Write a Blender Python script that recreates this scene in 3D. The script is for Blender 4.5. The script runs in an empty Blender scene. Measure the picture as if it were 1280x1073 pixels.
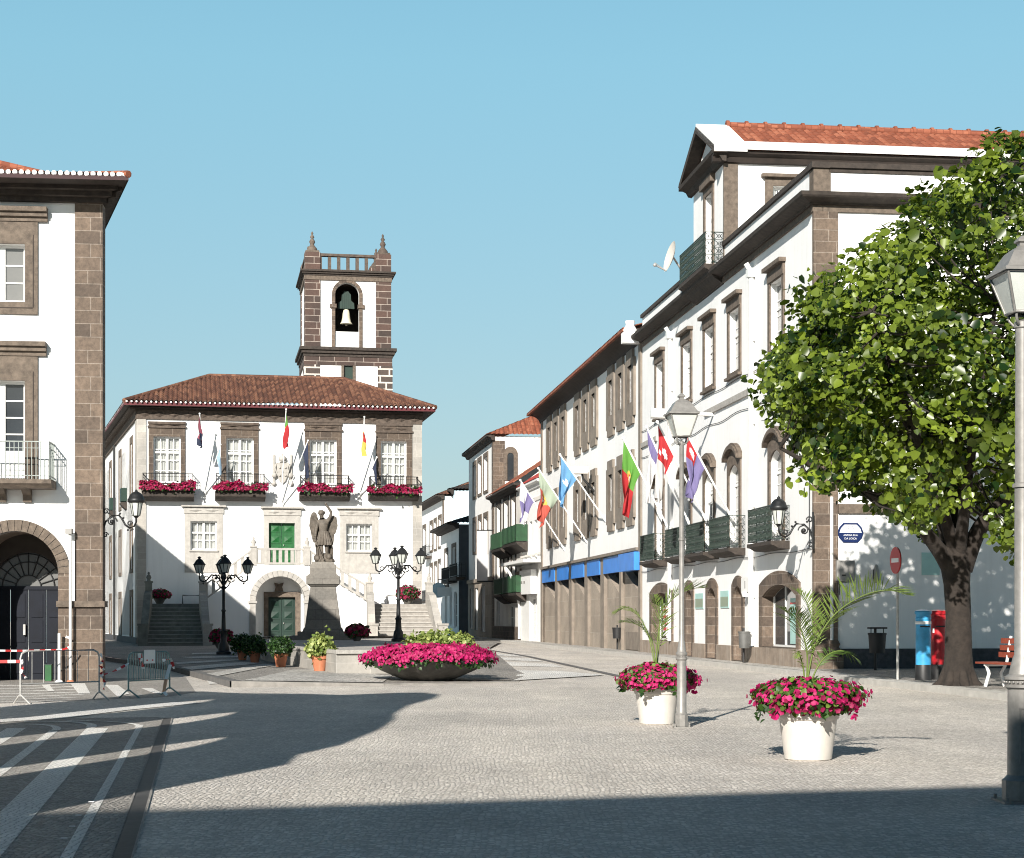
import bpy, bmesh, math, random
import numpy as np
from mathutils import Vector, Matrix
from mathutils.geometry import tessellate_polygon
random.seed(7); rs = np.random.RandomState(11)
SC = bpy.context.scene; COL = SC.collection
H = 1.4; F = 2200.0; HY = 773.0            # eye height, focal length in photo pixels, horizon row
PI = math.pi
def G(px, py, z=0.0):                       # ground point seen at a pixel of the photograph
    Y = (H - z) * F / (py - HY)
    return Vector(((px - 640) / F * Y, Y, z))
# ------------------------------------------------------------------ frames and mesh builder
class Fr:
    def __init__(s, O, d):
        s.O = Vector((O[0], O[1], O[2] if len(O) > 2 else 0.0))
        s.dx = Vector((d[0], d[1], 0)).normalized(); s.dy = Vector((-s.dx.y, s.dx.x, 0))
    def w(s, x, y, z): return s.O + s.dx * x + s.dy * y + Vector((0, 0, z))
    def at(s, px, py, y=0.0):
        d = Vector(((px - 640) / F, 1, (HY - py) / F)); C = Vector((0, 0, H))
        t = ((s.O + s.dy * y - C).dot(s.dy)) / d.dot(s.dy)
        p = C + d * t - s.O
        return p.dot(s.dx), p.z
    def r(s, x0, y0, x1, y1, y=0.0):        # measured rectangle -> local x0, x1, z0, z1
        m = (x0 + x1) / 2
        return s.at(x0, y0, y)[0], s.at(x1, y0, y)[0], *sorted((s.at(m, y1, y)[1], s.at(m, y0, y)[1]))
W = Fr((0, 0, 0), (1, 0))
SPLIT = {'corner_pilaster','lower_stairs','stair_parapet','quoin','lower_quoin','plinth','party_wall','bracket','arch_jamb','string_course','downpipe','shutter_frame','corner_pedestal','handrail','edge_pilaster','parapet','parapet_coping','blue_fascia','stone_cladding','pillar','dark_backing','lantern_bracket','window','belfry_wall','lower_wall','gable_wall','white_panel','arch_pier','side_band','surround_groove','stone_facing','slats','carved_lintel','raking_cornice','attic_quoin'}
class MB:
    def __init__(s, fr=W): s.f = fr; s.v = []; s.fc = []; s.mi = []; s.m = 0; s.sm = []
    def add(s, vs, fs, smooth=False):
        n = len(s.v); s.v += [Vector(v) for v in vs]
        for f in fs: s.fc.append([i + n for i in f]); s.mi.append(s.m); s.sm.append(smooth)
        return s
    def quad(s, *p): return s.add(p, [list(range(len(p)))])
    def box(s, x0, x1, y0, y1, z0, z1):
        if x0 > x1: x0, x1 = x1, x0
        if y0 > y1: y0, y1 = y1, y0
        if z0 > z1: z0, z1 = z1, z0
        return s.add([(x0,y0,z0),(x1,y0,z0),(x1,y1,z0),(x0,y1,z0),(x0,y0,z1),(x1,y0,z1),(x1,y1,z1),(x0,y1,z1)],
              [(0,3,2,1),(4,5,6,7),(0,1,5,4),(1,2,6,5),(2,3,7,6),(3,0,4,7)])
    def panel(s, outer, holes, y, back=False):   # flat polygon in x,z with holes
        loops = [[Vector((a, b, 0)) for a, b in L] for L in [outer] + holes]
        flat = [p for L in loops for p in L]
        tris = tessellate_polygon(loops)
        fs = []
        for t in tris:
            a, b, c = (flat[i] for i in t)
            cr = (b.x-a.x)*(c.y-a.y)-(b.y-a.y)*(c.x-a.x)
            if abs(cr) < 1e-9: continue
            ccw = cr > 0
            t = list(t)
            if ccw == back: t.reverse()
            fs.append(t)
        return s.add([(p.x, y, p.y) for p in flat], fs)
    def rim(s, loop, y0, y1):               # side walls of a loop between two depths
        n = len(loop)
        vs = [(a, y0, b) for a, b in loop] + [(a, y1, b) for a, b in loop]
        return s.add(vs, [(i, (i+1) % n, (i+1) % n + n, i + n) for i in range(n)])
    def slab(s, outer, holes, y0, y1, bk=True):      # solid with holes, front at y0
        s.panel(outer, holes, y0)
        if bk: s.panel(outer, holes, y1, True)
        s.rim(outer, y0, y1)
        for h in holes: s.rim(h, y0, y1)
        return s
    def extr(s, prof, x0, x1, m0=0.0, m1=0.0):      # profile (y,z) swept along x; mitres m: x grows by -y*m
        n = len(prof)
        vs = [(x0 + y*m0, y, z) for y, z in prof] + [(x1 - y*m1, y, z) for y, z in prof]
        s.add(vs, [(i, i+n, (i+1) % n + n, (i+1) % n) for i in range(n)])
        s.add(vs[:n], [list(range(n))]); s.add(vs[n:], [list(range(n))[::-1]])
        return s
    def tube(s, pts, r, n=8, r2=None, cap=True, smooth=True):
        pts = [Vector(p) for p in pts]; k = len(pts); vs = []
        up = None
        for i, p in enumerate(pts):
            d = (pts[min(i+1, k-1)] - pts[max(i-1, 0)])
            if d.length < 1e-9: d = Vector((0, 0, 1))
            d.normalize()
            if up is None: up = Vector((0, 0, 1)) if abs(d.z) < .9 else Vector((1, 0, 0))
            a = d.cross(up)
            if a.length < 1e-4: a = d.cross(Vector((0, 1, 0)))
            a.normalize(); b = d.cross(a).normalized(); up = -b if False else up
            if isinstance(r, (list, tuple)): rr = r[i]
            else: rr = r if r2 is None else r + (r2 - r) * i / (k - 1)
            for j in range(n):
                t = 2*PI*j/n + PI/n
                vs.append(p + a*(rr*math.cos(t)) + b*(rr*math.sin(t)))
        fs = [(i*n+j, i*n+(j+1) % n, (i+1)*n+(j+1) % n, (i+1)*n+j) for i in range(k-1) for j in range(n)]
        s.add(vs, fs, smooth)
        if cap:
            s.add(vs[:n], [list(range(n))]); s.add(vs[-n:], [list(range(n))[::-1]])
        return s
    def lathe(s, prof, c=(0,0,0), n=20, smooth=True, sx=1, sy=1, rot=0, cap=True):
        vs = []; k = len(prof)
        for r, z in prof:
            for j in range(n):
                t = 2*PI*j/n + rot
                vs.append((c[0]+r*sx*math.cos(t), c[1]+r*sy*math.sin(t), c[2]+z))
        s.add(vs, [(i*n+j, i*n+(j+1) % n, (i+1)*n+(j+1) % n, (i+1)*n+j) for i in range(k-1) for j in range(n)], smooth)
        if cap:
            s.add(vs[:n], [list(range(n))[::-1]]); s.add(vs[-n:], [list(range(n))])
        return s
    def ball(s, c, r, n=10, sx=1, sy=1, sz=1):
        pr = [(max(r*math.sin(PI*i/n), r*.02), -r*sz*math.cos(PI*i/n)) for i in range(n+1)]
        return s.lathe(pr, c, n*2 if n < 8 else 16, True, sx, sy)
    def split(s):                           # clusters of pieces that do not touch one another
        n = len(s.v); par = list(range(n))
        def fd(i):
            while par[i] != i: par[i] = par[par[i]]; i = par[i]
            return i
        for f in s.fc:
            for i in f[1:]: par[fd(i)] = fd(f[0])
        bb = {}
        for f in s.fc:
            r = fd(f[0]); b = bb.setdefault(r, [[1e9]*3, [-1e9]*3])
            for i in f:
                for k in range(3): b[0][k] = min(b[0][k], s.v[i][k]); b[1][k] = max(b[1][k], s.v[i][k])
        ks = list(bb); g = {k: k for k in ks}
        def fg(i):
            while g[i] != i: i = g[i]
            return i
        e = .012
        for i, a in enumerate(ks):
            for b in ks[i+1:]:
                A, B = bb[a], bb[b]
                if all(A[0][k] <= B[1][k]+e and B[0][k] <= A[1][k]+e for k in range(3)): g[fg(b)] = fg(a)
        out = {}
        for f, mi, sm in zip(s.fc, s.mi, s.sm):
            m = out.setdefault(fg(fd(f[0])), (MB(s.f), {})); mb, mp = m; q = []
            for i in f:
                if i not in mp: mp[i] = len(mb.v); mb.v.append(s.v[i])
                q.append(mp[i])
            mb.fc.append(q); mb.mi.append(mi); mb.sm.append(sm)
        return [m[0] for m in out.values()]
    def build(s, name, mats, parent=None, smooth_angle=None):
        if name in SPLIT and s.fc:
            ps = s.split()
            if len(ps) > 1:
                os_ = [p._build(name, mats, parent, smooth_angle) for p in ps]; return os_[0]
        return s._build(name, mats, parent, smooth_angle)
    def _build(s, name, mats, parent=None, smooth_angle=None):
        me = bpy.data.meshes.new(name)
        P = root_loc(parent)
        f = s.f
        vw = [f.w(*v) - P for v in s.v]
        me.from_pydata([tuple(v) for v in vw], [], s.fc)
        uv = me.uv_layers.new(name='UVMap').data
        k = 0
        for face in s.fc:
            p = [s.v[i] for i in face]
            nn = Vector((0, 0, 0))
            for i in range(len(p)):
                a, b = p[i], p[(i+1) % len(p)]
                nn += Vector(((a.y-b.y)*(a.z+b.z), (a.z-b.z)*(a.x+b.x), (a.x-b.x)*(a.y+b.y)))
            ax, ay, az = abs(nn.x), abs(nn.y), abs(nn.z)
            for q in p:
                if ay >= ax and ay >= az: uv[k].uv = (q.x, q.z)
                elif ax >= az: uv[k].uv = (q.y, q.z)
                else: uv[k].uv = (q.x, q.y)
                k += 1
        if not isinstance(mats, (list, tuple)): mats = [mats]
        for m in mats: me.materials.append(m)
        me.polygons.foreach_set('material_index', s.mi)
        me.polygons.foreach_set('use_smooth', s.sm)
        me.update()
        if smooth_angle: me.set_sharp_from_angle(angle=math.radians(smooth_angle))
        o = bpy.data.objects.new(name, me); COL.objects.link(o)
        if parent is None: pass
        else: o.parent = parent
        return o
def root_loc(o):
    p = Vector((0, 0, 0))
    while o is not None: p = p + Vector(o.location); o = o.parent
    return p
def tag(o, label=None, cat=None, group=None, kind=None):
    if label: o['label'] = label
    if cat: o['category'] = cat
    if group: o['group'] = group
    if kind: o['kind'] = kind
    return o
def root(name, loc, label, cat, group=None):
    o = bpy.data.objects.new(name, None); COL.objects.link(o); o.location = loc; o.empty_display_size = .2
    return tag(o, label, cat, group)
def struct(o): o['kind'] = 'structure'; return o
def dup(o, parent=None, loc=None, rz=None, label=None, scale=None):
    c = o.copy(); COL.objects.link(c)
    if parent is not None: c.parent = parent
    if loc is not None: c.location = loc
    if rz is not None: c.rotation_euler = (0, 0, rz)
    if scale is not None: c.scale = (scale,)*3
    if label: c['label'] = label
    for ch in list(o.children): dup(ch, c)
    return c
def arc(cx, cz, r, a0, a1, n=16):
    return [(cx + r*math.cos(math.radians(a0+(a1-a0)*i/n)), cz + r*math.sin(math.radians(a0+(a1-a0)*i/n))) for i in range(n+1)]
def rect(x0, x1, z0, z1): return [(x0,z0),(x1,z0),(x1,z1),(x0,z1)]
def archloop(x0, x1, z0, zs, r=None, n=16):   # round-headed opening, springing at zs
    c = (x0+x1)/2; r = (x1-x0)/2
    return [(x0, z0), (x1, z0)] + arc(c, zs, r, 0, 180, n)
def segloop(x0, x1, z0, zs, rise, n=10):      # opening with a shallow arched head
    c = (x0+x1)/2; hw = (x1-x0)/2
    R = (hw*hw + rise*rise)/(2*rise); a = math.degrees(math.asin(hw/R))
    return [(x0, z0), (x1, z0)] + arc(c, zs+rise-R, R, 90-a, 90+a, n)
# ------------------------------------------------------------------ materials
def nodes(name):
    m = bpy.data.materials.new(name); m.use_nodes = True
    nt = m.node_tree; b = nt.nodes['Principled BSDF']
    return m, nt, b
def N(nt, t, **kw):
    n = nt.nodes.new(t)
    for k, v in kw.items():
        if hasattr(n, k): setattr(n, k, v)
        else: n.inputs[k].default_value = v
    return n
def L(nt, a, b): nt.links.new(a, b)
def c4(c): return (c[0], c[1], c[2], 1)
def mul(c, k): return tuple(min(1, x*k) for x in c)
def ramp(nt, src, stops):
    r = N(nt, 'ShaderNodeValToRGB'); L(nt, src, r.inputs[0])
    e = r.color_ramp.elements
    while len(e) < len(stops): e.new(.5)
    for i, (p, c) in enumerate(stops): e[i].position = p; e[i].color = c4(c) if len(c) == 3 else c
    return r
def pm(name, col, rough=.7, metal=0., var=.12, ns=3., bump=0., bs=40., spec=.5, stain=None, streak=0.):
    m, nt, b = nodes(name)
    tc = N(nt, 'ShaderNodeTexCoord')
    nz = N(nt, 'ShaderNodeTexNoise', Scale=ns, Detail=6., Roughness=.6); L(nt, tc.outputs['Object'], nz.inputs['Vector'])
    rp = ramp(nt, nz.outputs['Fac'], [(.3, mul(col, 1-var)), (.7, mul(col, 1+var))])
    out = rp.outputs[0]
    if streak:
        mp = N(nt, 'ShaderNodeMapping'); mp.inputs['Scale'].default_value = (5, 5, .35); L(nt, tc.outputs['Object'], mp.inputs[0])
        n2 = N(nt, 'ShaderNodeTexNoise', Scale=1.2, Detail=5., Roughness=.7); L(nt, mp.outputs[0], n2.inputs['Vector'])
        r2 = ramp(nt, n2.outputs['Fac'], [(.48, (0,0,0)), (.78, (streak,)*3)])
        mx = N(nt, 'ShaderNodeMix', data_type='RGBA'); L(nt, r2.outputs[0], mx.inputs[0]); L(nt, out, mx.inputs[6])
        mx.inputs[7].default_value = c4(stain or mul(col, .45)); out = mx.outputs[2]
    L(nt, out, b.inputs['Base Color'])
    b.inputs['Roughness'].default_value = rough; b.inputs['Metallic'].default_value = metal
    b.inputs['Specular IOR Level'].default_value = spec
    if bump:
        n3 = N(nt, 'ShaderNodeTexNoise', Scale=bs, Detail=4.); L(nt, tc.outputs['Object'], n3.inputs['Vector'])
        bp = N(nt, 'ShaderNodeBump', Strength=bump, Distance=.02); L(nt, n3.outputs['Fac'], bp.inputs['Height']); L(nt, bp.outputs[0], b.inputs['Normal'])
    return m
def blocks(name, c1, c2, mortar, bw, bh, ms=.012, rough=.85, bump=.4, speck=.25):
    m, nt, b = nodes(name)
    tc = N(nt, 'ShaderNodeTexCoord')
    br = N(nt, 'ShaderNodeTexBrick', Scale=1.0); L(nt, tc.outputs['UV'], br.inputs['Vector'])
    br.inputs['Color1'].default_value = c4(c1); br.inputs['Color2'].default_value = c4(c2); br.inputs['Mortar'].default_value = c4(mortar)
    br.inputs['Brick Width'].default_value = bw; br.inputs['Row Height'].default_value = bh; br.inputs['Mortar Size'].default_value = ms
    br.inputs['Mortar Smooth'].default_value = .3; br.offset = .37; br.squash = 1.3; br.squash_frequency = 3
    nz = N(nt, 'ShaderNodeTexNoise', Scale=9., Detail=8., Roughness=.75); L(nt, tc.outputs['Object'], nz.inputs['Vector'])
    rp = ramp(nt, nz.outputs['Fac'], [(.3, (1-speck,)*3), (.7, (1+speck,)*3)])
    n2 = N(nt, 'ShaderNodeTexNoise', Scale=.8, Detail=3.); L(nt, tc.outputs['Object'], n2.inputs['Vector'])
    r2 = ramp(nt, n2.outputs['Fac'], [(.3, (.8,.8,.8)), (.7, (1.15,1.13,1.1))])
    mx = N(nt, 'ShaderNodeMix', data_type='RGBA', blend_type='MULTIPLY'); mx.inputs[0].default_value = 1
    L(nt, br.outputs[0], mx.inputs[6]); L(nt, rp.outputs[0], mx.inputs[7])
    my = N(nt, 'ShaderNodeMix', data_type='RGBA', blend_type='MULTIPLY'); my.inputs[0].default_value = 1
    L(nt, mx.outputs[2], my.inputs[6]); L(nt, r2.outputs[0], my.inputs[7])
    L(nt, my.outputs[2], b.inputs['Base Color']); b.inputs['Roughness'].default_value = rough
    ad = N(nt, 'ShaderNodeMath', operation='SUBTRACT'); L(nt, nz.outputs['Fac'], ad.inputs[0]); L(nt, br.outputs['Fac'], ad.inputs[1])
    bp = N(nt, 'ShaderNodeBump', Strength=bump, Distance=.015); L(nt, ad.outputs[0], bp.inputs['Height']); L(nt, bp.outputs[0], b.inputs['Normal'])
    return m
def tiles(name, stops, cw=.2, ch=.38):
    m, nt, b = nodes(name)
    tc = N(nt, 'ShaderNodeTexCoord')
    br = N(nt, 'ShaderNodeTexBrick', Scale=1.); L(nt, tc.outputs['UV'], br.inputs['Vector'])
    br.offset = 0.; br.inputs['Color1'].default_value = (0,0,0,1); br.inputs['Color2'].default_value = (1,1,1,1); br.inputs['Mortar'].default_value = (.1,.1,.1,1)
    br.inputs['Brick Width'].default_value = cw; br.inputs['Row Height'].default_value = ch; br.inputs['Mortar Size'].default_value = .012
    nz = N(nt, 'ShaderNodeTexNoise', Scale=6., Detail=6., Roughness=.7); L(nt, tc.outputs['UV'], nz.inputs['Vector'])
    mx = N(nt, 'ShaderNodeMix', data_type='RGBA'); mx.inputs[0].default_value = .45
    L(nt, br.outputs[0], mx.inputs[6]); L(nt, nz.outputs['Fac'], mx.inputs[7])
    rp = ramp(nt, mx.outputs[2], stops)
    L(nt, rp.outputs[0], b.inputs['Base Color']); b.inputs['Roughness'].default_value = .85
    bp = N(nt, 'ShaderNodeBump', Strength=.5, Distance=.03); L(nt, br.outputs[0], bp.inputs['Height']); L(nt, bp.outputs[0], b.inputs['Normal'])
    return m
def cobble(name, c_lo, c_hi, joint, size=.085, rough=.75, bump=.8, stain=.25, bands=True):
    m, nt, b = nodes(name)
    tc = N(nt, 'ShaderNodeTexCoord')
    wn = N(nt, 'ShaderNodeTexNoise', Scale=1.2, Detail=2.); L(nt, tc.outputs['Object'], wn.inputs['Vector'])
    wm = N(nt, 'ShaderNodeVectorMath', operation='MULTIPLY_ADD'); L(nt, wn.outputs['Color'], wm.inputs[0]); wm.inputs[1].default_value = (.12,.12,0); L(nt, tc.outputs['Object'], wm.inputs[2])
    vo = N(nt, 'ShaderNodeTexVoronoi', Scale=1/size); vo.inputs['Randomness'].default_value = .55; L(nt, wm.outputs[0], vo.inputs['Vector'])
    ve = N(nt, 'ShaderNodeTexVoronoi', feature='DISTANCE_TO_EDGE', Scale=1/size); ve.inputs['Randomness'].default_value = .55; L(nt, wm.outputs[0], ve.inputs['Vector'])
    sp = N(nt, 'ShaderNodeSeparateColor'); L(nt, vo.outputs['Color'], sp.inputs[0])
    rp = ramp(nt, sp.outputs[0], [(.1, c_lo), (.9, c_hi)])
    ed = ramp(nt, ve.outputs['Distance'], [(.02, (0,0,0)), (.12, (1,1,1))])
    mx = N(nt, 'ShaderNodeMix', data_type='RGBA'); L(nt, ed.outputs[0], mx.inputs[0]); mx.inputs[6].default_value = c4(joint); L(nt, rp.outputs[0], mx.inputs[7])
    st = N(nt, 'ShaderNodeTexNoise', Scale=.35, Detail=7., Roughness=.65); L(nt, tc.outputs['Object'], st.inputs['Vector'])
    sr = ramp(nt, st.outputs['Fac'], [(.3, (1-stain,)*3), (.7, (1+stain*.5,)*3)])
    my = N(nt, 'ShaderNodeMix', data_type='RGBA', blend_type='MULTIPLY'); my.inputs[0].default_value = 1
    L(nt, mx.outputs[2], my.inputs[6]); L(nt, sr.outputs[0], my.inputs[7])
    mp = N(nt, 'ShaderNodeMapping'); mp.inputs['Scale'].default_value = (.5, .09, 1); L(nt, tc.outputs['Object'], mp.inputs[0])      # worn tracks along the square
    wt = N(nt, 'ShaderNodeTexNoise', Scale=1., Detail=6., Roughness=.7); L(nt, mp.outputs[0], wt.inputs['Vector'])
    wr = ramp(nt, wt.outputs['Fac'], [(.35, (.84,.84,.85)), (.65, (1.10,1.09,1.07))])
    mz = N(nt, 'ShaderNodeMix', data_type='RGBA', blend_type='MULTIPLY'); mz.inputs[0].default_value = 1
    L(nt, my.outputs[2], mz.inputs[6]); L(nt, wr.outputs[0], mz.inputs[7]); my = mz
    L(nt, my.outputs[2], b.inputs['Base Color']); b.inputs['Roughness'].default_value = rough
    b.inputs['Specular IOR Level'].default_value = .3
    e2 = ramp(nt, ve.outputs['Distance'], [(0., (0,0,0)), (.35, (1,1,1))])
    fn = N(nt, 'ShaderNodeTexNoise', Scale=45., Detail=3.); L(nt, tc.outputs['Object'], fn.inputs['Vector'])
    ad = N(nt, 'ShaderNodeMath', operation='MULTIPLY_ADD'); L(nt, fn.outputs['Fac'], ad.inputs[0]); ad.inputs[1].default_value = .5; L(nt, e2.outputs[0], ad.inputs[2])
    bp = N(nt, 'ShaderNodeBump', Strength=bump, Distance=.03); L(nt, ad.outputs[0], bp.inputs['Height']); L(nt, bp.outputs[0], b.inputs['Normal'])
    return m
def leafmat(name, lo, hi, trans=.35, rough=.45, tcol=None):   # foliage or petals, tint is a per-leaf attribute
    m, nt, b = nodes(name)
    at = N(nt, 'ShaderNodeAttribute', attribute_name='tint')
    rp = ramp(nt, at.outputs['Fac'], [(0., lo), (1., hi)])
    L(nt, rp.outputs[0], b.inputs['Base Color']); b.inputs['Roughness'].default_value = rough
    tr = N(nt, 'ShaderNodeBsdfTranslucent'); 
    mm = N(nt, 'ShaderNodeMix', data_type='RGBA', blend_type='MULTIPLY'); mm.inputs[0].default_value = 1; L(nt, rp.outputs[0], mm.inputs[6]); mm.inputs[7].default_value = c4(tcol or (1.6,1.6,.8))
    L(nt, mm.outputs[2], tr.inputs[0])
    ms = N(nt, 'ShaderNodeMixShader'); ms.inputs[0].default_value = trans
    L(nt, b.outputs[0], ms.inputs[1]); L(nt, tr.outputs[0], ms.inputs[2]); L(nt, ms.outputs[0], nt.nodes['Material Output'].inputs[0])
    return m
def glassy(name, col=(.9,.95,1), mix=.75):
    m, nt, b = nodes(name)
    t = N(nt, 'ShaderNodeBsdfTransparent'); t.inputs[0].default_value = c4(col)
    b.inputs['Base Color'].default_value = (.25,.27,.28,1); b.inputs['Roughness'].default_value = .04
    ms = N(nt, 'ShaderNodeMixShader'); ms.inputs[0].default_value = mix
    L(nt, b.outputs[0], ms.inputs[1]); L(nt, t.outputs[0], ms.inputs[2]); L(nt, ms.outputs[0], nt.nodes['Material Output'].inputs[0])
    return m
M = {}
M['white'] = pm('white_render', (.83,.825,.81), .9, var=.035, ns=.6, bump=.15, bs=25., streak=.16, stain=(.50,.48,.44))
M['white2'] = pm('cool_white_render', (.83,.825,.815), .9, var=.05, ns=.6, bump=.15, bs=25., streak=.26, stain=(.55,.53,.50))
M['dirty'] = pm('weathered_render', (.72,.69,.64), .9, var=.1, ns=1.2, bump=.2, bs=20., streak=.6, stain=(.30,.26,.22))
M['paleblue'] = pm('pale_blue_render', (.48,.60,.66), .9, var=.06, ns=.5, streak=.2)
M['wood_w'] = pm('white_paint', (.78,.78,.76), .5, var=.03)
M['brown'] = blocks('brown_stone_blocks', (.145,.107,.080), (.080,.060,.047), (.215,.18,.15), .56, .29, .010, speck=.4)
M['brownp'] = pm('brown_stone', (.122,.095,.073), .85, var=.38, ns=7., bump=.5, bs=45.)
M['greyp'] = pm('grey_stone', (.38,.36,.33), .85, var=.14, ns=5., bump=.4, bs=35., streak=.4, stain=(.2,.18,.16))
M['greyb'] = blocks('grey_stone_blocks', (.38,.36,.33), (.31,.295,.27), (.44,.42,.39), .6, .33, .008, bump=.3, speck=.12)
M['darkst'] = pm('dark_basalt', (.040,.031,.025), .85, var=.4, ns=6., bump=.5, bs=35.)
M['basalt'] = pm('basalt_plinth', (.055,.055,.06), .8, var=.35, ns=8., bump=.5, bs=50.)
M['plinth'] = pm('stained_stone_plinth', (.26,.205,.16), .85, var=.25, ns=3., bump=.4, bs=30., streak=.8, stain=(.42,.38,.33))
M['towerst'] = blocks('tower_basalt_blocks', (.088,.052,.041), (.050,.035,.030), (.36,.31,.27), .9, .40, .018)
M['towerst2'] = blocks('tower_rough_blocks', (.075,.055,.046), (.060,.046,.040), (.55,.50,.45), 1.0, .42, .055)
M['r2st'] = blocks('grey_brown_cladding', (.33,.28,.23), (.27,.228,.187), (.40,.36,.31), 1.3, .75, .008, bump=.3, speck=.18)
M['r2surr'] = pm('grey_brown_surround', (.205,.172,.140), .85, var=.22, ns=2.5, bump=.4, bs=30., streak=.5, stain=(.12,.10,.08))
M['tile_t'] = tiles('old_roof_tile', [(.1,(.048,.021,.014)), (.45,(.115,.047,.028)), (.78,(.20,.095,.055)), (.98,(.45,.34,.26))], .24, .4)
M['tile_o'] = tiles('orange_roof_tile', [(.1,(.13,.038,.019)), (.5,(.235,.068,.034)), (.9,(.36,.135,.075))], .22, .4)
M['tile_r'] = tiles('red_roof_sheet', [(.1,(.22,.03,.025)), (.6,(.40,.05,.04)), (.95,(.50,.14,.10))], .3, 2.)
M['tile_w'] = pm('whitewashed_tile_ends', (.60,.58,.56), .8, var=.1, ns=9.)
M['redboard'] = pm('dark_red_eave_board', (.085,.006,.010), .6, var=.2)
M['darkboard'] = pm('near_black_eave_board', (.030,.006,.008), .7, var=.2)
M['treadshade'] = pm('shaded_step_tread', (.27,.275,.25), .9, var=.25, ns=4., bump=.3)  # tread of the left flight, shade painted into its tone
M['greyr'] = pm('grey_step_riser', (.27,.25,.225), .85, var=.2, ns=5., bump=.3)
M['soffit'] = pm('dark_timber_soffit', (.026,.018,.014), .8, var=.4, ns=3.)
M['thst'] = blocks('dark_brown_blocks', (.105,.078,.058), (.070,.052,.040), (.20,.165,.135), .56, .36, .010, speck=.35)
M['thstp'] = pm('dark_brown_stone', (.085,.064,.050), .85, var=.4, ns=6., bump=.5, bs=40.)
M['moss'] = pm('shaded_step_stone', (.16,.165,.145), .9, var=.3, ns=3., bump=.4, bs=30., streak=.5, stain=(.06,.065,.05))  # darker copy of the step stone, shade of the left stairs painted in
M['dimgrey'] = pm('dim_grey_metal', (.13,.13,.125), .5, metal=.3, var=.2)
M['torange'] = pm('faded_orange_tape', (.70,.36,.22), .6, var=.1)
M['glass'] = pm('window_glass', (.035,.04,.045), .06, var=.3, ns=.4, spec=.6)
M['glassg'] = pm('grey_window_glass', (.16,.16,.155), .12, var=.12, ns=.6, spec=.6)
M['glasst'] = glassy('clear_glass')
M['curtain'] = pm('net_curtain', (.62,.57,.49), .9, var=.1, ns=2.)
M['lampglass'] = pm('frosted_lamp_glass', (.50,.52,.48), .25, var=.1, ns=4.)
M['iron'] = pm('dark_iron', (.022,.023,.024), .5, metal=.3, var=.3, ns=9.)
M['irong'] = pm('dark_green_iron', (.018,.035,.026), .5, var=.3, ns=9.)
M['rail'] = pm('grey_rail_iron', (.30,.33,.31), .45, metal=.3, var=.2)
M['greendoor'] = pm('green_door_paint', (.006,.085,.018), .45, var=.25, ns=5.)
M['greenbal'] = pm('balcony_green_paint', (.007,.048,.014), .5, var=.3, ns=3.)
M['darkplas'] = pm('dark_gable_plaster', (.085,.09,.10), .9, var=.25, ns=1.)  # toned much darker than the white front of the same house
M['greendk'] = pm('dark_green_paint', (.006,.026,.017), .5, var=.2)
M['navy'] = pm('navy_door_paint', (.005,.007,.013), .6, var=.3, spec=.2)
M['galv'] = pm('galvanised_steel', (.42,.41,.39), .42, metal=.25, var=.2, ns=12.)
M['lampgrey'] = pm('grey_lamp_paint', (.235,.225,.21), .45, metal=.2, var=.18, ns=14., streak=.4, stain=(.15,.14,.125))
M['lampdark'] = pm('dark_lamp_paint', (.025,.026,.027), .45, metal=.4, var=.3, ns=10.)
M['teal'] = pm('teal_barrier_paint', (.16,.26,.26), .45, metal=.4, var=.2, ns=12.)
M['concrete'] = pm('cream_planter', (.56,.525,.475), .65, var=.07, ns=5., bump=.1, bs=60., streak=.22, stain=(.34,.31,.27))
M['darkbowl'] = pm('dark_bowl_stone', (.095,.09,.08), .75, var=.35, ns=4., bump=.5, bs=30.)
M['terra'] = pm('terracotta', (.42,.145,.07), .8, var=.14, ns=6., streak=.3, stain=(.55,.35,.25))
M['soil'] = pm('soil', (.04,.028,.02), 1., var=.4, ns=20.)
M['statue'] = pm('bronze_stone_statue', (.105,.088,.070), .7, var=.45, ns=7., bump=.5, bs=25.)
M['ped'] = blocks('pedestal_stone', (.20,.185,.165), (.155,.145,.13), (.11,.10,.09), .8, .4, .008, bump=.4, speck=.25)
M['bark'] = pm('tree_bark', (.025,.019,.015), .95, var=.45, ns=6., bump=1., bs=14.)
M['blue'] = pm('blue_fascia', (.030,.20,.62), .45, var=.12, ns=1.5)
M['bluepost'] = pm('light_blue_postbox_paint', (.05,.33,.60), .4, var=.3, ns=3.)
M['redpost'] = pm('red_postbox_paint', (.42,.010,.018), .4, var=.15, ns=4.)
M['black'] = pm('black_plastic', (.015,.015,.016), .5, var=.3)
M['signred'] = pm('sign_red', (.48,.03,.03), .4, var=.1)
M['plainw'] = pm('white_sign', (.80,.80,.79), .5, var=.03)
M['plaqblue'] = pm('plaque_blue', (.010,.022,.085), .3, var=.1)
M['benchred'] = pm('bench_red_wood', (.24,.050,.026), .6, var=.2, ns=8.)
M['tealp'] = pm('teal_plate', (.38,.60,.56), .5, var=.08)
M['meter'] = pm('grey_meter_box', (.27,.26,.245), .6, var=.1)
M['bell'] = pm('pale_bronze_bell', (.58,.55,.42), .5, var=.1)
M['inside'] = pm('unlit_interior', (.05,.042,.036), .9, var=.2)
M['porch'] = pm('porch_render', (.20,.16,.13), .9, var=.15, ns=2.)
M['leaf'] = leafmat('linden_leaf', (.012,.034,.006), (.23,.30,.035), .40, .34)
M['palm'] = leafmat('palm_leaf', (.05,.10,.02), (.20,.27,.06), .3, .5)
M['bush'] = leafmat('bush_leaf', (.008,.030,.007), (.040,.10,.015), .25, .5)
M['pleaf'] = leafmat('petunia_leaf', (.012,.045,.008), (.15,.24,.035), .3, .5)
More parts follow.
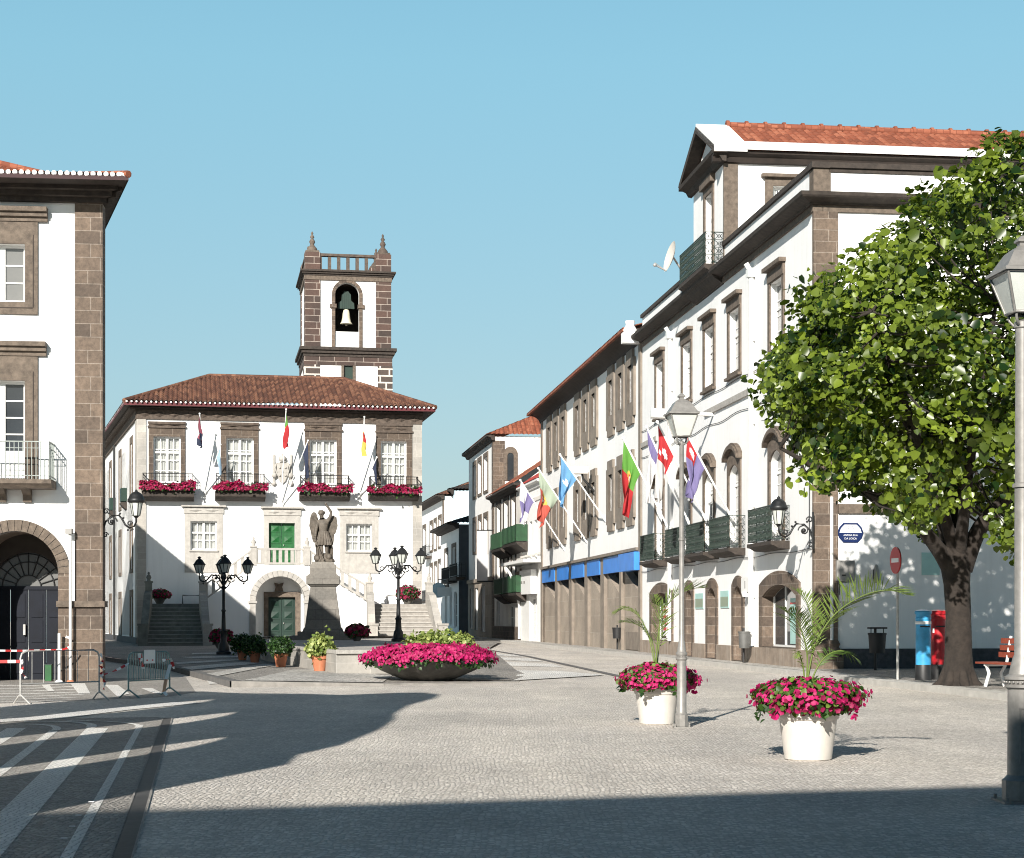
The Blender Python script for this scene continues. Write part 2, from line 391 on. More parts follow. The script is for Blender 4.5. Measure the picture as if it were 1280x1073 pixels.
M['vari'] = leafmat('pale_shrub_leaf', (.10,.16,.03), (.42,.46,.16), .3, .5)
M['pflow'] = leafmat('magenta_petal', (.24,.002,.05), (.60,.014,.17), .3, .6, (1.3,.8,1.1))
M['rflow'] = leafmat('crimson_petal', (.14,.002,.024), (.42,.008,.085), .3, .6, (1.3,.8,1.1))
def cloth(name, c): 
    m = leafmat(name, mul(c, .92), c, .3, .8, (1,1,1)); return m
for k, c in dict(cw=(.78,.77,.77), cgrey=(.62,.60,.58), cp=(.20,.17,.35), cr=(.46,.025,.03), cg=(.12,.33,.05), cpg=(.40,.47,.36), cor=(.52,.10,.07), cb=(.15,.36,.62), cy=(.62,.50,.10), cn=(.03,.04,.08), clb=(.38,.53,.66), cpk=(.34,.09,.13)).items(): M[k] = cloth('flag_cloth_'+k, c)
M['cob'] = cobble('cobblestones', (.52,.475,.425), (.78,.73,.665), (.44,.405,.36), .043, bump=.6, stain=.2)
M['cobw'] = cobble('white_cobbles', (.76,.74,.70), (.86,.84,.80), (.30,.29,.27), .050, bump=.5, stain=.15)
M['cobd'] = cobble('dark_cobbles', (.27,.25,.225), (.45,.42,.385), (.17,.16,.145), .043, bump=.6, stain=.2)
M['walk'] = cobble('pale_pavement', (.42,.40,.37), (.58,.56,.52), (.25,.24,.22), .12, bump=.4, stain=.2)
M['kerb'] = pm('kerb_stone', (.45,.43,.395), .85, var=.15, ns=4., bump=.3)
M['kerbm'] = pm('worn_kerb_stone', (.24,.225,.205), .85, var=.25, ns=4., bump=.3)
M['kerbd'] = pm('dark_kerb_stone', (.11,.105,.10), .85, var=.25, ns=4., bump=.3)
M['drain'] = pm('cast_iron_grate', (.06,.055,.05), .6, metal=.4, var=.3, ns=20.)
# ------------------------------------------------------------------ building helpers
def window(rt, fr, x0, x1, z0, z1, y=.12, cols=2, rows=3, bar=.03, fw=.07, mull=.09, glass='glass', curtain=False, trans=None, fmat='wood_w', name='window', arch=0, lower=0.):
    m = MB(fr); xm = (x0+x1)/2
    m.box(x0, x0+fw, y, y+.07, z0, z1); m.box(x1-fw, x1, y, y+.07, z0, z1)
    m.box(x0+fw, x1-fw, y, y+.07, z0, z0+fw+lower); m.box(x0+fw, x1-fw, y, y+.07, z1-fw, z1)
    zz0, zz1 = z0+fw+lower, z1-fw
    if mull: m.box(xm-mull/2, xm+mull/2, y-.01, y+.06, zz0, zz1)
    zt = None
    if trans:
        zt = zz0+(zz1-zz0)*trans; m.box(x0+fw, xm-mull/2, y-.005, y+.062, zt-mull*.4, zt+mull*.4); m.box(xm+mull/2, x1-fw, y-.005, y+.062, zt-mull*.4, zt+mull*.4)
    for j in range(1, rows):
        z = zz0+(zz1-zz0)*j/rows
        if zt and abs(z-zt) < .1: continue
        m.box(x0+fw, xm-mull/2, y+.012, y+.05, z-bar/2, z+bar/2); m.box(xm+mull/2, x1-fw, y+.012, y+.05, z-bar/2, z+bar/2)
    for s in (0, 1):
        a, b = (x0+fw, xm-mull/2) if s == 0 else (xm+mull/2, x1-fw)
        for j in range(1, cols):
            x = a+(b-a)*j/cols; m.box(x-bar/2, x+bar/2, y+.016, y+.046, zz0, zz1)
    w = m.build(name, M[fmat], rt)
    p = MB(fr); p.quad((x0+fw*.5, y+.035, z0+fw*.5), (x1-fw*.5, y+.035, z0+fw*.5), (x1-fw*.5, y+.035, z1-fw*.5), (x0+fw*.5, y+.035, z1-fw*.5))
    p.build('pane', M['glasst' if curtain else glass], w)
    if curtain:
        c = MB(fr); n = 44; vs = []
        rr = random.Random(int(x0*97)+int(z0*13)); gap = rr.uniform(.02, .12)
        for i in range(n+1):
            t = i/n; x = x0+(x1-x0)*t
            yy = y+.17+.035*math.sin(t*46+rr.random()*.8)
            vs += [(x, yy, z0), (x, yy, z1)]
        fs = [(2*i, 2*i+2, 2*i+3, 2*i+1) for i in range(n) if abs(i/n-.5) > gap*.4]
        c.add(vs, fs, True); c.quad((x0, y+.5, z0), (x1, y+.5, z0), (x1, y+.5, z1), (x0, y+.5, z1))
        c.mi = [0]*len(fs)+[1]; c.build('curtain', [M['curtain'], M['inside']], w)
    return w
def wallface(rt, fr, outer, holes, mat, depth=.3, name='wall', back=None):
    m = MB(fr); m.panel(outer, holes, 0)
    for h in holes: m.rim(h, 0, depth)
    return m.build(name, M[mat], rt)
def ringpart(rt, fr, outer, inner, mat, y0=-.05, y1=.0, name='window_surround'):
    m = MB(fr); m.slab(outer, [inner], y0, y1, bk=False); return m.build(name, M[mat], rt)
def roof_slope(m, A, B, C, D, per=.24, amp=.045, rows=None, course=.02, thick=.05):
    A, B, C, D = map(Vector, (A, B, C, D))
    e = (B-A); Ln = e.length; e.normalize()
    v = D-A; s = v-e*v.dot(e); S = s.length; s.normalize(); nrm = e.cross(s)
    xD = (D-A).dot(e); xC = (C-A).dot(e)
    k = 6; n = max(2, int(Ln/per)*k); rows = rows or max(3, int(S/.38))
    base = len(m.v); vs = []; 
    for i in range(n+1):
        x = Ln*i/n
        t1 = 1.
        if xD > 1e-6: t1 = min(t1, x/xD)
        if xC < Ln-1e-6: t1 = min(t1, (Ln-x)/(Ln-xC))
        t1 = max(t1, 0)
        ph = (i % k)/k; h = amp*abs(math.sin(PI*((i % k)/k))) if True else 0
        for j in range(rows):
            for q in (0, 1):
                t = min((j+q)/rows, t1)
                vs.append(A+e*x+s*(S*t)+nrm*(h+(course if q == 0 else 0)))
    R = rows*2; fs = []
    for i in range(n):
        for j in range(R-1):
            a, b, c, d = i*R+j, (i+1)*R+j, (i+1)*R+j+1, i*R+j+1
            if (vs[a]-vs[d]).length < 1e-6 and (vs[b]-vs[c]).length < 1e-6: continue
            fs.append((a, b, c, d))
    # uv in slope coordinates is what box projection gives closely enough; keep local
    m.add(vs, fs, False)
    return m
def fix_uv_slope(o, e, s, org):                  # slope coordinates as UV so tile colours follow the courses
    me = o.data; uv = me.uv_layers[0].data
    e = Vector(e).normalized(); s = Vector(s).normalized(); org = Vector(org)-root_loc(o)
    for lp in me.loops:
        p = me.vertices[lp.vertex_index].co-org
        uv[lp.index].uv = (p.dot(e), p.dot(s))
def slope_part(rt, A, B, C, D, mat, name='roof', **kw):
    m = MB(W); roof_slope(m, A, B, C, D, **kw); o = m.build(name, M[mat], rt)
    e = Vector(B)-Vector(A); v = Vector(D)-Vector(A); s = v-e*(v.dot(e)/e.dot(e)); fix_uv_slope(o, e, s, A)
    return o
def tile_ends(m, A, B, per=.14, r=.05, ln=.12, out=(0,-1,0)):      # row of whitewashed half-round tile ends along an eave
    A, B = Vector(A), Vector(B); d = B-A; n = int(d.length/per); out = Vector(out)
    for i in range(n):
        p = A+d*((i+.5)/n); m.tube([p, p-out*ln], r, 8, smooth=False)
    return m
def railing(fr, x0, x1, y0, z0, z1, n, r=.012, mat='rail', sides=True, yw=0., top=.018):   # plain bar railing round a balcony
    m = MB(fr)
    def run(a, b, k):
        for i in range(k+1):
            p = Vector(a)+(Vector(b)-Vector(a))*(i/k)
            m.tube([(p.x, p.y, z0), (p.x, p.y, z1)], r, 4, cap=False)
        m.tube([(a[0], a[1], z1), (b[0], b[1], z1)], top, 4); m.tube([(a[0], a[1], z0+.08), (b[0], b[1], z0+.08)], r, 4)
        m.tube([(a[0], a[1], z1-.14), (b[0], b[1], z1-.14)], r*.8, 4)
    run((x0, y0, 0), (x1, y0, 0), n)
    if sides:
        k = max(2, int(n*abs(y0-yw)/max(.1, x1-x0)))
        run((x0, y0, 0), (x0, yw, 0), k); run((x1, y0, 0), (x1, yw, 0), k)
    return m
def lattice(m, a, b, z0, z1, cell=.16, r=.011):      # ornamental iron panel: bars, lozenges and small rings
    a, b = Vector(a), Vector(b); d = b-a; n = max(2, int(d.length/cell)); rows = 4; dz = (z1-z0)/rows
    P = lambda i, z: (a.x+d.x*i/n, a.y+d.y*i/n, z)
    for i in range(n+1): m.tube([P(i, z0), P(i, z1)], r*.8, 4, cap=False)
    for z in (z0, z1): m.tube([P(0, z), P(n, z)], r*1.6, 4)
    for j in range(1, rows): m.tube([P(0, z0+dz*j), P(n, z0+dz*j)], r, 4)
    for i in range(n):
        for j in range(rows):
            zc = z0+dz*(j+.5); 
            m.tube([P(i, zc-dz*.42), P(i+.45, zc), P(i, zc+dz*.42)], r*1.15, 4, cap=False)
            m.tube([P(i+1, zc-dz*.42), P(i+.55, zc), P(i+1, zc+dz*.42)], r*1.15, 4, cap=False)
            m.tube([P(i+.3, zc), P(i+.5, zc+dz*.25), P(i+.7, zc), P(i+.5, zc-dz*.25), P(i+.3, zc)], r, 4, cap=False)
    return m
# ------------------------------------------------------------------ the setting
m = MB(); m.quad((-400,-60,0), (400,-60,0), (400,700,0), (-400,700,0)); struct(m.build('ground', M['cob']))
def sheet(name, pts, mat, z=.004, holes=None):
    m = MB(); m.add([(p[0], p[1], z) for p in pts], [list(range(len(pts)))]); return struct(m.build(name, M[mat]))
A1 = Vector((-.177, 1, 0))
def stripe(name, a, w, y0, y1, mat, z):
    return sheet(name, [(a-w/2+A1.x*y0, y0), (a+w/2+A1.x*y0, y0), (a+w/2+A1.x*y1, y1), (a-w/2+A1.x*y1, y1)], mat, z)
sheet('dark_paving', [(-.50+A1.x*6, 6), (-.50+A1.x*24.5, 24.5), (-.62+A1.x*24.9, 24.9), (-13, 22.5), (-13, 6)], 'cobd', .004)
for a, w in ((-.78, .075), (-1.305, .27), (-1.815, .11), (-2.33, .24), (-2.86, .11), (-3.4, .25), (-3.9, .11), (-4.4, .25)):
    if w > .2: stripe('paving_stripe', a, w, 6, 22.3, 'cobw', .008)
    else: stripe('paving_stripe', a, w, 6, 23.0 if a > -1 else 21.8, 'cobw', .008)
def ribbon(pts, w, z, mat, name):                     # flat curved band on the ground
    pts = [Vector((p[0], p[1], 0)) for p in pts]; m = MB(); vs = []
    for i, p in enumerate(pts):
        d = (pts[min(i+1, len(pts)-1)]-pts[max(i-1, 0)]).normalized(); n = Vector((-d.y, d.x, 0))*w/2
        vs += [p+n+Vector((0,0,z)), p-n+Vector((0,0,z))]
    m.add(vs, [(2*i+1, 2*i+3, 2*i+2, 2*i) for i in range(len(pts)-1)]); return struct(m.build(name, M[mat]))
def bez(a, b, c, d, n=14):
    a, b, c, d = map(Vector, (a, b, c, d)); return [a*(1-t)**3+b*3*t*(1-t)**2+c*3*t*t*(1-t)+d*t**3 for t in [i/n for i in range(n+1)]]
# curved border bands where the stripes meet the round paving
ribbon(bez(G(69.5,914), G(76,909), G(62,906), G(20,906.5)), .10, .012, 'cobw', 'paving_band')
ribbon(bez(G(112,911), G(125,905), G(95,902), G(30,903)), .13, .0115, 'cobw', 'paving_band')
ribbon(bez(G(172,911), G(182,905), G(140,902), G(84,902)), .08, .0125, 'cobw', 'paving_band')
ribbon([G(-60,906), G(60,898), G(140,888), G(236,879)], .55, .0105, 'cobw', 'paving_band')
# thin stripes before the left building
for i in range(7):
    y = 856.5+i*3.4
    ribbon([G(-140, y+2), G(40, y+1), G(112-abs(i-3)*7, y-1.5)], .26-.02*i, .006+.0003*i, 'cobw', 'paving_stripe')
sheet('dark_paving', [G(-150,885), G(-150,852), G(232,847), G(245,866), G(205,872)], 'cobd', .004)
for (a, b, c, d) in (((52,857),(62,857),(68,865),(60,865)), ((88,855),(106,855),(113,868),(98,868)), ((131,857),(147,857),(162,868),(147,872)), ((176,861),(190,861),(205,868),(193,868)), ((250,842),(300,842),(330,852),(262,856))):
    sheet('paving_square', [G(*a), G(*d), G(*c), G(*b)][::-1] if False else [G(*d), G(*c), G(*b), G(*a)], 'cobw', .013)
# drain channel
m = MB()
for k, (o, w, z) in enumerate(((0, .108, .006),)):
    y0, y1 = 6, 24.6; a = -.46
    m.add([(a-w/2+A1.x*y0, y0, z), (a+w/2+A1.x*y0, y0, z), (a+w/2+A1.x*y1, y1, z), (a-w/2+A1.x*y1, y1, z)], [(0,1,2,3)])
struct(m.build('drain_channel', M['drain'])); m = MB()
for s in (-.064, .064):
    a = -.46+s; w = .014
    m.add([(a-w/2+A1.x*y0, y0, .016), (a+w/2+A1.x*y0, y0, .016), (a+w/2+A1.x*y1, y1, .016), (a-w/2+A1.x*y1, y1, .016)], [(0,1,2,3)])
struct(m.build('drain_edge', M['kerbm']))
m = MB()
for i in range(260):
    y = 6+i*.0715
    m.add([(-.52+A1.x*y, y, .011), (-.40+A1.x*y, y, .011), (-.40+A1.x*(y+.03), y+.03, .011), (-.52+A1.x*(y+.03), y+.03, .011)], [(0,1,2,3)])
struct(m.build('drain_grate', M['kerbd']))
# raised pavement before the town hall, its kerb running away to the left
KA, KB, KC = G(289,852,.12), G(214,833,.12), Vector((-20.5, 76, .12))
PF = [G(480,855.2,.03), G(648,852.5,.012)]
def flat(v, z): return Vector((v.x, v.y, z))
plat = [KA, flat(PF[0], .03), flat(PF[1], .012), G(655,846,.012), flat(G(612,812), .06), Vector((-.6,100,.12)), Vector((-36,108,.12)), KC, KB]
m = MB(); n = len(plat)
cc = Vector((-7, 60, .12))
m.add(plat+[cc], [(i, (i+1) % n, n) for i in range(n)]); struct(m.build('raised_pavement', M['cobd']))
m = MB()
def kerbrun(m, P, Q, w=.22, up=.008, dn=-.05):
    P, Q = Vector(P), Vector(Q); d = (Q-P).normalized(); nn = Vector((d.y, -d.x, 0)).normalized()   # outer side
    a, b = P+nn*.03, Q+nn*.03; c, e = P-nn*w, Q-nn*w
    u = Vector((0,0,up))
    m.add([a+u, b+u, e+u, c+u, flat(a, dn), flat(b, dn)], [(0,1,2,3)[::-1], (4,5,1,0)[::-1] if False else (0,1,5,4)])
kerbrun(m, KC, KB); kerbrun(m, KB, KA); struct(m.build('kerb', M['kerbd']))
m = MB(); kerbrun(m, KA, PF[0]); kerbrun(m, PF[0], PF[1]); struct(m.build('kerb', M['kerbm']))
def psheet(pts, mat, name='paving_stripe', dz=.014):     # pattern laid on the raised pavement, following its slope
    q = []
    for px, py in pts:
        z = .12
        for _ in range(4):
            p = G(px, py, z); z = plat_z(p)
        q.append((p.x, p.y, z+dz))
    m = MB(); m.add(q, [list(range(len(q)))]); return struct(m.build(name, M[mat]))
from mathutils.interpolate import poly_3d_calc
def plat_z(p):
    from mathutils.geometry import intersect_point_tri_2d
    for i in range(len(plat)):
        a, b = plat[i], plat[(i+1) % len(plat)]
        if intersect_point_tri_2d(p.xy, a.xy, b.xy, cc.xy):
            w = poly_3d_calc([Vector((a.x,a.y,0)), Vector((b.x,b.y,0)), Vector((cc.x,cc.y,0))], Vector((p.x,p.y,0)))
            return w[0]*a.z+w[1]*b.z+w[2]*cc.z
    return .0
psheet([(302,851.5),(322,848),(366,838),(480,836),(500,838),(478,854)], 'walk', 'pale_paving')
psheet([(258,843),(272,846),(345,832),(330,830.5)], 'walk'); psheet([(226,835),(240,838),(330,829.5),(300,828.5)], 'cobw')
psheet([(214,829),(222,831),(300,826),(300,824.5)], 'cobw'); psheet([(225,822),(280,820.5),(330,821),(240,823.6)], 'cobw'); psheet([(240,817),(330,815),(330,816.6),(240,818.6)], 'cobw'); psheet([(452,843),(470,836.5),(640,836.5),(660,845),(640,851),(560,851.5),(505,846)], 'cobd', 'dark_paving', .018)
psheet([(434,843),(435,845),(449,844.6),(447,842.8)], 'drain', 'drain_plate', .022)
# pale paving patterns in the middle of the plaza
sheet('pale_paving', [G(610,838), G(640,852), G(757,845), G(700,840)], 'cobw', .022)
for a, b, c, d in (((618,827),(622,832.5),(704,834.5),(690,830.5)), ((616,821.5),(618,825),(680,827.5),(664,823.5)), ((613,817.5),(615,819.6),(655,821.5),(642,818.6))):
    sheet('paving_stripe', [G(*a), G(*b), G(*c), G(*d)], 'cobw', .009)
ribbon([G(600,811), G(660,821), G(759,842.5), G(775,846)], .22, .012, 'kerbd', 'gutter_line')
# street and pavement along the right-hand buildings
dR = Vector((.1198,-.9928,0)); nR = Vector((.9928,.1198,0))
Rcor = Vector((7.72,44.95,0)); Rfar = Vector((5.0,67.5,0)); R2far = Vector((1.606,95.5,0))
k0 = R2far-nR*1.5-dR*30; k1 = Rfar-nR*1.35; k2 = Rcor-nR*1.15; k3 = k2+dR*15.5; k4 = k3+Vector((14,1.5,0))
m = MB(); zz = Vector((0,0,.11))
m.add([k0+zz, k1+zz, k2+zz, k3+zz, k4+zz, Vector((24,50,.11)), Vector((24,140,.11)), R2far-dR*40+nR*6+zz], [list(range(8))[::-1] if False else [0,1,2,3,4,5,6,7]]); struct(m.build('pavement', M['walk']))
m = MB()
for P, Q in ((k0,k1),(k1,k2),(k2,k3),(k3,k4)): kerbrun(m, P+zz, Q+zz, .28)
struct(m.build('kerb', M['kerb']))
ribbon([k1+nR*.55, k2+nR*.5, k2+nR*.5+dR*2], .1, .116, 'kerb', 'paving_band')
sheet('dark_paving', [k2+dR*1.0+nR*.9, k2+dR*13+nR*.5, Vector((23,32.5,0)), Vector((23,46.5,0)), Rcor+dR*.3+nR*.3], 'cobd', .115)
# ------------------------------------------------------------------ left building
def stepcornice(rt, fr, x0, x1, z0, z1, out, mat, name='cornice', n=3, back=0., m0=0, m1=0):
    prof = [(back, z0)]
    for i in range(n):
        o = -out*(.35+.65*i/(max(1, n-1))); za = z0+(z1-z0)*i/n; zb = z0+(z1-z0)*(i+1)/n
        prof += [(o, za), (o, zb-.01 if i < n-1 else zb)]
    prof += [(back, z1)]
    m = MB(fr); m.extr(prof, x0, x1, m0, m1); return m.build(name, M[mat], rt)
LO = Vector((-9.0, 38.5, 0)); FL = Fr(LO, (1, .099)); dLs = Vector((-.336, 1, 0)).normalized(); FLs = Fr(LO, dLs)
LB = root('arcade_building', LO, 'white plastered building with a brown stone corner pilaster and a big arched doorway', 'building')
cx = FL.at(19, 717)[0]; zs = FL.at(19, 717)[1]; Ri = FL.at(73, 717)[0]-cx; Ro = FL.at(87.5, 717)[0]-cx
wu = FL.r(-28.5, 305, 31.5, 377.6); wd = FL.r(-28.5, 476, 31.5, 598)
xl = -13.0; ztop = 10.62; xq = FL.at(94, 500)[0]; zb0, zb1 = FL.at(100, 759)[1], FL.at(100, 751.5)[1]
hole = archloop(cx-Ri, cx+Ri, 0, zs, n=28)
hu = rect(*wu); hd = rect(*wd)
wallface(LB, FL, rect(xl, xq, 0, ztop), [hole, hu, hd], 'white', .35)
m = MB(FLs); m.panel(rect(0, 40, 0, ztop), [], 0); m.build('side_wall', M['white'], LB)
m = MB(FL); m.box(xq, .05, -.05, .4, zb1, ztop); m.box(xq, .05, -.05, .4, 0, zb0); m.build('corner_pilaster', M['brown'], LB)
m = MB(FL)
m.box(cx+Ri, xq, -.05, .3, 0, zb0); m.build('arch_pier', M['brown'], LB)
m = MB(FL); xb = cx+Ri-.03; m.box(xb, .10, -.12, .42, zb0, zb1); m.build('string_course', M['brownp'], LB)
m = MB(FL); so = arc(cx, zs, Ro, 0, 180, 28); si = arc(cx, zs, Ri, 0, 180, 28)[::-1]
nseg = 22
for i in range(nseg):
    a0, a1 = 180*i/nseg+.35, 180*(i+1)/nseg-.35
    m.slab(arc(cx, zs, Ro, a0, a1, 3)+arc(cx, zs, Ri, a0, a1, 3)[::-1], [], -.05, .02, bk=False)
m.build('arch_surround', M['brownp'], LB)
m = MB(FL); m.box(cx+Ri, cx+Ro, -.05, .02, zb1, zs); m.box(cx-Ro, cx-Ri, -.05, .02, 0, zs); m.build('arch_jamb', M['brown'], LB)
m = MB(FL); D = 1.5; m.rim(archloop(cx-Ri, cx+Ri, 0, zs, n=28), .02, D); m.build('porch_vault', M['porch'], LB)
xd0, xd1, zd = FL.at(-28.5, 733)[0], FL.at(66, 733)[0], FL.at(20, 733)[1]
rd = (xd1-xd0)/2*.985; cxd = cx
dl = archloop(cxd-rd, cxd+rd, 0, zd, n=28)
m = MB(FL); m.panel(hole, [dl], D); m.rim(dl, D, D+.25); m.build('door_wall', M['inside'], LB)
m = MB(FL); y = D+.12
m.panel([(cxd-rd, zd), (cxd+rd, zd)]+arc(cxd, zd, rd, 0, 180, 28)[1:-1], [], y+.05); fl_ = m.build('fanlight', M['glassg'], LB)
m = MB(FL)
for i in range(1, 10):
    a = math.radians(18*i); m.tube([(cxd+.28*math.cos(a), y+.02, zd+.28*math.sin(a)), (cxd+rd*math.cos(a), y+.02, zd+rd*math.sin(a))], .014, 4)
for rr in (.28, .58, rd-.03): m.tube([(a, y+.02, b) for a, b in arc(cxd, zd, rr, 0, 180, 20)], .016, 4)
m.build('glazing_bars', M['iron'], fl_)
m = MB(FL)
m.box(cxd-rd, cxd+rd, y-.03, y+.08, zd-.05, zd+.03)
for i in range(4):
    a = cxd-rd+2*rd*i/4; b = cxd-rd+2*rd*(i+1)/4
    m.box(a+.01, b-.01, y, y+.05, 0, zd-.05)
    for z0, z1 in ((.15, .75), (.85, 1.35), (1.42, zd-.15)): m.box(a+.07, b-.07, y-.018, y, z0, z1)
dr = m.build('door', M['navy'], LB)
m = MB(FL); m.box(cxd-.10, cxd-.05, y-.08, y, 1.02, 1.26); m.build('handle', M['galv'], dr)
m = MB(FL); m.box(cx+Ri-.03, cx+Ri, D-.62, D-.5, 1.40, 1.62); m.build('intercom', M['dimgrey'], LB)
# windows of the left building
for (w_, fr_, lower) in ((wu, 'a', 0), (wd, 'b', .55)):
    window(LB, FL, *w_, y=.16, cols=1, rows=3 if fr_ == 'a' else 4, fw=.06, glass='glassg' if fr_ == 'a' else 'glass', lower=lower, mull=.12)
so = FL.r(-41.5, 277, 47.5, 393); ringpart(LB, FL, rect(*so), hu, 'brownp', -.05, .0)
sd = FL.r(-41.5, 445, 47.5, 598); ringpart(LB, FL, rect(sd[0], sd[1], wd[2]-.01, sd[3]), rect(wd[0], wd[1], wd[2], wd[3]), 'brownp', -.05, .0)
m = MB(FL)
for (s_, w_) in ((so, wu), (sd, wd)):
    m.box(w_[1]+.17, w_[1]+.19, -.056, -.045, w_[2]-.12 if s_ is so else w_[2], w_[3]+.2)
    m.box(w_[0]-.19, w_[0]-.17, -.056, -.045, w_[2]-.12 if s_ is so else w_[2], w_[3]+.2)
m.box(wu[0]-.17, wu[1]+.17, -.056, -.045, wu[2]-.14, wu[2]-.12); m.build('surround_groove', M['soffit'], LB)
c1 = FL.r(-56, 260, 60, 277); stepcornice(LB, FL, c1[0], c1[1], c1[2], c1[3], .22, 'brownp', 'window_cornice')
c2 = FL.r(-55, 428, 58.5, 445); stepcornice(LB, FL, c2[0], c2[1], c2[2], c2[3], .22, 'brownp', 'window_cornice')
b1 = FL.at(64, 603, -.7)[0]; bz0, bz1 = FL.at(30, 609.5, -.7)[1], FL.at(30, 599, -.7)[1]
m = MB(FL); m.extr([(0, bz0), (-.58, bz0), (-.64, bz0+.05), (-.70, bz0+.09), (-.70, bz1), (0, bz1)], 2*cx-b1, b1); bal = m.build('balcony', M['brownp'], LB)
m = MB(FL)
for xx in (FL.at(35, 615)[0], 2*cx-FL.at(35, 615)[0]): m.extr([(0, bz0-.28), (-.10, bz0-.27), (-.14, bz0-.12), (-.40, bz0), (0, bz0)], xx-.09, xx+.09)
m.build('bracket', M['brownp'], bal)
railing(FL, 2*cx-b1+.05, b1-.05, -.64, bz1, FL.at(30, 552, -.64)[1], 18, mat='rail').build('railing', M['rail'], bal)
# eaves, cornice and roof
ez = 10.82; eo = 1.0; er = .72
stepcornice(LB, FL, xl, .0, ztop-.16, ez-.02, .42, 'darkst', 'cornice', 3, 0, 0, 1)
m = MB(FLs); m.extr([(0, ztop-.16), (-.15, ztop-.16), (-.15, ztop-.06), (-.3, ztop-.05), (-.3, ztop+.06), (-.42, ztop+.07), (-.42, ez-.02), (0, ez-.02)], 0, 40, 1, 0); m.build('side_cornice', M['darkst'], LB)
m = MB(FL); P0 = [(xl, -eo, ez), (er, -eo, ez)]
E0 = FL.w(xl, -eo, ez); E1 = FL.w(er, -eo, ez); E2 = E1+dLs*42; 
m = MB(); back = FL.w(xl, 8, ez)
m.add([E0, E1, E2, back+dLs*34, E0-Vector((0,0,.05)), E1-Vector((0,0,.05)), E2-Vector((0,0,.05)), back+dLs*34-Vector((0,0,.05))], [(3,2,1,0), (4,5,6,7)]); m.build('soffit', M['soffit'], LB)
m = MB(); m.add([E0-Vector((0,0,.07)), E1-Vector((0,0,.07)), E1+Vector((0,0,.02)), E0+Vector((0,0,.02)), E2-Vector((0,0,.07)), E2+Vector((0,0,.02))], [(0,1,2,3), (1,4,5,2)]); m.build('eave_board', M['darkboard'], LB)
u4 = Vector((0,0,.04)); bk1 = FL.w(er-1.9, .9, ez+.40); bk0 = FL.w(xl, .9, ez+.40); ap = FL.w(-5.6, 4.9, ez+2.2); sdv = dLs*30    # eaves flare flatter than the main roof
slope_part(LB, E0+u4, E1+u4, bk1, bk0, 'tile_o', per=.2, amp=.03)
slope_part(LB, bk0, bk1, ap, FL.w(xl, 4.9, ez+2.2), 'tile_o', per=.2, amp=.045)
slope_part(LB, E1+u4, E2+u4, bk1+sdv, bk1, 'tile_o', per=.3, amp=.03, rows=4)
slope_part(LB, bk1, bk1+sdv, ap+sdv, ap, 'tile_o', per=.3, amp=.05, rows=6)
m = MB(); tile_ends(m, E0+Vector((0,0,.055)), E1+Vector((0,0,.055)), .135, .055, .16, -FL.dy); tile_ends(m, E1+Vector((0,0,.055)), E1+dLs*20+Vector((0,0,.055)), .16, .055, .16, FLs.dy*-1); m.build('eave_tile_ends', M['tile_w'], LB)
m = MB(); m.tube([E1+Vector((0,0,.06)), bk1+Vector((0,0,.05)), ap+Vector((0,0,.06))], .08, 8); m.build('hip_tiles', M['tile_o'], LB)
# ------------------------------------------------------------------ town hall
TO = Vector((-468/F*86.5, 86.5, 0)); FT = Fr(TO, (1, .187)); dTs = Vector((.3045, -1, 0)).normalized()
SL = 26.0; FTs = Fr(TO-dTs*SL, dTs)
TH = root('town_hall', TO, 'white town hall with double stairway, green doors and brown tiled hip roof', 'building')
xr = FT.at(526.5, 700)[0]; ZT = FT.at(350, 527.5)[1]; ZE = FT.at(350, 514)[1]
UW = [((185.6, 231.7), (191.8, 226), 546, 604, 527.5), ((276, 323), (283, 317), 548, 604.5, 528.5), ((381, 427), (387, 420.6), 550, 606, 529), ((470, 515), (476, 508), 552, 608, 530)]
LW = [((230.7, 278.5), (238, 271), 651.7, 688, 632, 716), ((425, 472.5), (432.5, 465), 655, 689.5, 635, 716.5)]
holes = []; uwr = []; lwr = []
for s_, w_, y0, y1, yt in UW: r_ = FT.r(w_[0], y0, w_[1], y1); uwr.append((r_, FT.r(s_[0], yt, s_[1], y1))); holes.append(rect(*r_))
for s_, w_, y0, y1, yt, yb in LW: r_ = FT.r(w_[0], y0, w_[1], y1); lwr.append((r_, FT.r(s_[0], yt, s_[1], yb))); holes.append(rect(*r_))
gd = FT.r(336, 654, 368.5, 710); holes.append(rect(*gd))
zL = 4.0                                                     # upper landing level
gd = (gd[0], gd[1], zL, gd[3]); holes[-1] = rect(*gd)
wallface(TH, FT, rect(0, xr, 0, ZT), holes, 'white', .32)
for (r_, s_) in uwr:
    window(TH, FT, *r_, y=.14, cols=2, rows=4, fw=.09, mull=.12, bar=.035, curtain=True, trans=.68)
    ringpart(TH, FT, rect(s_[0], s_[1], r_[2]-.02, s_[3]), rect(r_[0], r_[1], r_[2], r_[3]), 'thst', -.06, .0)
    m = MB(FT); z0 = r_[3]+.42
    m.box(s_[0]-.05, s_[1]+.05, -.13, -.06, z0, z0+.10); m.box(s_[0]-.03, s_[1]+.03, -.11, -.06, s_[3]-.12, s_[3])
    for k in (0, 1):                                        # lozenge panels
        c = s_[0]+(s_[1]-s_[0])*(.3+.4*k); zc = (z0+.1+s_[3]-.12)/2; hw, hh = .36, (s_[3]-.3-z0)/2+.02
        m.add([(c-hw,-.061,zc),(c,-.061,zc-hh),(c+hw,-.061,zc),(c,-.061,zc+hh),(c,-.15,zc)], [(0,1,4),(1,2,4),(2,3,4),(3,0,4)])
    m.build('carved_lintel', M['thstp'], TH)
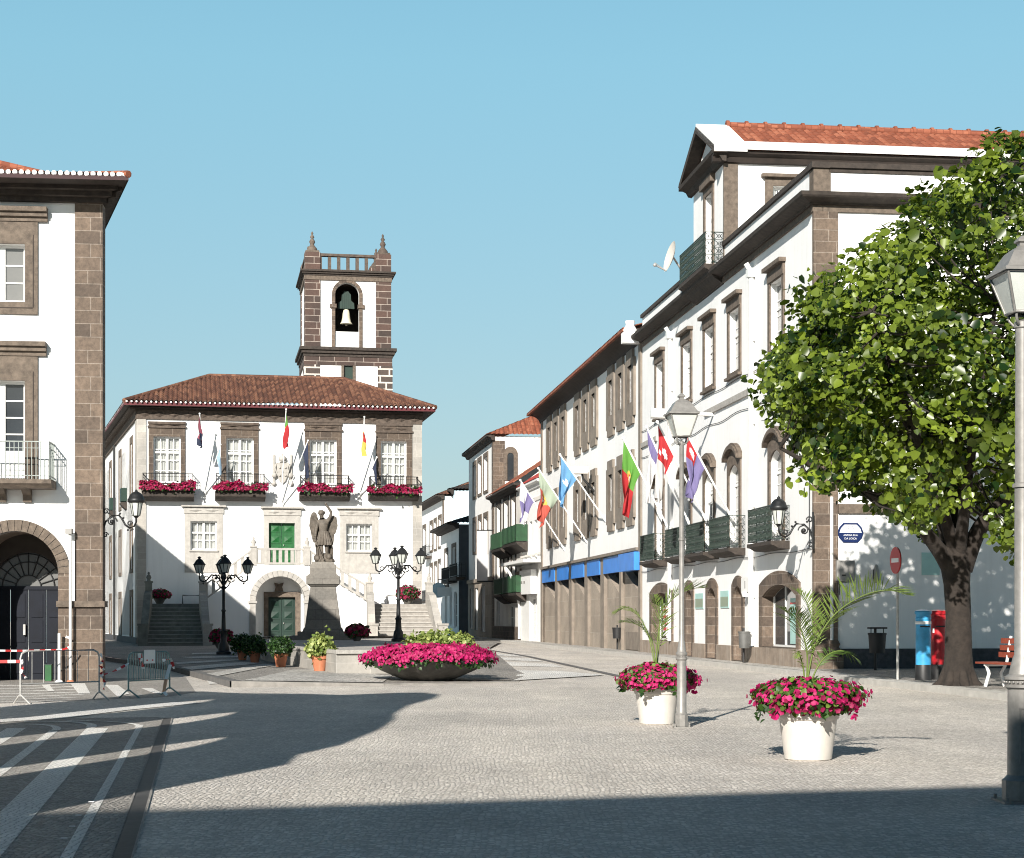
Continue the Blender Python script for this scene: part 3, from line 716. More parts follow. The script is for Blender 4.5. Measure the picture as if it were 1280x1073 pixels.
for (r_, s_) in lwr:
    window(TH, FT, *r_, y=.14, cols=2, rows=3, fw=.08, mull=.10, curtain=True, trans=.62)
    ringpart(TH, FT, rect(s_[0], s_[1], s_[2], s_[3]-.40), rect(*r_), 'greyp', -.06, .0)
    m = MB(FT); m.box(s_[0]-.04, s_[1]+.04, -.10, 0, s_[3]-.40, s_[3]-.08); m.box(s_[0]-.16, s_[1]+.16, -.24, 0, s_[3]-.08, s_[3])
    m.box(r_[0]-.06, r_[1]+.06, -.14, -.06, r_[2]-.07, r_[2]-.01)
    for k in (0, 1):
        c = s_[0]+(s_[1]-s_[0])*(.28+.44*k); zc = s_[3]-.24; m.add([(c-.36,-.10,zc),(c,-.10,zc-.11),(c+.36,-.10,zc),(c,-.10,zc+.11),(c,-.17,zc)], [(0,1,4),(1,2,4),(2,3,4),(3,0,4)])
    m.build('carved_lintel', M['greyp'], TH)
# upper green door
ds = FT.r(330, 634, 375, 700); ringpart(TH, FT, rect(ds[0], ds[1], zL, ds[3]-.42), rect(*gd), 'greyp', -.06, 0)
m = MB(FT); m.box(ds[0]-.04, ds[1]+.04, -.10, 0, ds[3]-.42, ds[3]-.08); m.box(ds[0]-.16, ds[1]+.16, -.24, 0, ds[3]-.08, ds[3])
for k in (0, 1):
    c = ds[0]+(ds[1]-ds[0])*(.28+.44*k); zc = ds[3]-.25; m.add([(c-.34,-.10,zc),(c,-.10,zc-.11),(c+.34,-.10,zc),(c,-.10,zc+.11),(c,-.17,zc)], [(0,1,4),(1,2,4),(2,3,4),(3,0,4)])
m.build('carved_lintel', M['greyp'], TH)
def leafdoor(rt, fr, x0, x1, z0, z1, y, mat, rows=4, leaves=2, name='door'):
    m = MB(fr); w = (x1-x0)/leaves
    for i in range(leaves):
        a, b = x0+w*i+.008, x0+w*(i+1)-.008; m.box(a, b, y, y+.06, z0, z1)
        for j in range(rows):
            q0 = z0+(z1-z0)*(j+.12)/rows; q1 = z0+(z1-z0)*(j+.88)/rows
            m.box(a+.08, b-.08, y-.02, y, q0, q1)
            cxx, czz = (a+b)/2, (q0+q1)/2
            m.add([(a+.13,y-.02,q0+.06),(b-.13,y-.02,q0+.06),(b-.13,y-.02,q1-.06),(a+.13,y-.02,q1-.06),(cxx,y-.07,czz)], [(0,1,4),(1,2,4),(2,3,4),(3,0,4)])
    d = m.build(name, M[mat], rt)
    m = MB(fr); m.ball(((x0+x1)/2+.1, y-.06, z0+1.05), .035, 6); m.build('handle', M['galv'], d)
    return d
leafdoor(TH, FT, *gd, .2, 'greendoor', 4)
# corner pilasters, cornice frieze with lozenges
m = MB(FT); m.box(-.03, FT.at(182.5, 600)[0], -.07, .3, 0, ZT); m.box(FT.at(515.5, 600)[0], xr+.03, -.07, .3, 0, ZT); m.build('corner_pilaster', M['greyb'], TH)
zf = FT.at(350, 519)[1]+.12
m = MB(FT); m.box(-.05, xr+.05, -.10, .1, ZT, zf)
k = 20
for i in range(k):
    c = .35+(xr-.7)*i/(k-1); zc = (ZT+zf)/2; m.add([(c-.3,-.10,zc),(c,-.10,zc-.14),(c+.3,-.10,zc),(c,-.10,zc+.14),(c,-.20,zc)], [(0,1,4),(1,2,4),(2,3,4),(3,0,4)])
m.build('frieze', M['thstp'], TH)
stepcornice(TH, FT, -.1, xr+.1, zf, ZE+.02, .45, 'darkst', 'cornice', 3)
eoT = .78
e0 = FT.w(-.62, -eoT, ZE+.05); e1 = FT.w(xr+.62, -eoT, ZE+.05); e2 = e0-dTs*(SL+1.5); e3 = e1+FT.dy*16; u = Vector((0,0,.165))
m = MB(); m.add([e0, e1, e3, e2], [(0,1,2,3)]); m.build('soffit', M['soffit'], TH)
m = MB(); m.add([e0, e1, e1+u, e0+u, e2, e2+u, e3, e3+u], [(0,1,2,3), (4,0,3,5), (1,6,7,2)]); m.build('eave_board', M['redboard'], TH)
ra = FT.at(262, 472, 4.6); rb = FT.at(430, 475, 4.6); zr = (ra[1]+rb[1])/2
RA = FT.w(ra[0], 4.6, zr); RB = FT.w(rb[0], 4.6, zr); RA2 = RA-dTs*15; RB2 = RB+FT.dy*8
uu = Vector((0,0,.15))
slope_part(TH, e0+uu, e1+uu, RB, RA, 'tile_t', per=.235, amp=.10, rows=14, course=.04)
slope_part(TH, e2+uu, e0+uu, RA, RA2, 'tile_t', per=.35, amp=.06, rows=8)
slope_part(TH, e1+uu, e3+uu, RB2, RB, 'tile_t', per=.35, amp=.06, rows=8)
m = MB(); m.add([RA, RB, RB2, RA2], [(0,1,2,3)]); m.build('roof_top', M['tile_t'], TH)
m = MB()
for a, b in ((e0+uu, RA), (RA, RB), (RB, e1+uu)): m.tube([a+Vector((0,0,.05)), b+Vector((0,0,.05))], .13, 8)
m.build('ridge_tiles', M['tile_t'], TH)
m = MB(); tile_ends(m, e0+uu+Vector((0,0,.02))-FT.dy*.12, e1+uu+Vector((0,0,.02))-FT.dy*.12, .235, .052, .25, -FT.dy); tile_ends(m, e2+uu, e0+uu, .3, .07, .2, -FTs.dy); m.build('eave_tile_ends', M['tile_w'], TH)
m = MB(FT); m.box(xr, xr+.01, .3, 16, 0, ZT+.2); m.build('gable_wall', M['white'], TH)
# side wall with three storeys of narrow windows
hs = []; sw = []
for px in (164.8, 150.6, 138.6, 130.6, 125):
    x = FTs.at(px, 700)[0]
    for z0, z1 in ((.5, 2.5), (3.9, 5.9), (7.5, 10.3)):
        r_ = (x-.55, x+.55, z0, z1); hs.append(rect(*r_)); sw.append((r_, rect(x-.85, x+.85, z0-.2, z1+.35), z0))
wallface(TH, FTs, rect(0, SL, 0, ZT), hs, 'white', .3, 'side_wall')
for r_, s_, z0 in sw:
    window(TH, FTs, *r_, y=.18, cols=1, rows=4, glass='glass'); ringpart(TH, FTs, s_, rect(*r_), 'brownp', -.05, 0)
m = MB(FTs); m.box(SL-.9, SL, -.05, .2, 0, ZT); m.build('corner_pilaster', M['greyb'], TH)
m = MB(FTs); m.box(0, SL, -.06, .1, 0, .45); m.build('plinth', M['basalt'], TH)
m = MB(FTs); m.box(0, SL, -.10, .1, ZT, zf); m.box(0, SL+.2, -.40, .1, zf, ZE+.03); m.build('side_cornice', M['thstp'], TH)
for px in (158, 144):
    x = FTs.at(px, 615)[0]
    m = MB(FTs); m.extr([(0, 7.1), (-.2, 7.25), (-.32, 7.4), (-.32, 7.5), (0, 7.5)], x-.4, x+.4); b_ = m.build('balcony', M['darkst'], TH)
    m = MB(FTs); m.box(x-.38, x+.38, -.31, -.28, 7.55, 8.25); m.box(x-.38, x-.35, -.28, 0, 7.55, 8.25); m.box(x+.35, x+.38, -.28, 0, 7.55, 8.25); m.build('railing', M['greendk'], b_)
m = MB(FTs); x = FTs.at(145.5, 700)[0]; m.tube([(x, -.12, .2), (x, -.12, ZT)], .07, 8); x2 = FTs.at(168.5, 700)[0]-.35
m.build('downpipe', M['iron'], TH)
# balconies of the upper windows
BX = [(174, 245.5, 613.5), (266, 335, 614), (372, 441, 616), (459, 527, 617.5)]
FB = []
for a, b, yb in BX:
    x0, x1, z0, z1 = FT.r(a+3, 622, b-3, yb, -.75)
    m = MB(FT); m.extr([(0, z0-.14), (-.45, z0-.10), (-.72, z0), (-.78, z0+.05), (-.78, z1), (0, z1)], x0, x1); b_ = m.build('balcony', M['darkst'], TH)
    zt = FT.at((a+b)/2, yb-21.5, -.75)[1]
    railing(FT, x0+.06, x1-.06, -.72, z1, zt, 12, r=.016, top=.028).build('railing', M['iron'], b_)
    FB.append((x0, x1, z1))
# coat of arms
ca = FT.r(341, 567.6, 365, 606.6); m = MB(FT); cxa = (ca[0]+ca[1])/2; ww = ca[1]-ca[0]; hh = ca[3]-ca[2]
m.slab([(cxa-.3*ww, ca[2]+.35*hh), (cxa-.15*ww, ca[2]+.12*hh), (cxa, ca[2]+.04*hh), (cxa+.15*ww, ca[2]+.12*hh), (cxa+.3*ww, ca[2]+.35*hh), (cxa+.3*ww, ca[2]+.72*hh), (cxa-.3*ww, ca[2]+.72*hh)], [], -.12, 0, bk=False)
for sx in (-1, 1):
    m.box(cxa+sx*.45*ww-.045, cxa+sx*.45*ww+.045, -.1, 0, ca[2]+.05*hh, ca[2]+.98*hh); m.ball((cxa+sx*.43*ww, -.12, ca[2]+.3*hh), .14, 6); m.ball((cxa+sx*.45*ww, -.06, ca[2]+.04*hh), .12, 6)
    m.tube([(cxa+sx*.3*ww, -.1, ca[2]+.7*hh), (cxa+sx*.4*ww, -.12, ca[2]+.55*hh), (cxa+sx*.3*ww, -.1, ca[2]+.4*hh), (cxa+sx*.42*ww, -.1, ca[2]+.2*hh)], .05, 6)
m.ball((cxa, -.1, ca[2]+.84*hh), .2, 6, sz=.9); m.box(cxa-.14, cxa+.14, -.18, -.05, ca[2]+.72*hh, ca[2]+.8*hh); m.tube([(cxa, -.1, ca[2]+.9*hh), (cxa, -.1, ca[2]+hh)], .05, 6)
for i in range(5): m.ball((cxa+(-.14, .14, 0, -.14, .14)[i], -.14, ca[2]+(.55, .55, .42, .3, .3)[i]*hh), .055, 6)
m.build('coat_of_arms', M['greyp'], TH)
# ---- stairway block: two upper flights to a central landing, two lower flights to the front
yL = -2.0; xc = FT.at(350.5, 700, yL)[0]
xa0, xa1 = FT.at(317, 706, yL)[0], FT.at(384, 706, yL)[0]; xs0 = FT.at(253, 760, yL)[0]; xs1 = FT.at(462, 760, yL)[0]
zM = 2.1; z0p = .12
xo0 = FT.at(186, 760, yL)[0]; xo1 = FT.at(536, 760, yL)[0]
Rb = FT.at(389, 751, yL)[0]-xc; Rw = Rb-.30; zsp = FT.at(350, 713, yL)[1]-Rb
m = MB(FT); outer = [(xs0, 0), (xc-Rb, 0), (xc-Rb, zsp)]+arc(xc, zsp, Rb, 180, 0, 24)[1:-1]+[(xc+Rb, zsp), (xc+Rb, 0), (xs1, 0), (xs1, zM), (xa1, zL), (xa0, zL), (xs0, zM)]
m.panel(outer, [], yL); 
m.quad((xs0, yL, zM), (xa0, yL, zL), (xa0, -.02, zL), (xs0, -.02, zM)); m.quad((xa1, yL, zL), (xs1, yL, zM), (xs1, -.02, zM), (xa1, -.02, zL)); m.quad((xa0, yL, zL), (xa1, yL, zL), (xa1, -.02, zL), (xa0, -.02, zL))
m.build('stair_wall', M['white'], TH)
m = MB(FT)
for i in range(17):
    a0, a1 = 180*i/17+.3, 180*(i+1)/17-.3; m.slab(arc(xc, zsp, Rb, a0, a1, 3)+arc(xc, zsp, Rw, a0, a1, 3)[::-1], [], yL-.06, yL+.3, bk=False)
for sx in (-1, 1):
    a, b = sorted((xc+sx*Rb, xc+sx*Rw)); m.box(a, b, yL-.06, yL+.3, z0p, zsp-.12); m.box(a-.06, b+.06, yL-.12, yL+.3, zsp-.12, zsp)
m.build('arch_surround', M['greyp'], TH)
m = MB(FT); m.rim(archloop(xc-Rw, xc+Rw, 0, zsp, n=24), yL+.3, -.6)
gdl = FT.r(335.4, 746.7, 369, 806, -.6); m.panel(archloop(xc-Rw, xc+Rw, 0, zsp, n=24), [rect(gdl[0], gdl[1], .05, gdl[3])], -.6); m.build('porch_vault', M['white'], TH)
leafdoor(TH, FT, gdl[0], gdl[1], .1, gdl[3], -.45, 'greendk', 4)
m = MB(FT); m.slab(rect(gdl[0]-.22, gdl[1]+.25, .12, gdl[3]+.26), [rect(gdl[0], gdl[1], .12, gdl[3])], -.68, -.6, bk=False); m.build('door_surround', M['brownp'], TH)
m = MB(FT); m.slab([(xc-.22, gdl[3]+.28), (xc+.22, gdl[3]+.28), (xc+.16, gdl[3]+.5), (xc+.24, gdl[3]+.72), (xc, gdl[3]+.66), (xc-.24, gdl[3]+.72), (xc-.16, gdl[3]+.5)], [], -.72, -.6, bk=False); m.build('carved_crest', M['brownp'], TH)
m = MB(FT)                                                       # landings left and right, then steps
for a, b in ((xo0, xs0), (xs1, xo1)):
    m.box(a, b, yL, -.02, 0, zM)
    ns = 11; rise = (zM-z0p)/ns; tr = .31
    for i in range(ns-1):
        w = .03*(ns-1-i); z1 = z0p+rise*(i+1); yf = yL-tr*(ns-1-i)
        m.box(a-w*.2, b+w*.2, yf, yL if i == ns-2 else yf+tr+.02, 0, z1-.05); m.m = 1; m.box(a-w*.2, b+w*.2, yf-.035, yL if i == ns-2 else yf+tr, z1-.05, z1); m.m = 0
    m.box(a-.25, b+.25, yL-tr*(ns-1)-.35, yL-tr*(ns-1), 0, z0p+.06)
for p_, mt_ in zip(sorted(m.split(), key=lambda q: min(v.x for v in q.v)), (('moss', 'treadshade'), ('greyr', 'greyp'))): p_._build('lower_stairs', [M[q] for q in mt_], TH)  # shade put into the colour: darker left flight, risers darker than treads
def postfin(m, x, y, z0, z1, w=.16):
    m.box(x-w, x+w, y-w, y+w, z0, z1); m.box(x-w*1.25, x+w*1.25, y-w*1.25, y+w*1.25, z1, z1+.08)
    m.lathe([(.11,0),(.07,.06),(.13,.16),(.10,.26),(.04,.32),(.065,.38),(.02,.45)], (x, y, z1+.08), 10)
m = MB(FT)
yF = yL-tr*(ns-1)
for x, sg in ((xo0, -1), (xs0, 1), (xs1, -1), (xo1, 1)):
    w = .17; n_ = 10                                               # sloping side parapets flaring forward
    pts = [(yL-.2, zM+.62), (yL-1.0, zM+.42), (yF+.5, .95), (yF-.15, .95)]
    x_ = x+(.0 if sg > 0 else 0)
    fl = [0, .05*sg, .16*sg, .2*sg]
    for i in range(3):
        (ya, za), (yb, zb) = pts[i], pts[i+1]; xa, xb = x_+fl[i], x_+fl[i+1]
        m.add([(xa-w,ya,0),(xa+w,ya,0),(xa+w,ya,za),(xa-w,ya,za),(xb-w,yb,0),(xb+w,yb,0),(xb+w,yb,zb),(xb-w,yb,zb)], [(0,1,2,3),(7,6,5,4),(3,2,6,7),(0,3,7,4),(2,1,5,6)])
    m.box(x_+fl[3]-w-.05, x_+fl[3]+w+.05, yF-.42, yF-.05, 0, 1.05); m.box(x_+fl[3]-w-.09, x_+fl[3]+w+.09, yF-.46, yF-.01, 1.05, 1.15)
    postfin(m, x_, yL-.1, 0, zM+1.0)
for p_ in m.split(): p_._build('stair_parapet', M['moss' if max(v.x for v in p_.v) < xs0-.5 else 'greyb'], TH)  # left outer parapet takes the same painted-in shade
m = MB(FT); hb = .82                                               # balustrades
def bal_run(m, p, q, y, n):
    (xa, za), (xb, zb) = p, q
    for (o0, o1) in ((0.02, .12), (hb-.1, hb)):
        m.add([(xa,y-.1,za+o0),(xb,y-.1,zb+o0),(xb,y-.1,zb+o1),(xa,y-.1,za+o1),(xa,y+.1,za+o0),(xb,y+.1,zb+o0),(xb,y+.1,zb+o1),(xa,y+.1,za+o1)], [(0,1,2,3),(7,6,5,4),(3,2,6,7),(1,0,4,5)])
    for i in range(n):
        t = (i+.5)/n; x = xa+(xb-xa)*t; z = za+(zb-za)*t
        m.box(x-.08, x+.08, y-.08, y+.08, z+.05, z+hb-.05)
bal_run(m, (xa0, zL), (xa1, zL), yL+.1, 9); bal_run(m, (xs0, zM+.05), (xa0, zL), yL+.1, 7); bal_run(m, (xa1, zL), (xs1, zM+.05), yL+.1, 8)
for x in (xa0, xa1): postfin(m, x, yL+.1, zL-.02, zL+hb+.02, .15)
m.build('balustrade', M['greyp'], TH)
m = MB(FT); m.box(xo0-.3, xs0, yL-.08, yL+.1, 0, .35) if False else None
m = MB(FT); m.box(.0, xo0-.05, -.12, 0, 0, .45); m.box(xs0+.2, xc-Rb, yL-.05, yL, 0, .3); m.box(xc+Rb, xs1-.2, yL-.05, yL, 0, .3); m.build('plinth', M['basalt'], TH)
m = MB(FT); zz_ = zM+.0
for x in (xo0+1.6, xs1+1.0): m.tube([(x, -1.0, zM), (x, -1.0, zM+.42), (x+.9, -1.0, zM+.42), (x+.9, -1.0, zM)], .03, 6)
m.build('handrail', M['iron'], TH)
# ------------------------------------------------------------------ bell tower
KO = Vector((-259/F*108, 108, 0)); FK = Fr(KO, (1, .174))
BT = root('bell_tower', KO, 'square bell tower of dark basalt and white plaster rising behind the tiled roof', 'tower')
TW = FK.at(489, 400)[0]; TD = 5.3
zc0, zc1 = FK.at(435, 449)[1], FK.at(435, 435)[1]; zt0, zt1 = FK.at(435, 347)[1], FK.at(435, 339)[1]; zbt = FK.at(435, 319)[1]
q = FK.at(400.5, 400)[0]; q2 = FK.at(470, 400)[0]
m = MB(FK)
for x0, x1 in ((0, q), (q2, TW)):
    m.box(x0, x1, 0, q, zc1, zt0); m.box(x0, x1, TD-q, TD, zc1, zt0)
m.build('quoin', M['towerst'], BT)
xb0, xb1 = FK.at(419, 400)[0], FK.at(449, 400)[0]; xbc = (xb0+xb1)/2; zsb = FK.at(434, 368.5)[1]; zim = FK.at(434, 381)[1]; zbb = FK.at(434, 434)[1]
ah = archloop(xb0, xb1, zbb+.02, zsb, n=18)
m = MB(FK); m.panel(rect(q, q2, zc1, zt0), [ah], .06); m.rim(ah, .06, .5)
m.quad((.06, TD-q, zc1), (.06, q, zc1), (.06, q, zt0), (.06, TD-q, zt0)); m.quad((TW-.06, q, zc1), (TW-.06, TD-q, zc1), (TW-.06, TD-q, zt0), (TW-.06, q, zt0)); m.quad((q2, TD-.06, zc1), (q, TD-.06, zc1), (q, TD-.06, zt0), (q2, TD-.06, zt0))
m.build('belfry_wall', M['white'], BT)
m = MB(FK); Ro_ = xbc-FK.at(414.8, 400)[0]; Ri_ = (xb1-xb0)/2
for i in range(13):
    a0, a1 = 180*i/13+.5, 180*(i+1)/13-.5; m.slab(arc(xbc, zsb, Ro_, a0, a1, 3)+arc(xbc, zsb, Ri_, a0, a1, 3)[::-1], [], 0, .1, bk=False)
for sx in (-1, 1):
    a, b = sorted((xbc+sx*Ri_, xbc+sx*Ro_)); m.box(a, b, 0, .1, zbb, zsb); m.box(a-.12, b+.08, -.08, .3, zim-.22, zim+.02) if sx < 0 else m.box(a-.08, b+.12, -.08, .3, zim-.22, zim+.02)
m.build('arch_surround', M['brown'], BT)
m = MB(FK); m.box(xb0, xb1, .12, .3, zbb, FK.at(434, 414.5)[1]); m.build('arch_parapet', M['white'], BT)
m = MB(FK); m.box(q, q2, .52, TD-.5, zc1, zt0-.05); bmi = m; 
m = MB(FK); X0, X1, Y0, Y1 = xb0-.6, xb1+.6, .5, 3.2
m.quad((X0,Y1,zc1),(X1,Y1,zc1),(X1,Y1,zt0),(X0,Y1,zt0)); m.quad((X0,Y0,zc1),(X0,Y1,zc1),(X0,Y1,zt0),(X0,Y0,zt0)); m.quad((X1,Y0,zc1),(X1,Y0,zt0),(X1,Y1,zt0),(X1,Y1,zc1)); m.quad((X0,Y0,zt0-.1),(X1,Y0,zt0-.1),(X1,Y1,zt0-.1),(X0,Y1,zt0-.1)); m.build('belfry_chamber', M['inside'], BT)
bz = FK.at(434, 405.5, .8)[1]; bh = FK.at(434, 386.6, .8)[1]-bz
m = MB(FK); m.lathe([(.39,0),(.37,.04),(.30,.14*bh),(.25,.4*bh),(.22,.7*bh),(.17,.92*bh),(.03,bh)], (xbc, .8, bz), 20); m.ball((xbc, .8, bz-.05), .07, 6); m.tube([(xbc,.8,bz+.1),(xbc,.8,bz-.1)], .03, 6)
bl = m.build('bell', M['bell'], BT)
m = MB(FK); h0 = bz+bh; m.slab([(xbc-.5, h0), (xbc+.5, h0), (xbc+.48, h0+.35), (xbc+.3, h0+.5), (xbc+.28, h0+.85), (xbc+.12, h0+1.08), (xbc-.12, h0+1.08), (xbc-.28, h0+.85), (xbc-.3, h0+.5), (xbc-.48, h0+.35)], [], .68, .92)
for i in range(5): m.box(xbc-.26+.13*i-.02, xbc-.26+.13*i+.02, .66, .68, h0+.02, h0+.9)
m.build('headstock', M['greendk'], bl)
def ringcornice(m, z0, z1, o1, o2, n=3):
    for i in range(n):
        o = o1+(o2-o1)*i/(n-1); za = z0+(z1-z0)*i/n; zb = z0+(z1-z0)*(i+1)/n; m.box(-o, TW+o, -o, TD+o, za, zb)
m = MB(FK); ringcornice(m, zc0+.12, zc1, .10, .32); m.build('lower_cornice', M['darkst'], BT)
m = MB(FK); ringcornice(m, zt0+.06, zt1, .08, .27); m.build('upper_cornice', M['darkst'], BT)
zq0 = FK.at(435, 456)[1]
m = MB(FK); m.box(-.06, TW+.06, -.06, TD+.06, zq0-.05, zc0+.12); m.build('band', M['towerst'], BT)
m = MB(FK); m.box(-.04, TW+.04, -.04, TD+.04, zt0-.2, zt0+.06); m.build('upper_band', M['brownp'], BT)
qq = FK.at(400, 480)[0]; qq2 = FK.at(472, 480)[0]; lo = zq0-.05
m = MB(FK); m.box(-.06, qq, -.06, qq, 0, lo); m.box(qq2, TW+.08, -.06, qq, 0, lo); m.box(-.06, qq, TD-qq, TD+.06, 0, lo); m.box(qq2, TW+.08, TD-qq, TD+.06, 0, lo); m.build('lower_quoin', M['towerst2'], BT)
d0, d1 = FK.at(430, 470)[0], FK.at(441, 470)[0]
m = MB(FK); m.panel(rect(qq, qq2, 0, lo), [rect(d0, d1, 9, lo-.02)], .0); m.quad((0, TD-qq, 0), (0, qq, 0), (0, qq, lo), (0, TD-qq, lo)); m.quad((TW, qq, 0), (TW, TD-qq, 0), (TW, TD-qq, lo), (TW, qq, lo)); m.build('lower_wall', M['white'], BT)
m = MB(FK); m.box(d0, d1, .12, .2, 9, lo-.02); m.build('shutter', M['greendk'], BT)
m = MB(FK); m.box(d0-.17, d0, -.05, .12, 9, lo); m.box(d1, d1+.17, -.05, .12, 9, lo); m.build('shutter_frame', M['brownp'], BT)
pw = FK.at(400.5, 330)[0]
m = MB(FK)
for x in (0, TW-pw):
    for y in (0, TD-pw): m.box(x, x+pw, y, y+pw, zt1, zbt+.12)
m.build('corner_pedestal', M['towerst'], BT)
m = MB(FK); n_ = 6
for (ax, a0, a1, c) in (('x', pw, TW-pw, .2), ('x', pw, TW-pw, TD-.2), ('y', pw, TD-pw, .2), ('y', pw, TD-pw, TW-.2)):
    for i in range(n_+1):
        t = a0+(a1-a0)*i/n_
        if ax == 'x': m.box(t-.1, t+.1, c-.1, c+.1, zt1, zbt-.1)
        else: m.box(c-.1, c+.1, t-.1, t+.1, zt1, zbt-.1)
    if ax == 'x': m.box(a0, a1, c-.17, c+.17, zbt-.1, zbt+.06)
    else: m.box(c-.17, c+.17, a0, a1, zbt-.1, zbt+.06)
m.build('balustrade', M['thstp'], BT)
for x in (pw/2, TW-pw/2):
    for y in (pw/2, TD-pw/2):
        m = MB(FK); z = zbt+.12; m.box(x-.42, x+.42, y-.42, y+.42, z, z+.12)
        m.lathe([(.34,.12),(.3,.3),(.2,.42),(.12,.52),(.13,.58),(.19,.7),(.13,.84),(.07,.9),(.14,1.0),(.08,1.1),(.05,1.16),(.08,1.24),(.01,1.36)], (x, y, z), 12); m.build('finial', M['brownp'] if x < 2 else M['thstp'], BT)
# ------------------------------------------------------------------ right corner building
FR = Fr(Rfar, dR); LR = (Rcor-Rfar).length; FRs = Fr(Rcor, nR)
RB_ = root('corner_building', Rcor, 'large white corner building with gabled attic storey, dark cornice and iron balconies', 'building')
zc_, zC_, zP = 11.78, 12.2, 13.0
holes = []; wins = []; arches = []; shops = []
for a, b in ((819.6, 830.7), (852.5, 865.6), (879.7, 894.7), (910, 927.4), (961, 981.7), (1001, 1017)):
    if a > 1000: continue
    x0, x1 = FR.at(a, 500)[0], FR.at(b, 500)[0]; c = (x0+x1)/2
    o = (c-.62, c+.62, 8.85, 10.72); holes.append(rect(*o)); wins.append((o, c))
    af = (c-.62, c+.62, 3.5, 5.75); holes.append(segloop(*af, .28)); arches.append((af, c))
doors = []
for a, b in ((916, 931), (883.5, 898), (856.6, 868)):
    x0, x1 = FR.at(a, 760)[0], FR.at(b, 760)[0]; o = (x0+.28, x1-.28, .13, 2.12); holes.append(segloop(*o, .24)); doors.append(o)
for a, b in ((951, 1001), (813.5, 842)):
    x0, x1 = FR.at(a, 760)[0], FR.at(b, 760)[0]; o = (x0+.34, x1-.28, .60, 2.0); holes.append(segloop(*o, .32)); shops.append(o)
wallface(RB_, FR, rect(0, LR, 0, zc_), holes, 'white2', .34)
for (o, c) in wins:
    window(RB_, FR, *o, y=.14, cols=1, rows=4, fw=.08, mull=.10, glass='glassg', trans=.62)
    m = MB(FR); m.slab(rect(o[0]-.2, o[1]+.2, o[2]-.12, o[3]+.02), [rect(*o)], -.05, 0, bk=False); m.box(o[0]-.2, o[1]+.2, -.07, 0, o[3]+.02, o[3]+.34); m.box(o[0]-.28, o[1]+.28, -.2, 0, o[3]+.34, o[3]+.45); m.box(o[0]-.24, o[1]+.24, -.13, 0, o[2]-.2, o[2]-.12)
    m.build('window_surround', M['brownp'], RB_)
for (o, c) in arches:
    w_ = window(RB_, FR, o[0], o[1], o[2], o[3]+.30, y=.14, cols=1, rows=5, fw=.08, mull=.10, glass='glassg', trans=.75, lower=.25)
    m = MB(FR); m.slab(segloop(o[0]-.2, o[1]+.2, o[2], o[3]+.42, .34), [segloop(*o, .28)], -.05, 0, bk=False); m.build('window_surround', M['brownp'], RB_)
    cl = segloop(o[0]-.26, o[1]+.26, o[2], o[3]+.42, .34)[2:]; m = MB(FR); top = [(x, z+.12) for x, z in cl]; m.slab(cl+top[::-1], [], -.2, 0, bk=False); m.slab(top+[(x, z+.06) for x, z in top][::-1], [], -.14, 0, bk=False); m.build('arched_hood', M['brownp'], RB_)
for o in doors:
    m = MB(FR); m.slab(segloop(o[0]-.28, o[1]+.28, .12, o[3]+.28, .28), [segloop(*o, .24)], -.05, 0, bk=False); m.rim(segloop(o[0]+.006, o[1]-.006, o[2]+.006, o[3]-.006, .24), -.045, .20); m.build('door_surround', M['brown'], RB_)
    w_ = window(RB_, FR, o[0], o[1], o[2], o[3]+.24, y=.22, cols=1, rows=1, fw=.07, mull=.07, glass='glass', trans=.8, name='door', lower=.3)
for k, o in enumerate(shops):
    m = MB(FR); m.slab(segloop(o[0]-.34, o[1]+.28, .57, o[3]+.34, .36), [segloop(*o, .32)], -.06, 0, bk=False); m.rim(segloop(o[0]+.006, o[1]-.006, o[2]+.006, o[3]-.006, .32), -.055, .29); m.build('window_surround', M['brown'], RB_)
    m = MB(FR); y = .30
    m.quad((o[0], y, o[2]), (o[1], y, o[2]), (o[1], y, o[3]+.34), (o[0], y, o[3]+.34)); w_ = m.build('shop_window', M['glass'], RB_)
    m = MB(FR); 
    for x in (o[0]+.03, o[0]+(o[1]-o[0])*.36, o[1]-.03): m.box(x-.025, x+.025, y-.03, y, o[2], o[3]+.3)
    m.box(o[0], o[1], y-.03, y, o[2], o[2]+.06); m.build('glazing_bars', M['wood_w'], w_)
    m = MB(FR); xa = o[0]+(o[1]-o[0])*(.5 if k == 0 else .15); xb = o[0]+(o[1]-o[0])*.94
    m.box(xa, xb, y-.02, y-.008, .7 if k == 0 else .75, 1.95); m.m = 1; m.box(xa, xb, y-.024, y-.02, 1.78, 1.83)
    m.build('window_poster', [M['tealp'] if k == 0 else M['plainw'], M['signred']], w_)
    if k == 0:
        m = MB(FR); m.tube([(xa+.2+.3*math.cos(t*.5), y-.026, 1.45+.10*math.sin(t)) for t in range(0, 14)], .012, 4); m.build('poster_drawing', M['greendoor'], w_)
    else:
        m = MB(FR)
        for i in range(4): m.box(xa+.1, xb-.15*(i % 2)-.1, y-.026, y-.02, .95+.22*i, 1.07+.22*i)
        m.build('poster_drawing', M['signred'], w_)
# plinth in pieces between the doors
xs = sorted([(o[0]-.28, o[1]+.28) for o in doors]); p = 0; m = MB(FR)
for a, b in xs+[(LR+.05, LR+.05)]:
    m.box(p, a, -.07, .0, 0, .57); p = b
m.build('plinth', M['plinth'], RB_)
m = MB(FR)
for (o, c) in [(w_[0], w_[1]) for w_ in []]: pass
for a, b in ((882, 940), (803, 822)):
    x0, x1 = FR.at(a, 500)[0], FR.at(b, 500)[0]; m.box(x0, x1, -.07, 0, 7.92, 8.10)
m.build('string_course', M['greyp'], RB_)
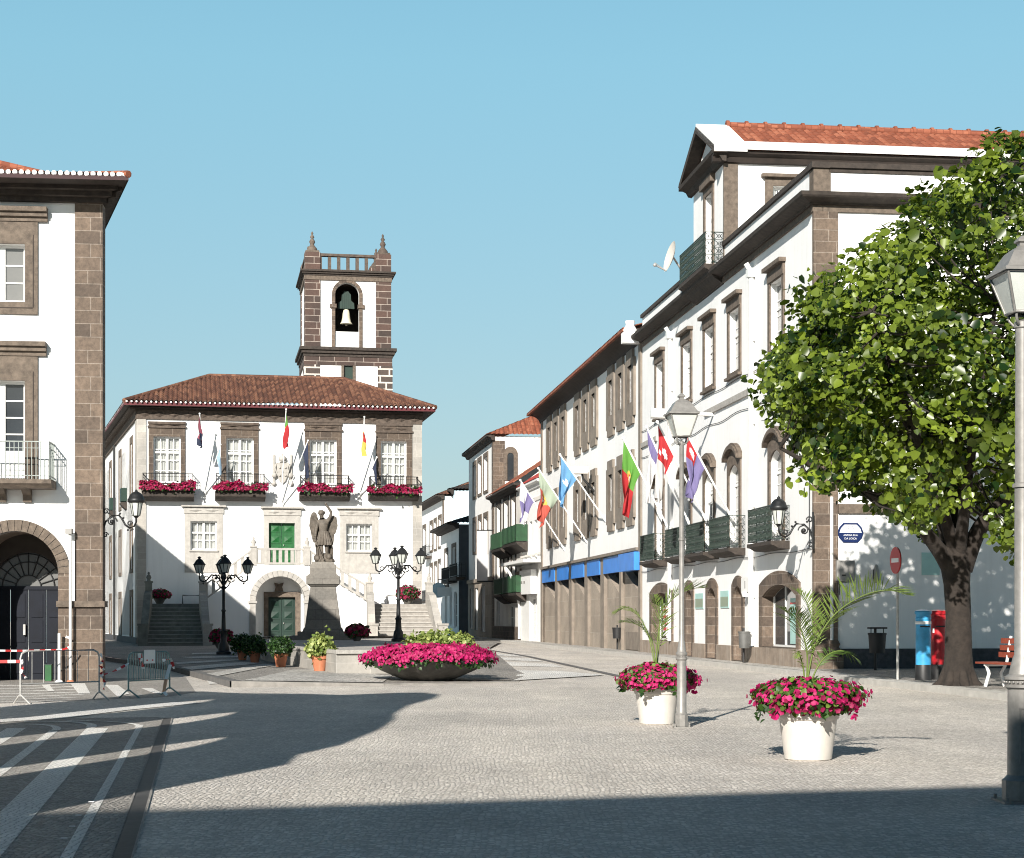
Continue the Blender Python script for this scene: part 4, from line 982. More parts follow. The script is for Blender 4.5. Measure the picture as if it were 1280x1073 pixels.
# street cornice and parapet, mitred at the corner
pr = [(0, zc_+.17), (-.14, zc_+.17), (-.16, zc_+.21), (-.30, zc_+.25), (-.42, zc_+.29), (-.46, zc_+.33), (-.48, zC_), (0, zC_)]
m = MB(FR); m.box(0, LR+.06, -.06, .2, zc_, zc_+.17); m.build('cornice_band', M['brownp'], RB_); m = MB(FRs); m.box(.22, 30, -.06, .2, zc_, zc_+.17); m.build('side_cornice_band', M['brownp'], RB_)
m = MB(FR); m.extr(pr, -.02, LR, 0, 1); m.build('cornice', M['darkst'], RB_)
m = MB(FRs); m.extr(pr, 0, 30, 1, 0); m.build('side_cornice', M['darkst'], RB_)
xg0, xg1 = FR.at(867, 250)[0], FR.at(905.2, 250)[0]
m = MB(FR); m.box(0, xg0, 0, .3, zC_, zP-.10); m.box(xg1, LR, 0, .3, zC_, zP-.10); m.build('parapet', M['white2'], RB_)
m = MB(FR); m.box(-.02, xg0, -.08, .38, zP-.10, zP+.03); m.box(xg1, LR, -.08, .38, zP-.10, zP+.03); m.build('parapet_coping', M['darkst'], RB_)
m = MB(FRs); m.box(.30, 30, .0, .3, zC_, zP-.12); m.build('side_parapet', M['white'], RB_)
m = MB(FRs); m.box(.38, 30, -.10, .38, zP-.10, zP+.04); m.box(.38, 30, -.04, .2, zP-.2, zP-.10); m.box(-.083, .38, -.10, .38, zP-.11, zP+.045); m.build('side_parapet_coping', M['darkst'], RB_)
m = MB(FRs); m.box(-.03, .42, -.04, .34, zC_, zP-.115); m.build('parapet_pier', M['brownp'], RB_)
# side wall to the camera
m = MB(FRs); m.panel(rect(.0, 30, 0, zc_), [rect(5.65, 6.5, 1.25, 1.95)], 0); m.rim(rect(5.65, 6.5, 1.25, 1.95), 0, .25); m.quad((5.65,.22,1.25),(6.5,.22,1.25),(6.5,.22,1.95),(5.65,.22,1.95)); m.mi[-1] = 1
m.build('side_wall', [M['white'], M['glass']], RB_)
m = MB(FRs); m.box(5.6, 6.55, -.03, .0, 1.2, 1.25); m.box(5.6, 6.55, -.03, 0, 1.95, 2.0); m.box(5.6, 5.65, -.03, 0, 1.25, 1.95); m.box(6.5, 6.55, -.03, 0, 1.25, 1.95)
for i in range(6): m.box(5.7, 6.45, .1, .14, 1.3+.1*i, 1.33+.1*i)
m.build('side_window', M['iron'], RB_)
m = MB(FRs); m.box(-.04, .60, -.07, .05, .62, zc_); m.build('corner_pilaster', M['brown'], RB_)
m = MB(FRs); m.box(-.12, .72, -.16, .05, 0, .42); m.lathe([(.36,.42),(.44,.5),(.44,.58),(.36,.66),(.40,.74),(.34,.84)], (.30, .05, 0), 4, False, 1.2, .7, PI/4); m.build('pilaster_base', M['brown'], RB_)
m = MB(FRs); m.box(.62, 8, -.06, 0, 0, .62); m.box(8, 30, -.06, 0, 0, 1.0); m.build('plinth', M['basalt'], RB_)
m = MB(FRs); m.box(.62, 30, -.08, 0, 4.08, 4.32); m.build('side_band', M['brownp'], RB_)
m = MB(FRs); xp_ = FRs.at(1038.5, 700)[0]; m.tube([(xp_, -.07, .1), (xp_, -.07, 4.5)], .045, 8)
m.build('downpipe', M['wood_w'], RB_)
m = MB(FR)
for px, ztop, r_ in ((840.5, 11.7, .075), (943, 11.7, .08)):
    x = FR.at(px, 500)[0]; m.tube([(x, -.10, .6), (x, -.10, ztop-.3), (x, -.25, ztop-.05)], r_, 10); m.box(x-.14, x+.14, -.22, -.02, ztop-.45, ztop-.2)
    for z in (2, 4.6, 7, 9.4): m.box(x-.1, x+.1, -.12, 0, z, z+.06)
m.build('downpipe', M['wood_w'], RB_)
m = MB(FR)
for z, sg in ((3.18, .05), (7.55, .08), (8.55, .05)):
    m.tube([(LR*i/40, -.03, z-sg*math.sin(i*.9)*.5) for i in range(41)], .012, 4)
m.tube([(LR-.35, -.03, 3.2), (LR-.35, -.03, 7.5)], .012, 4); m.build('cable', M['iron'], RB_)
# attic pavilion with gable to the street
PL = 26.0; gw = xg1-xg0; zE_ = 15.84; zA = 16.86; xm = (xg0+xg1)/2
FP = Fr(FR.w(xg1, 0, 0), nR)
dg = FR.r(880.5, 243, 893, 330); dz0, dz1 = zC_+.2, FR.at(887, 243)[1]
m = MB(FR); m.panel([(xg0, zC_), (xg1, zC_), (xg1, zE_), (xm, zA), (xg0, zE_)], [rect(dg[0]+.2, dg[1]-.2, dz0, dz1)], 0); m.rim(rect(dg[0]+.2, dg[1]-.2, dz0, dz1), 0, .3); m.build('gable_wall', M['white2'], RB_)
window(RB_, FR, dg[0]+.2, dg[1]-.2, dz0, dz1, y=.15, cols=1, rows=4, fw=.08, glass='glassg', trans=.7, lower=.2)
m = MB(FR); m.slab(rect(dg[0], dg[1], dz0, dz1+.25), [rect(dg[0]+.2, dg[1]-.2, dz0, dz1)], -.05, 0, bk=False); m.box(dg[0]-.1, dg[1]+.1, -.16, 0, dz1+.25, dz1+.5); m.build('door_surround', M['brownp'], RB_)
m = MB(FR); m.extr([(0, zE_-.36), (-.12, zE_-.34), (-.2, zE_-.2), (-.42, zE_-.1), (-.45, zE_), (0, zE_)], xg0-.3, xg1+.3)
sl = Vector((xm-xg0, 0, zA-zE_)).normalized()
for (xa, sg) in ((xg0-.42, 1), (xg1+.42, -1)):                      # raking cornices
    za = zE_-.12*1; A_ = (xa, za); B_ = (xm, zA+.12); t = .22
    m.slab([(A_[0], A_[1]), (B_[0], B_[1]), (B_[0], B_[1]+t), (A_[0], A_[1]+t)] if sg > 0 else [(B_[0], B_[1]), (A_[0], A_[1]), (A_[0], A_[1]+t), (B_[0], B_[1]+t)], [], -.42, .0)
m.build('pediment', M['darkst'], RB_)
wz = FP.r(956, 219, 997, 256)
hw_ = rect(wz[0]+.25, wz[1]-.25, wz[2], wz[3]-.35)
m = MB(FP); m.panel(rect(0, PL, zC_, zE_), [hw_], 0); m.rim(hw_, 0, .3); m.build('attic_wall', M['white'], RB_)
window(RB_, FP, hw_[0][0], hw_[1][0], hw_[0][1], hw_[2][1], y=.15, cols=2, rows=2, fw=.1, glass='glass', mull=.12)
m = MB(FP); m.slab(rect(wz[0], wz[1], wz[2]-.2, wz[3]-.1), [hw_], -.06, 0, bk=False); m.box(wz[0]-.12, wz[1]+.12, -.2, 0, wz[3]-.1, wz[3]); m.build('window_surround', M['brownp'], RB_)
m = MB(FP); m.box(-.02, .42, -.05, .05, zC_, zE_-.35); m.build('attic_quoin', M['brownp'], RB_)
m = MB(FP); m.extr([(0, zE_-.36), (-.14, zE_-.34), (-.2, zE_-.2), (-.36, zE_-.12), (-.38, zE_-.05), (0, zE_-.05)], -.4, PL); m.build('gutter_cornice', M['soffit'], RB_)
o0 = FP.w(-.42, -.48, zE_+.0); o1 = FP.w(PL, -.48, zE_); pk0 = FR.w(xm, -.42, zA+.34); pk1 = FR.w(xm, PL, zA+.34)
o0.z = o1.z = zE_+.02
slope_part(RB_, o0, o1, pk1, pk0, 'tile_o', per=.22, amp=.05)
q0 = FR.w(xg0-.48, -.42, zE_+.02); q1 = FR.w(xg0-.48, PL, zE_+.02)
slope_part(RB_, q1, q0, pk0, pk1, 'tile_o', per=.4, amp=.05)
sv = (pk0-o0); sn = (o1-o0).normalized().cross(sv.normalized()); up = sn*.085; e_ = (o1-o0).normalized()
m = MB(); 
a, b, c, d = o0, o0+e_*1.05, pk0+e_*1.05, pk0
m.add([v+up for v in (a,b,c,d)]+[v-sn*.12 for v in (a,b,c,d)], [(0,1,2,3), (4,5,1,0), (4,0,3,7), (1,5,6,2)])
a, b = o0+e_*1.0, o1; s3 = sv*.20; m.add([a+up*.9, b+up*.9, b+s3+up*.9, a+s3+up*.9, a-Vector((0,0,.05)), b-Vector((0,0,.05))], [(0,1,2,3), (4,5,1,0)])
m.build('white_verge', M['white'], RB_)
m = MB(); m.tube([pk0+e_*1.0+Vector((0,0,.05)), pk1+Vector((0,0,.05))], .13, 8)
for i in range(40): 
    p = pk0+e_*(1.0+i*.62)+Vector((0,0,.06)); m.tube([p, p+e_*.1], .17, 8)
m.build('ridge_tiles', M['tile_o'], RB_)
m = MB(FR); m.add([FR_ for FR_ in [(0, .4, zC_+.02), (LR, .4, zC_+.02), (LR, 30, zC_+.02), (0, 30, zC_+.02)]], [(3,2,1,0) if False else (0,1,2,3)]); m.build('flat_roof', M['greyp'], RB_)
m = MB(FR); m.quad((0, 30, 0), (0, 0, 0), (0, 0, zP-.1), (0, 30, zP-.1)); m.build('party_wall', M['white2'], RB_)
# attic balcony
m = MB(FR); bx0, bx1 = FR.at(849.5, 331, -.58)[0], FR.at(882, 331, -.58)[0]; bz = 12.38
m.extr([(0, 11.75), (-.3, 11.95), (-.5, 12.2), (-.62, 12.26), (-.62, bz), (0, bz)], bx0, bx1); ab = m.build('balcony', M['darkst'], RB_)
m = MB(FR); lattice(m, (bx0+.03, -.58, 0), (bx1-.03, -.58, 0), bz+.05, bz+.98, .13); lattice(m, (bx1-.03, -.58, 0), (bx1-.03, -.0, 0), bz+.05, bz+.98, .3); lattice(m, (bx0+.03, -.58, 0), (bx0+.03, 0, 0), bz+.05, bz+.98, .3); m.build('railing', M['irong'], ab)
# five first-floor balconies
for (o, c) in arches:
    a, b = c-1.28, c+1.28; z0, z1 = 3.32, 3.48
    m = MB(FR); m.extr([(0, z0-.06), (-.3, z0-.04), (-.44, z0+.04), (-.52, z0+.06), (-.52, z1), (0, z1)], a, b); ab = m.build('balcony', M['darkst'], RB_)
    m = MB(FR); lattice(m, (a+.03, -.49, 0), (b-.03, -.49, 0), z1+.05, z1+.95, .12, .013); lattice(m, (b-.03, -.49, 0), (b-.03, 0, 0), z1+.05, z1+.95, .24, .009); lattice(m, (a+.03, -.49, 0), (a+.03, 0, 0), z1+.05, z1+.95, .24, .009); m.build('railing', M['irong'], ab)
# ------------------------------------------------------------------ blue-fascia building
FB2 = Fr(R2far, dR); L2 = (Rfar-R2far).length
BB = root('office_building', Rfar, 'white three storey office building with grouped slit windows and blue fascia over stone ground floor', 'building')
zT2 = 12.0; holes = []; ws = []
GR = [[(684.5,691), (692.8,699.8), (701.5,709)], [(719,727.2), (729,737.6), (739,748)], [(760.3,769.8), (772,782.2), (784,794.8)]]
for g in GR:
    for a, b in g:
        x0, x1 = FB2.at(a, 500)[0], FB2.at(b, 500)[0]
        for (zs0, zs1) in ((9.05, 12.0), (5.05, 8.05)):
            w_ = x1-x0; o = (x0+w_*.30, x1-w_*.24, zs0+.85, zs1-.62); holes.append(rect(*o)); ws.append((o, (x0, x1, zs0, zs1)))
zg = 4.02
wallface(BB, FB2, rect(0, L2, zg, zT2), holes, 'white', .55)
for o, s_ in ws:
    window(BB, FB2, *o, y=.30, cols=1, rows=1, fw=.09, mull=.0, glass='glassg')
    m = MB(FB2); lo = s_[2]; hi = s_[3]-.02; w_ = s_[1]-s_[0]
    outer = [(s_[0]+w_*.12, lo), (s_[1]-w_*.12, lo), (s_[1]-w_*.12, lo+.3), (s_[1], lo+.3), (s_[1], hi-.35), (s_[1]-w_*.14, hi-.35), (s_[1]-w_*.14, hi), (s_[0]+w_*.14, hi), (s_[0]+w_*.14, hi-.35), (s_[0], hi-.35), (s_[0], lo+.3), (s_[0]+w_*.12, lo+.3)]
    m.slab(outer, [rect(*o)], -.10, 0, bk=False); m.rim(rect(*o), -.10, .1); m.build('window_surround', M['r2surr'], BB)
m = MB(FB2); m.box(0, .55, -.06, .3, 0, zT2); m.box(L2-.45, L2-.02, -.06, .3, 0, zT2); m.build('edge_pilaster', M['r2surr'], BB)
m = MB(FB2); m.box(.55, L2-.45, -.16, .0, zg, zg+.12); m.build('string_course', M['r2surr'], BB)
# ground floor bays
px_b = [(679,694), (697.5,711.5), (715,731), (735,751), (755.5,774.5), (777,799)]
xsb = [(FB2.at(a, 760)[0], FB2.at(b, 760)[0]) for a, b in px_b]; xsb[0] = (.55, xsb[0][1]); xsb[-1] = (xsb[-1][0], L2-.45)
m = MB(FB2); edges = [0]+[v for ab in xsb for v in ab]+[L2]
m.box(.0, L2, 1.0, 1.1, 0, zg)
for i in range(len(xsb)-1): m.box(xsb[i][1], xsb[i+1][0], -.02, .9, .0, zg)
m.box(xsb[0][0]-.02, xsb[0][0], -.02, .9, 0, zg)
m.build('pillar', M['r2surr'], BB)
m = MB(FB2)
for a, b in xsb:
    m.box(a, b, .10, .9, 0, .95)
    m.slab([(a, .95), (b, .95), (b, 2.2), (a+.15, 3.29), (a, 3.29)], [], .12, .45)  # slanted panel top leaves a dark triangle under the fascia
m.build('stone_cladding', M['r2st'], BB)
m = MB(FB2)
for a, b in xsb: m.box(a+.04, b-.04, -.06, .06, 3.30, zg-.05) if b < L2-1 else m.box(a+.75, b+.25, -.28, .06, 3.26, zg-.06)
m.build('blue_fascia', M['blue'], BB)
m = MB(FB2)
m = MB(FB2)
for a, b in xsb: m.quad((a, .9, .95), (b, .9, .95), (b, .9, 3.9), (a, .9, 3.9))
m.build('dark_backing', M['glass'], BB)
m = MB(FB2); a, b = xsb[-1]; m.box(a+.5, b-.4, .07, .10, .15, .85); m.build('service_hatch', M['r2surr'], BB)
# cove and roof
pr = [(0, zT2), (-.04, zT2)]+[(-.62+.58*math.cos(math.radians(t)), zT2+.42*math.sin(math.radians(t))) for t in range(0, 91, 15)]+[(-.62, 12.52), (0, 12.52)]
m = MB(FB2); m.extr(pr, -.5, L2-.0); m.build('cove_cornice', M['soffit'], BB)
a0 = FB2.w(-.7, -.72, 12.5); a1 = FB2.w(L2-.1, -.72, 12.5); a2 = FB2.w(L2-.1, 6, 14.4); a3 = FB2.w(-.7, 6, 14.4)
slope_part(BB, a0, a1, a2, a3, 'tile_o', per=.3, amp=.05, rows=8)
m = MB(FB2); m.box(-.7, L2-.1, -.74, -.60, 12.42, 12.51); m.build('eave_edge', M['tile_o'], BB)
m = MB(FB2); m.box(L2-.35, L2+.1, -.75, .3, 11.95, 12.35); m.lathe([(.2,0),(.28,.1),(.16,.3),(.2,.45)], (L2-.1, -.45, 12.35), 10); m.build('cornice_scroll', M['white'], BB)
m = MB(FB2); m.quad((0, 14, 0), (0, 0, 0), (0, 0, 12.4), (0, 14, 12.4)); m.build('party_wall', M['white'], BB)
# ------------------------------------------------------------------ houses down the street
def facade_frame(pf, Yf, pn, Yn):
    f = Vector(((pf-640)/F*Yf, Yf, 0)); n_ = Vector(((pn-640)/F*Yn, Yn, 0)); return Fr(f, (n_-f)), (n_-f).length, n_
def house(name, label, fr, Lf, zt, depth, wins, mat='white', gmat=None, roofh=1.6, roofmat='tile_o', eave=.5, base=None, smat='brownp', hip=False, gable_h=None, eavemat='darkst', shape='gable'):
    r = root(name, fr.w(Lf, 0, 0), label, 'building', None)
    hs = []; ww = []
    for (x0, y0, x1, y1, kind) in wins:
        o = fr.r(x0, y0, x1, y1); hs.append(rect(*o)); ww.append((o, kind))
    wallface(r, fr, rect(0, Lf, 0, zt), hs, mat, .3)
    for o, kind in ww:
        window(r, fr, *o, y=.14, cols=1, rows=3, fw=.1, glass='glass' if kind != 'w' else 'glassg', bar=.05)
        if kind != 'n':
            m = MB(fr); m.slab(rect(o[0]-.22, o[1]+.22, max(.0, o[2]-.2), o[3]+.3), [rect(*o)], -.06, 0, bk=False); m.build('window_surround', M[smat], r)
    m = MB(fr); m.panel([(Lf, 0), (Lf, 0), (Lf, 0)], [], 0) if False else None
    m = MB(fr); m.quad((Lf, 0, 0), (Lf, depth, 0), (Lf, depth, zt), (Lf, depth/2, zt+roofh), (Lf, 0, zt)) if shape == 'gable' else m.quad((Lf, 0, 0), (Lf, depth, 0), (Lf, depth, zt), (Lf, 0, zt))
    m.build('gable_wall', M[gmat or mat], r); m = MB(fr); m.quad((0, depth, 0), (0, 0, 0), (0, 0, zt), (0, depth, zt)); m.build('party_wall', M[gmat or mat], r)
    pr = [(0, zt-.3), (-eave*.3, zt-.28), (-eave*.5, zt-.1), (-eave, zt-.02), (-eave, zt+.08), (0, zt+.1)]
    m = MB(fr); m.extr(pr, -.2, Lf+.2); m.build('eave', M[eavemat], r)
    if shape == 'gable':
        slope_part(r, fr.w(-.2, -eave, zt+.08), fr.w(Lf+.15, -eave, zt+.08), fr.w(Lf+.15, depth/2, zt+roofh), fr.w(-.2, depth/2, zt+roofh), roofmat, per=.3, amp=.05, rows=6)
    else:
        slope_part(r, fr.w(-.2, -eave, zt+.08), fr.w(Lf+.3, -eave, zt+.08), fr.w(Lf-3, depth/2, zt+roofh), fr.w(-.2, depth/2, zt+roofh), roofmat, per=.3, amp=.05, rows=6)
        slope_part(r, fr.w(Lf+.3, -eave, zt+.08), fr.w(Lf+.3, depth+.3, zt+.08), fr.w(Lf-3, depth/2+.5, zt+roofh), fr.w(Lf-3, depth/2, zt+roofh), roofmat, per=.3, amp=.06, rows=7)
    return r
# narrow shop house next to the office building
f5, l5, n5 = facade_frame(652, 102.6, 677.2, 95.6)
h5 = house('shop_house', 'narrow white shop house with a flat canopy over its door beside the office building', f5, l5, 8.9, 8, [(655.5,652,659,703,'n'), (661.5,652,665,703,'n'), (667.5,650,671.5,703,'n'), (663,747,671,800,'n')], roofh=2.9, roofmat='tile_r', eave=.3, eavemat='wood_w')
m = MB(f5); o = f5.r(632, 733, 676, 727); m.box(-1.5, l5, -1.0, 0, 4.45, 4.62); m.build('canopy', M['wood_w'], h5)
o = f5.r(651.5, 774, 672, 735); m = MB(f5); m.box(o[0]+.1, o[0]+1.8, -.35, -.06, 2.75, 4.1); m.m = 1; m.box(o[0]+1.8, o[1], -.38, -.06, 2.75, 4.1); m.m = 2
m.box(o[0]+2.4, o[0]+2.9, -.39, -.38, 3.35, 3.5); m.box(o[0]+3.3, o[0]+3.8, -.39, -.38, 3.35, 3.5); m.build('shop_sign', [M['brownp'], M['plainw'], M['meter']], h5)
m = MB(f5); m.box(.1, l5*.45, -.06, 0, .1, 2.8); m.build('white_panel', M['wood_w'], h5)
m = MB(f5); m.tube([(.15, -.9, 4.4), (.05, -.5, 3.6), (-.05, -.12, 2.2), (-.05, -.12, .2)], .09, 8); m.build('downpipe', M['wood_w'], h5)
m = MB(f5); m.box(0, l5, -.08, 0, 4.9, 5.0); m.box(.0, l5, -.05, 0, 7.9, 8.1); m.box(-.05, .25, -.05, 0, 4.7, 8.8); m.build('string_course', M['dirty'], h5)
# house with green balconies
f4, l4, n4 = facade_frame(617, 115, 652, 102.6)
h4 = house('balcony_house', 'weathered house with two rows of bright green balconies', f4, l4, 9.2, 9, [(621,632,626,682,'s'), (630.5,626,635.5,676,'s'), (639.5,622,644.5,672,'s'), (621,692,626,738,'s'), (630.5,690,635.5,735,'s'), (640,688,645,733,'s'), (620.5,752,624.5,798,'n'), (635.5,757,643,800,'n')], mat='dirty', gmat='white', roofh=3.4, roofmat='tile_o', smat='darkst')
for (x0, y0, x1, y1) in ((614,661,626.5,687), (628,655,646.5,680), (618,711,627,744), (628,706,646,742)):
    o = f4.r(x0, y1, x1, y0, -.6); z0, z1 = sorted((o[2], o[3])); z1 = z0+1.0
    m = MB(f4); m.extr([(0, z0-.55), (-.25, z0-.4), (-.6, z0-.14), (-.66, z0), (0, z0)], o[0], o[1]); b_ = m.build('balcony', M['darkst'], h4)
    m = MB(f4); m.box(o[0]+.03, o[1]-.03, -.64, -.60, z0+.04, z1); m.box(o[1]-.06, o[1]-.03, -.60, 0, z0+.04, z1); m.box(o[0]+.03, o[0]+.06, -.6, 0, z0+.04, z1)
    for i in range(12):
        x = o[0]+.1+(o[1]-o[0]-.2)*i/11; m.box(x-.03, x+.03, -.66, -.64, z0+.08, z1-.05)
    m.build('railing', M['greenbal'], b_)
m = MB(f4); m.box(0, l4, -.06, 0, 0, .9); m.box(l4-.5, l4, -.05, 0, 0, 4.3); m.box(.0, .4, -.05, 0, 0, 9); m.build('stone_facing', M['brown'], h4)
m = MB(f4); m.slab([(l4+.05, 9.3)]*1+[(l4+.02, 9.2), (l4+.02, 9.3)], [], 0, .1) if False else None
# tall house with arched ground floor
f3, l3, n3 = facade_frame(586, 129, 617.5, 115)
h3 = house('tall_house', 'tall cream house with weathered gable and long white banner', f3, l3, 13.3, 9.5, [(592,582,595.6,621,'s'), (598,577,602,617,'s'), (605.4,571.5,610,613,'s'), (592,652,595.6,690,'s'), (598.5,649,602,690,'s'), (605.5,646,610,690,'s'), (588.5,736,591.5,786,'n'), (595,735,598.6,788,'n'), (603,733,607.5,790,'n')], mat='white', gmat='dirty', roofh=2.4, roofmat='tile_o', shape='hip')
m = MB(f3); m.box(l3-.75, l3+.02, -.06, .02, 0, 13); m.build('quoin', M['brown'], h3)
m = MB(f3); m.panel(rect(0, l3-.75, 0, 3.9), [fr_ for fr_ in [rect(*f3.r(*q_)) for q_ in ((588.5,736,591.5,786), (595,735,598.6,788), (603,733,607.5,790))]], -.06); m.box(0, l3, -.16, 0, 3.9, 4.15); m.build('stone_ground_floor', M['r2st'], h3)
m = MB(f3); o = f3.r(596, 664, 609.5, 726, -.3); xx = f3.at(603, 700, -.8)[0]
fb_ = Fr(f3.w(xx, 0, 0), (f3.dy.x*-1, f3.dy.y*-1))
a, b = fb_.at(596, 700)[0], fb_.at(609.5, 700)[0]; z0, z1 = fb_.at(603, 726)[1], fb_.at(603, 664)[1]
bn = root('banner', f3.w(xx, 0, 0), 'long blank white banner hanging from the front of the tall cream house', 'banner')
FBn = Fr(f3.w(xx, -.1, 0)+Vector((-.9, 0, 0)), (1, .05))
a, b = FBn.at(596, 700)[0], FBn.at(609.5, 700)[0]; z0, z1 = FBn.at(603, 726)[1], FBn.at(603, 664)[1]
m = MB(FBn); m.box(a, b, -.03, .03, z0, z1); m.build('cloth', M['cw'], bn)
m = MB(FBn); m.tube([(a, 0, z1+.05), (b+.6, .05, z1+.05)], .04, 6); m.tube([(a, 0, z0-.05), (b+.6, .05, z0-.05)], .04, 6); m.build('bracket', M['iron'], bn)
# gable side of the tall house: arched window and stains
m = MB(Fr(f3.w(l3, 0, 0), (f3.dy.x, f3.dy.y))); fg = m.f
ow = fg.r(634, 601, 642, 556); m.slab(archloop(ow[0]-.25, ow[1]+.25, ow[2], ow[3]-.6), [archloop(ow[0], ow[1], ow[2], ow[3]-.75)], -.08, 0); m.m = 1; m.panel(archloop(ow[0], ow[1], ow[2], ow[3]-.75), [], -.02); m.build('gable_window', [M['brownp'], M['glass']], h3)
m = MB(fg); m.box(.0, .7, -.05, .0, 0, 13.0); m.build('quoin', M['brown'], h3)
# low dark house that stands forward, seen in shade
f2, l2_, n2 = facade_frame(551, 146, 573.5, 133)
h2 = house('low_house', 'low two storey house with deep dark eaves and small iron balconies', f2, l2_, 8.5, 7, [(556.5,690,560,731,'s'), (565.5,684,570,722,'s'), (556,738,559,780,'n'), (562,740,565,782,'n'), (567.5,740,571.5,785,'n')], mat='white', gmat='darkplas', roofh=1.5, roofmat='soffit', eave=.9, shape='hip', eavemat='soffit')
for (x0, y0, x1, y1) in ((553,706,562,726), (563,703,572,722)):
    o = f2.r(x0, y1, x1, y0, -.6); z0 = o[3] if o[3] < o[2] else o[2]
    m = MB(f2); m.box(o[0], o[1], -.7, 0, z0-.2, z0); b_ = m.build('balcony', M['darkst'], h2)
    railing(f2, o[0], o[1], -.66, z0, z0+1.0, 12, r=.03, mat='iron').build('railing', M['iron'], b_)
# pale blue building behind and the far white house
fb1, lb1, nb1 = facade_frame(563, 158, 567, 150)
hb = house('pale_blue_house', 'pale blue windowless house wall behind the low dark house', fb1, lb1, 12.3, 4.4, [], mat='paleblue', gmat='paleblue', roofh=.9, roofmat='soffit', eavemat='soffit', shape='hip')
f1, l1, n1 = facade_frame(522, 172, 555, 151)
h1 = house('far_house', 'far white house with brown eaves at the end of the street beside the town hall', f1, l1, 11.9, 6, [(529,660,532.5,692,'s'), (538,655,541,688,'s'), (543,652,546,686,'s'), (548.5,648,552,683,'s'), (538,708,541,738,'s'), (543.5,706,546.5,736,'s'), (548.5,703,552,734,'s'), (530,745,533,780,'n'), (539,744,543,782,'n'), (547,744,551,783,'n')], mat='white', roofh=1.6, roofmat='tile_t', eave=.7, shape='hip')
m = MB(f1); m.box(l1-.7, l1+.02, -.06, .02, 0, 11.6); m.build('quoin', M['brownp'], h1)
for (x0, y0, x1, y1) in ((527.5,668,533,696), (527.5,728,533,752)):
    o = f1.r(x0, y1, x1, y0, -.5); z0 = min(o[2], o[3])
    m = MB(f1); m.box(o[0], o[1], -.6, 0, z0-.2, z0); b_ = m.build('balcony', M['darkst'], h1)
    railing(f1, o[0], o[1], -.55, z0, z0+1.0, 8, r=.03).build('railing', M['iron'], b_)
for i, (px, py, w_, lab) in enumerate(((548, 738, 1.4, 'round grey shop sign jutting out low on the far white house'), (561, 740, 1.5, 'flat pale shop sign jutting out over the low house doorway'))):
    Y = 142 if i == 0 else 138; X = (px-640)/F*Y; z = H+(HY-py)/F*Y
    s_ = root('shop_sign', (X, Y, 0), lab, 'sign'); m = MB(Fr((X, Y, 0), (1, 0)))
    if i == 0: m.slab(arc(0, z, .62, 0, 360, 24)[:-1], [], -.06, .06)
    else: m.box(-.9, .9, -.06, .06, z-.35, z+.35)
    m.build('panel', M['paleblue'] if i == 0 else M['plainw'], s_)
    m = MB(Fr((X, Y, 0), (1, 0))); m.tube([(0, 0, z+(.62 if i == 0 else .35)), (0, 0, z+.85), (2.2, 0, z+.85)], .05, 6); m.build('bracket', M['iron'], s_)
# ------------------------------------------------------------------ stone gate beside the camera: its three arches let the light streaks through
def uy(u, Y): return Vector((u+.294*Y, Y, 0))
ga, gb = uy(-7.1, 8.03), uy(-15.75, 25.0); FG = Fr(ga, (gb-ga)); LG = (gb-ga).length
def gx(u): return (u+7.1)/(-15.75+7.1)*LG
GT = root('city_gate', ga, 'triple arched stone gate beyond the left edge, its shadow streaked with light on the plaza', 'gate')
prof = [(-7.1, 4.4), (-7.5, 4.6), (-7.6, 5.2), (-8.2, 6.0), (-8.8, 6.5), (-9.3, 6.7), (-10., 7.3), (-10.4, 8.1), (-10.8, 8.45), (-11.4, 8.3), (-12., 7.3), (-12.5, 6.7), (-13.5, 6.0), (-14.6, 5.0), (-15.2, 4.6), (-15.75, 4.3)]
outer = [(0, 0), (LG, 0)]+[(gx(u), h) for u, h in prof[::-1]]
hl = []
for u, hw, top in ((-9.08, .98, 4.5), (-11.40, 1.16, 4.92), (-13.66, 1.12, 4.78)):
    hl.append(archloop(gx(u)-hw, gx(u)+hw, .02, top-hw))
m = MB(FG); m.slab(outer, hl, 0, .5); m.build('gate_wall', M['white'], GT)
m = MB(FG)
for Lp in hl:
    xs_ = [p[0] for p in Lp]; a, b = min(xs_), max(xs_); c = (a+b)/2; r_ = (b-a)/2; zt = max(p[1] for p in Lp)-r_
    m.slab(archloop(a-.28, b+.28, .02, zt), [archloop(a, b, .02, zt)], -.05, 0, bk=False)
m.build('arch_surround', M['brownp'], GT)
hh_ = root('street_house', Vector((-6.9, 115, 0)), 'plain white street house hidden behind the town hall, shading the far street', 'building')
m = MB(); m.box(-16, -7.0, 115, 127.5, 0, 11.5); m.build('wall', M['white'], hh_)
m = MB(); m.add([(-16.4,114.6,11.5),(-6.85,114.6,11.5),(-6.85,127.9,11.5),(-16.4,127.9,11.5),(-13.5,121,13),(-9,121,13)], [(0,1,5,4),(1,2,5),(2,3,4,5),(3,0,4),(3,2,1,0)]); m.build('roof', M['tile_t'], hh_)
# building behind the viewpoint: its straight roof edge shades the foreground
SB = Fr((-9.65, -11.6, 0), (.963, .268))
BH = root('rear_building', SB.O, 'long white building behind the viewpoint whose straight roof edge shades the foreground paving', 'building')
m = MB(SB); m.box(-45, 60, -9, 0, 0, 11.55); m.build('wall', M['white'], BH)
m = MB(SB); m.box(-45.5, 60, -9.5, .35, 11.55, 12.0); m.build('cornice', M['darkst'], BH)
m = MB(SB)
for i in range(24):
    for z0 in (1, 4.6, 8.2): m.box(-40+i*4, -38.8+i*4, 0, .03, z0, z0+2.2)
m.build('window', M['glass'], BH)
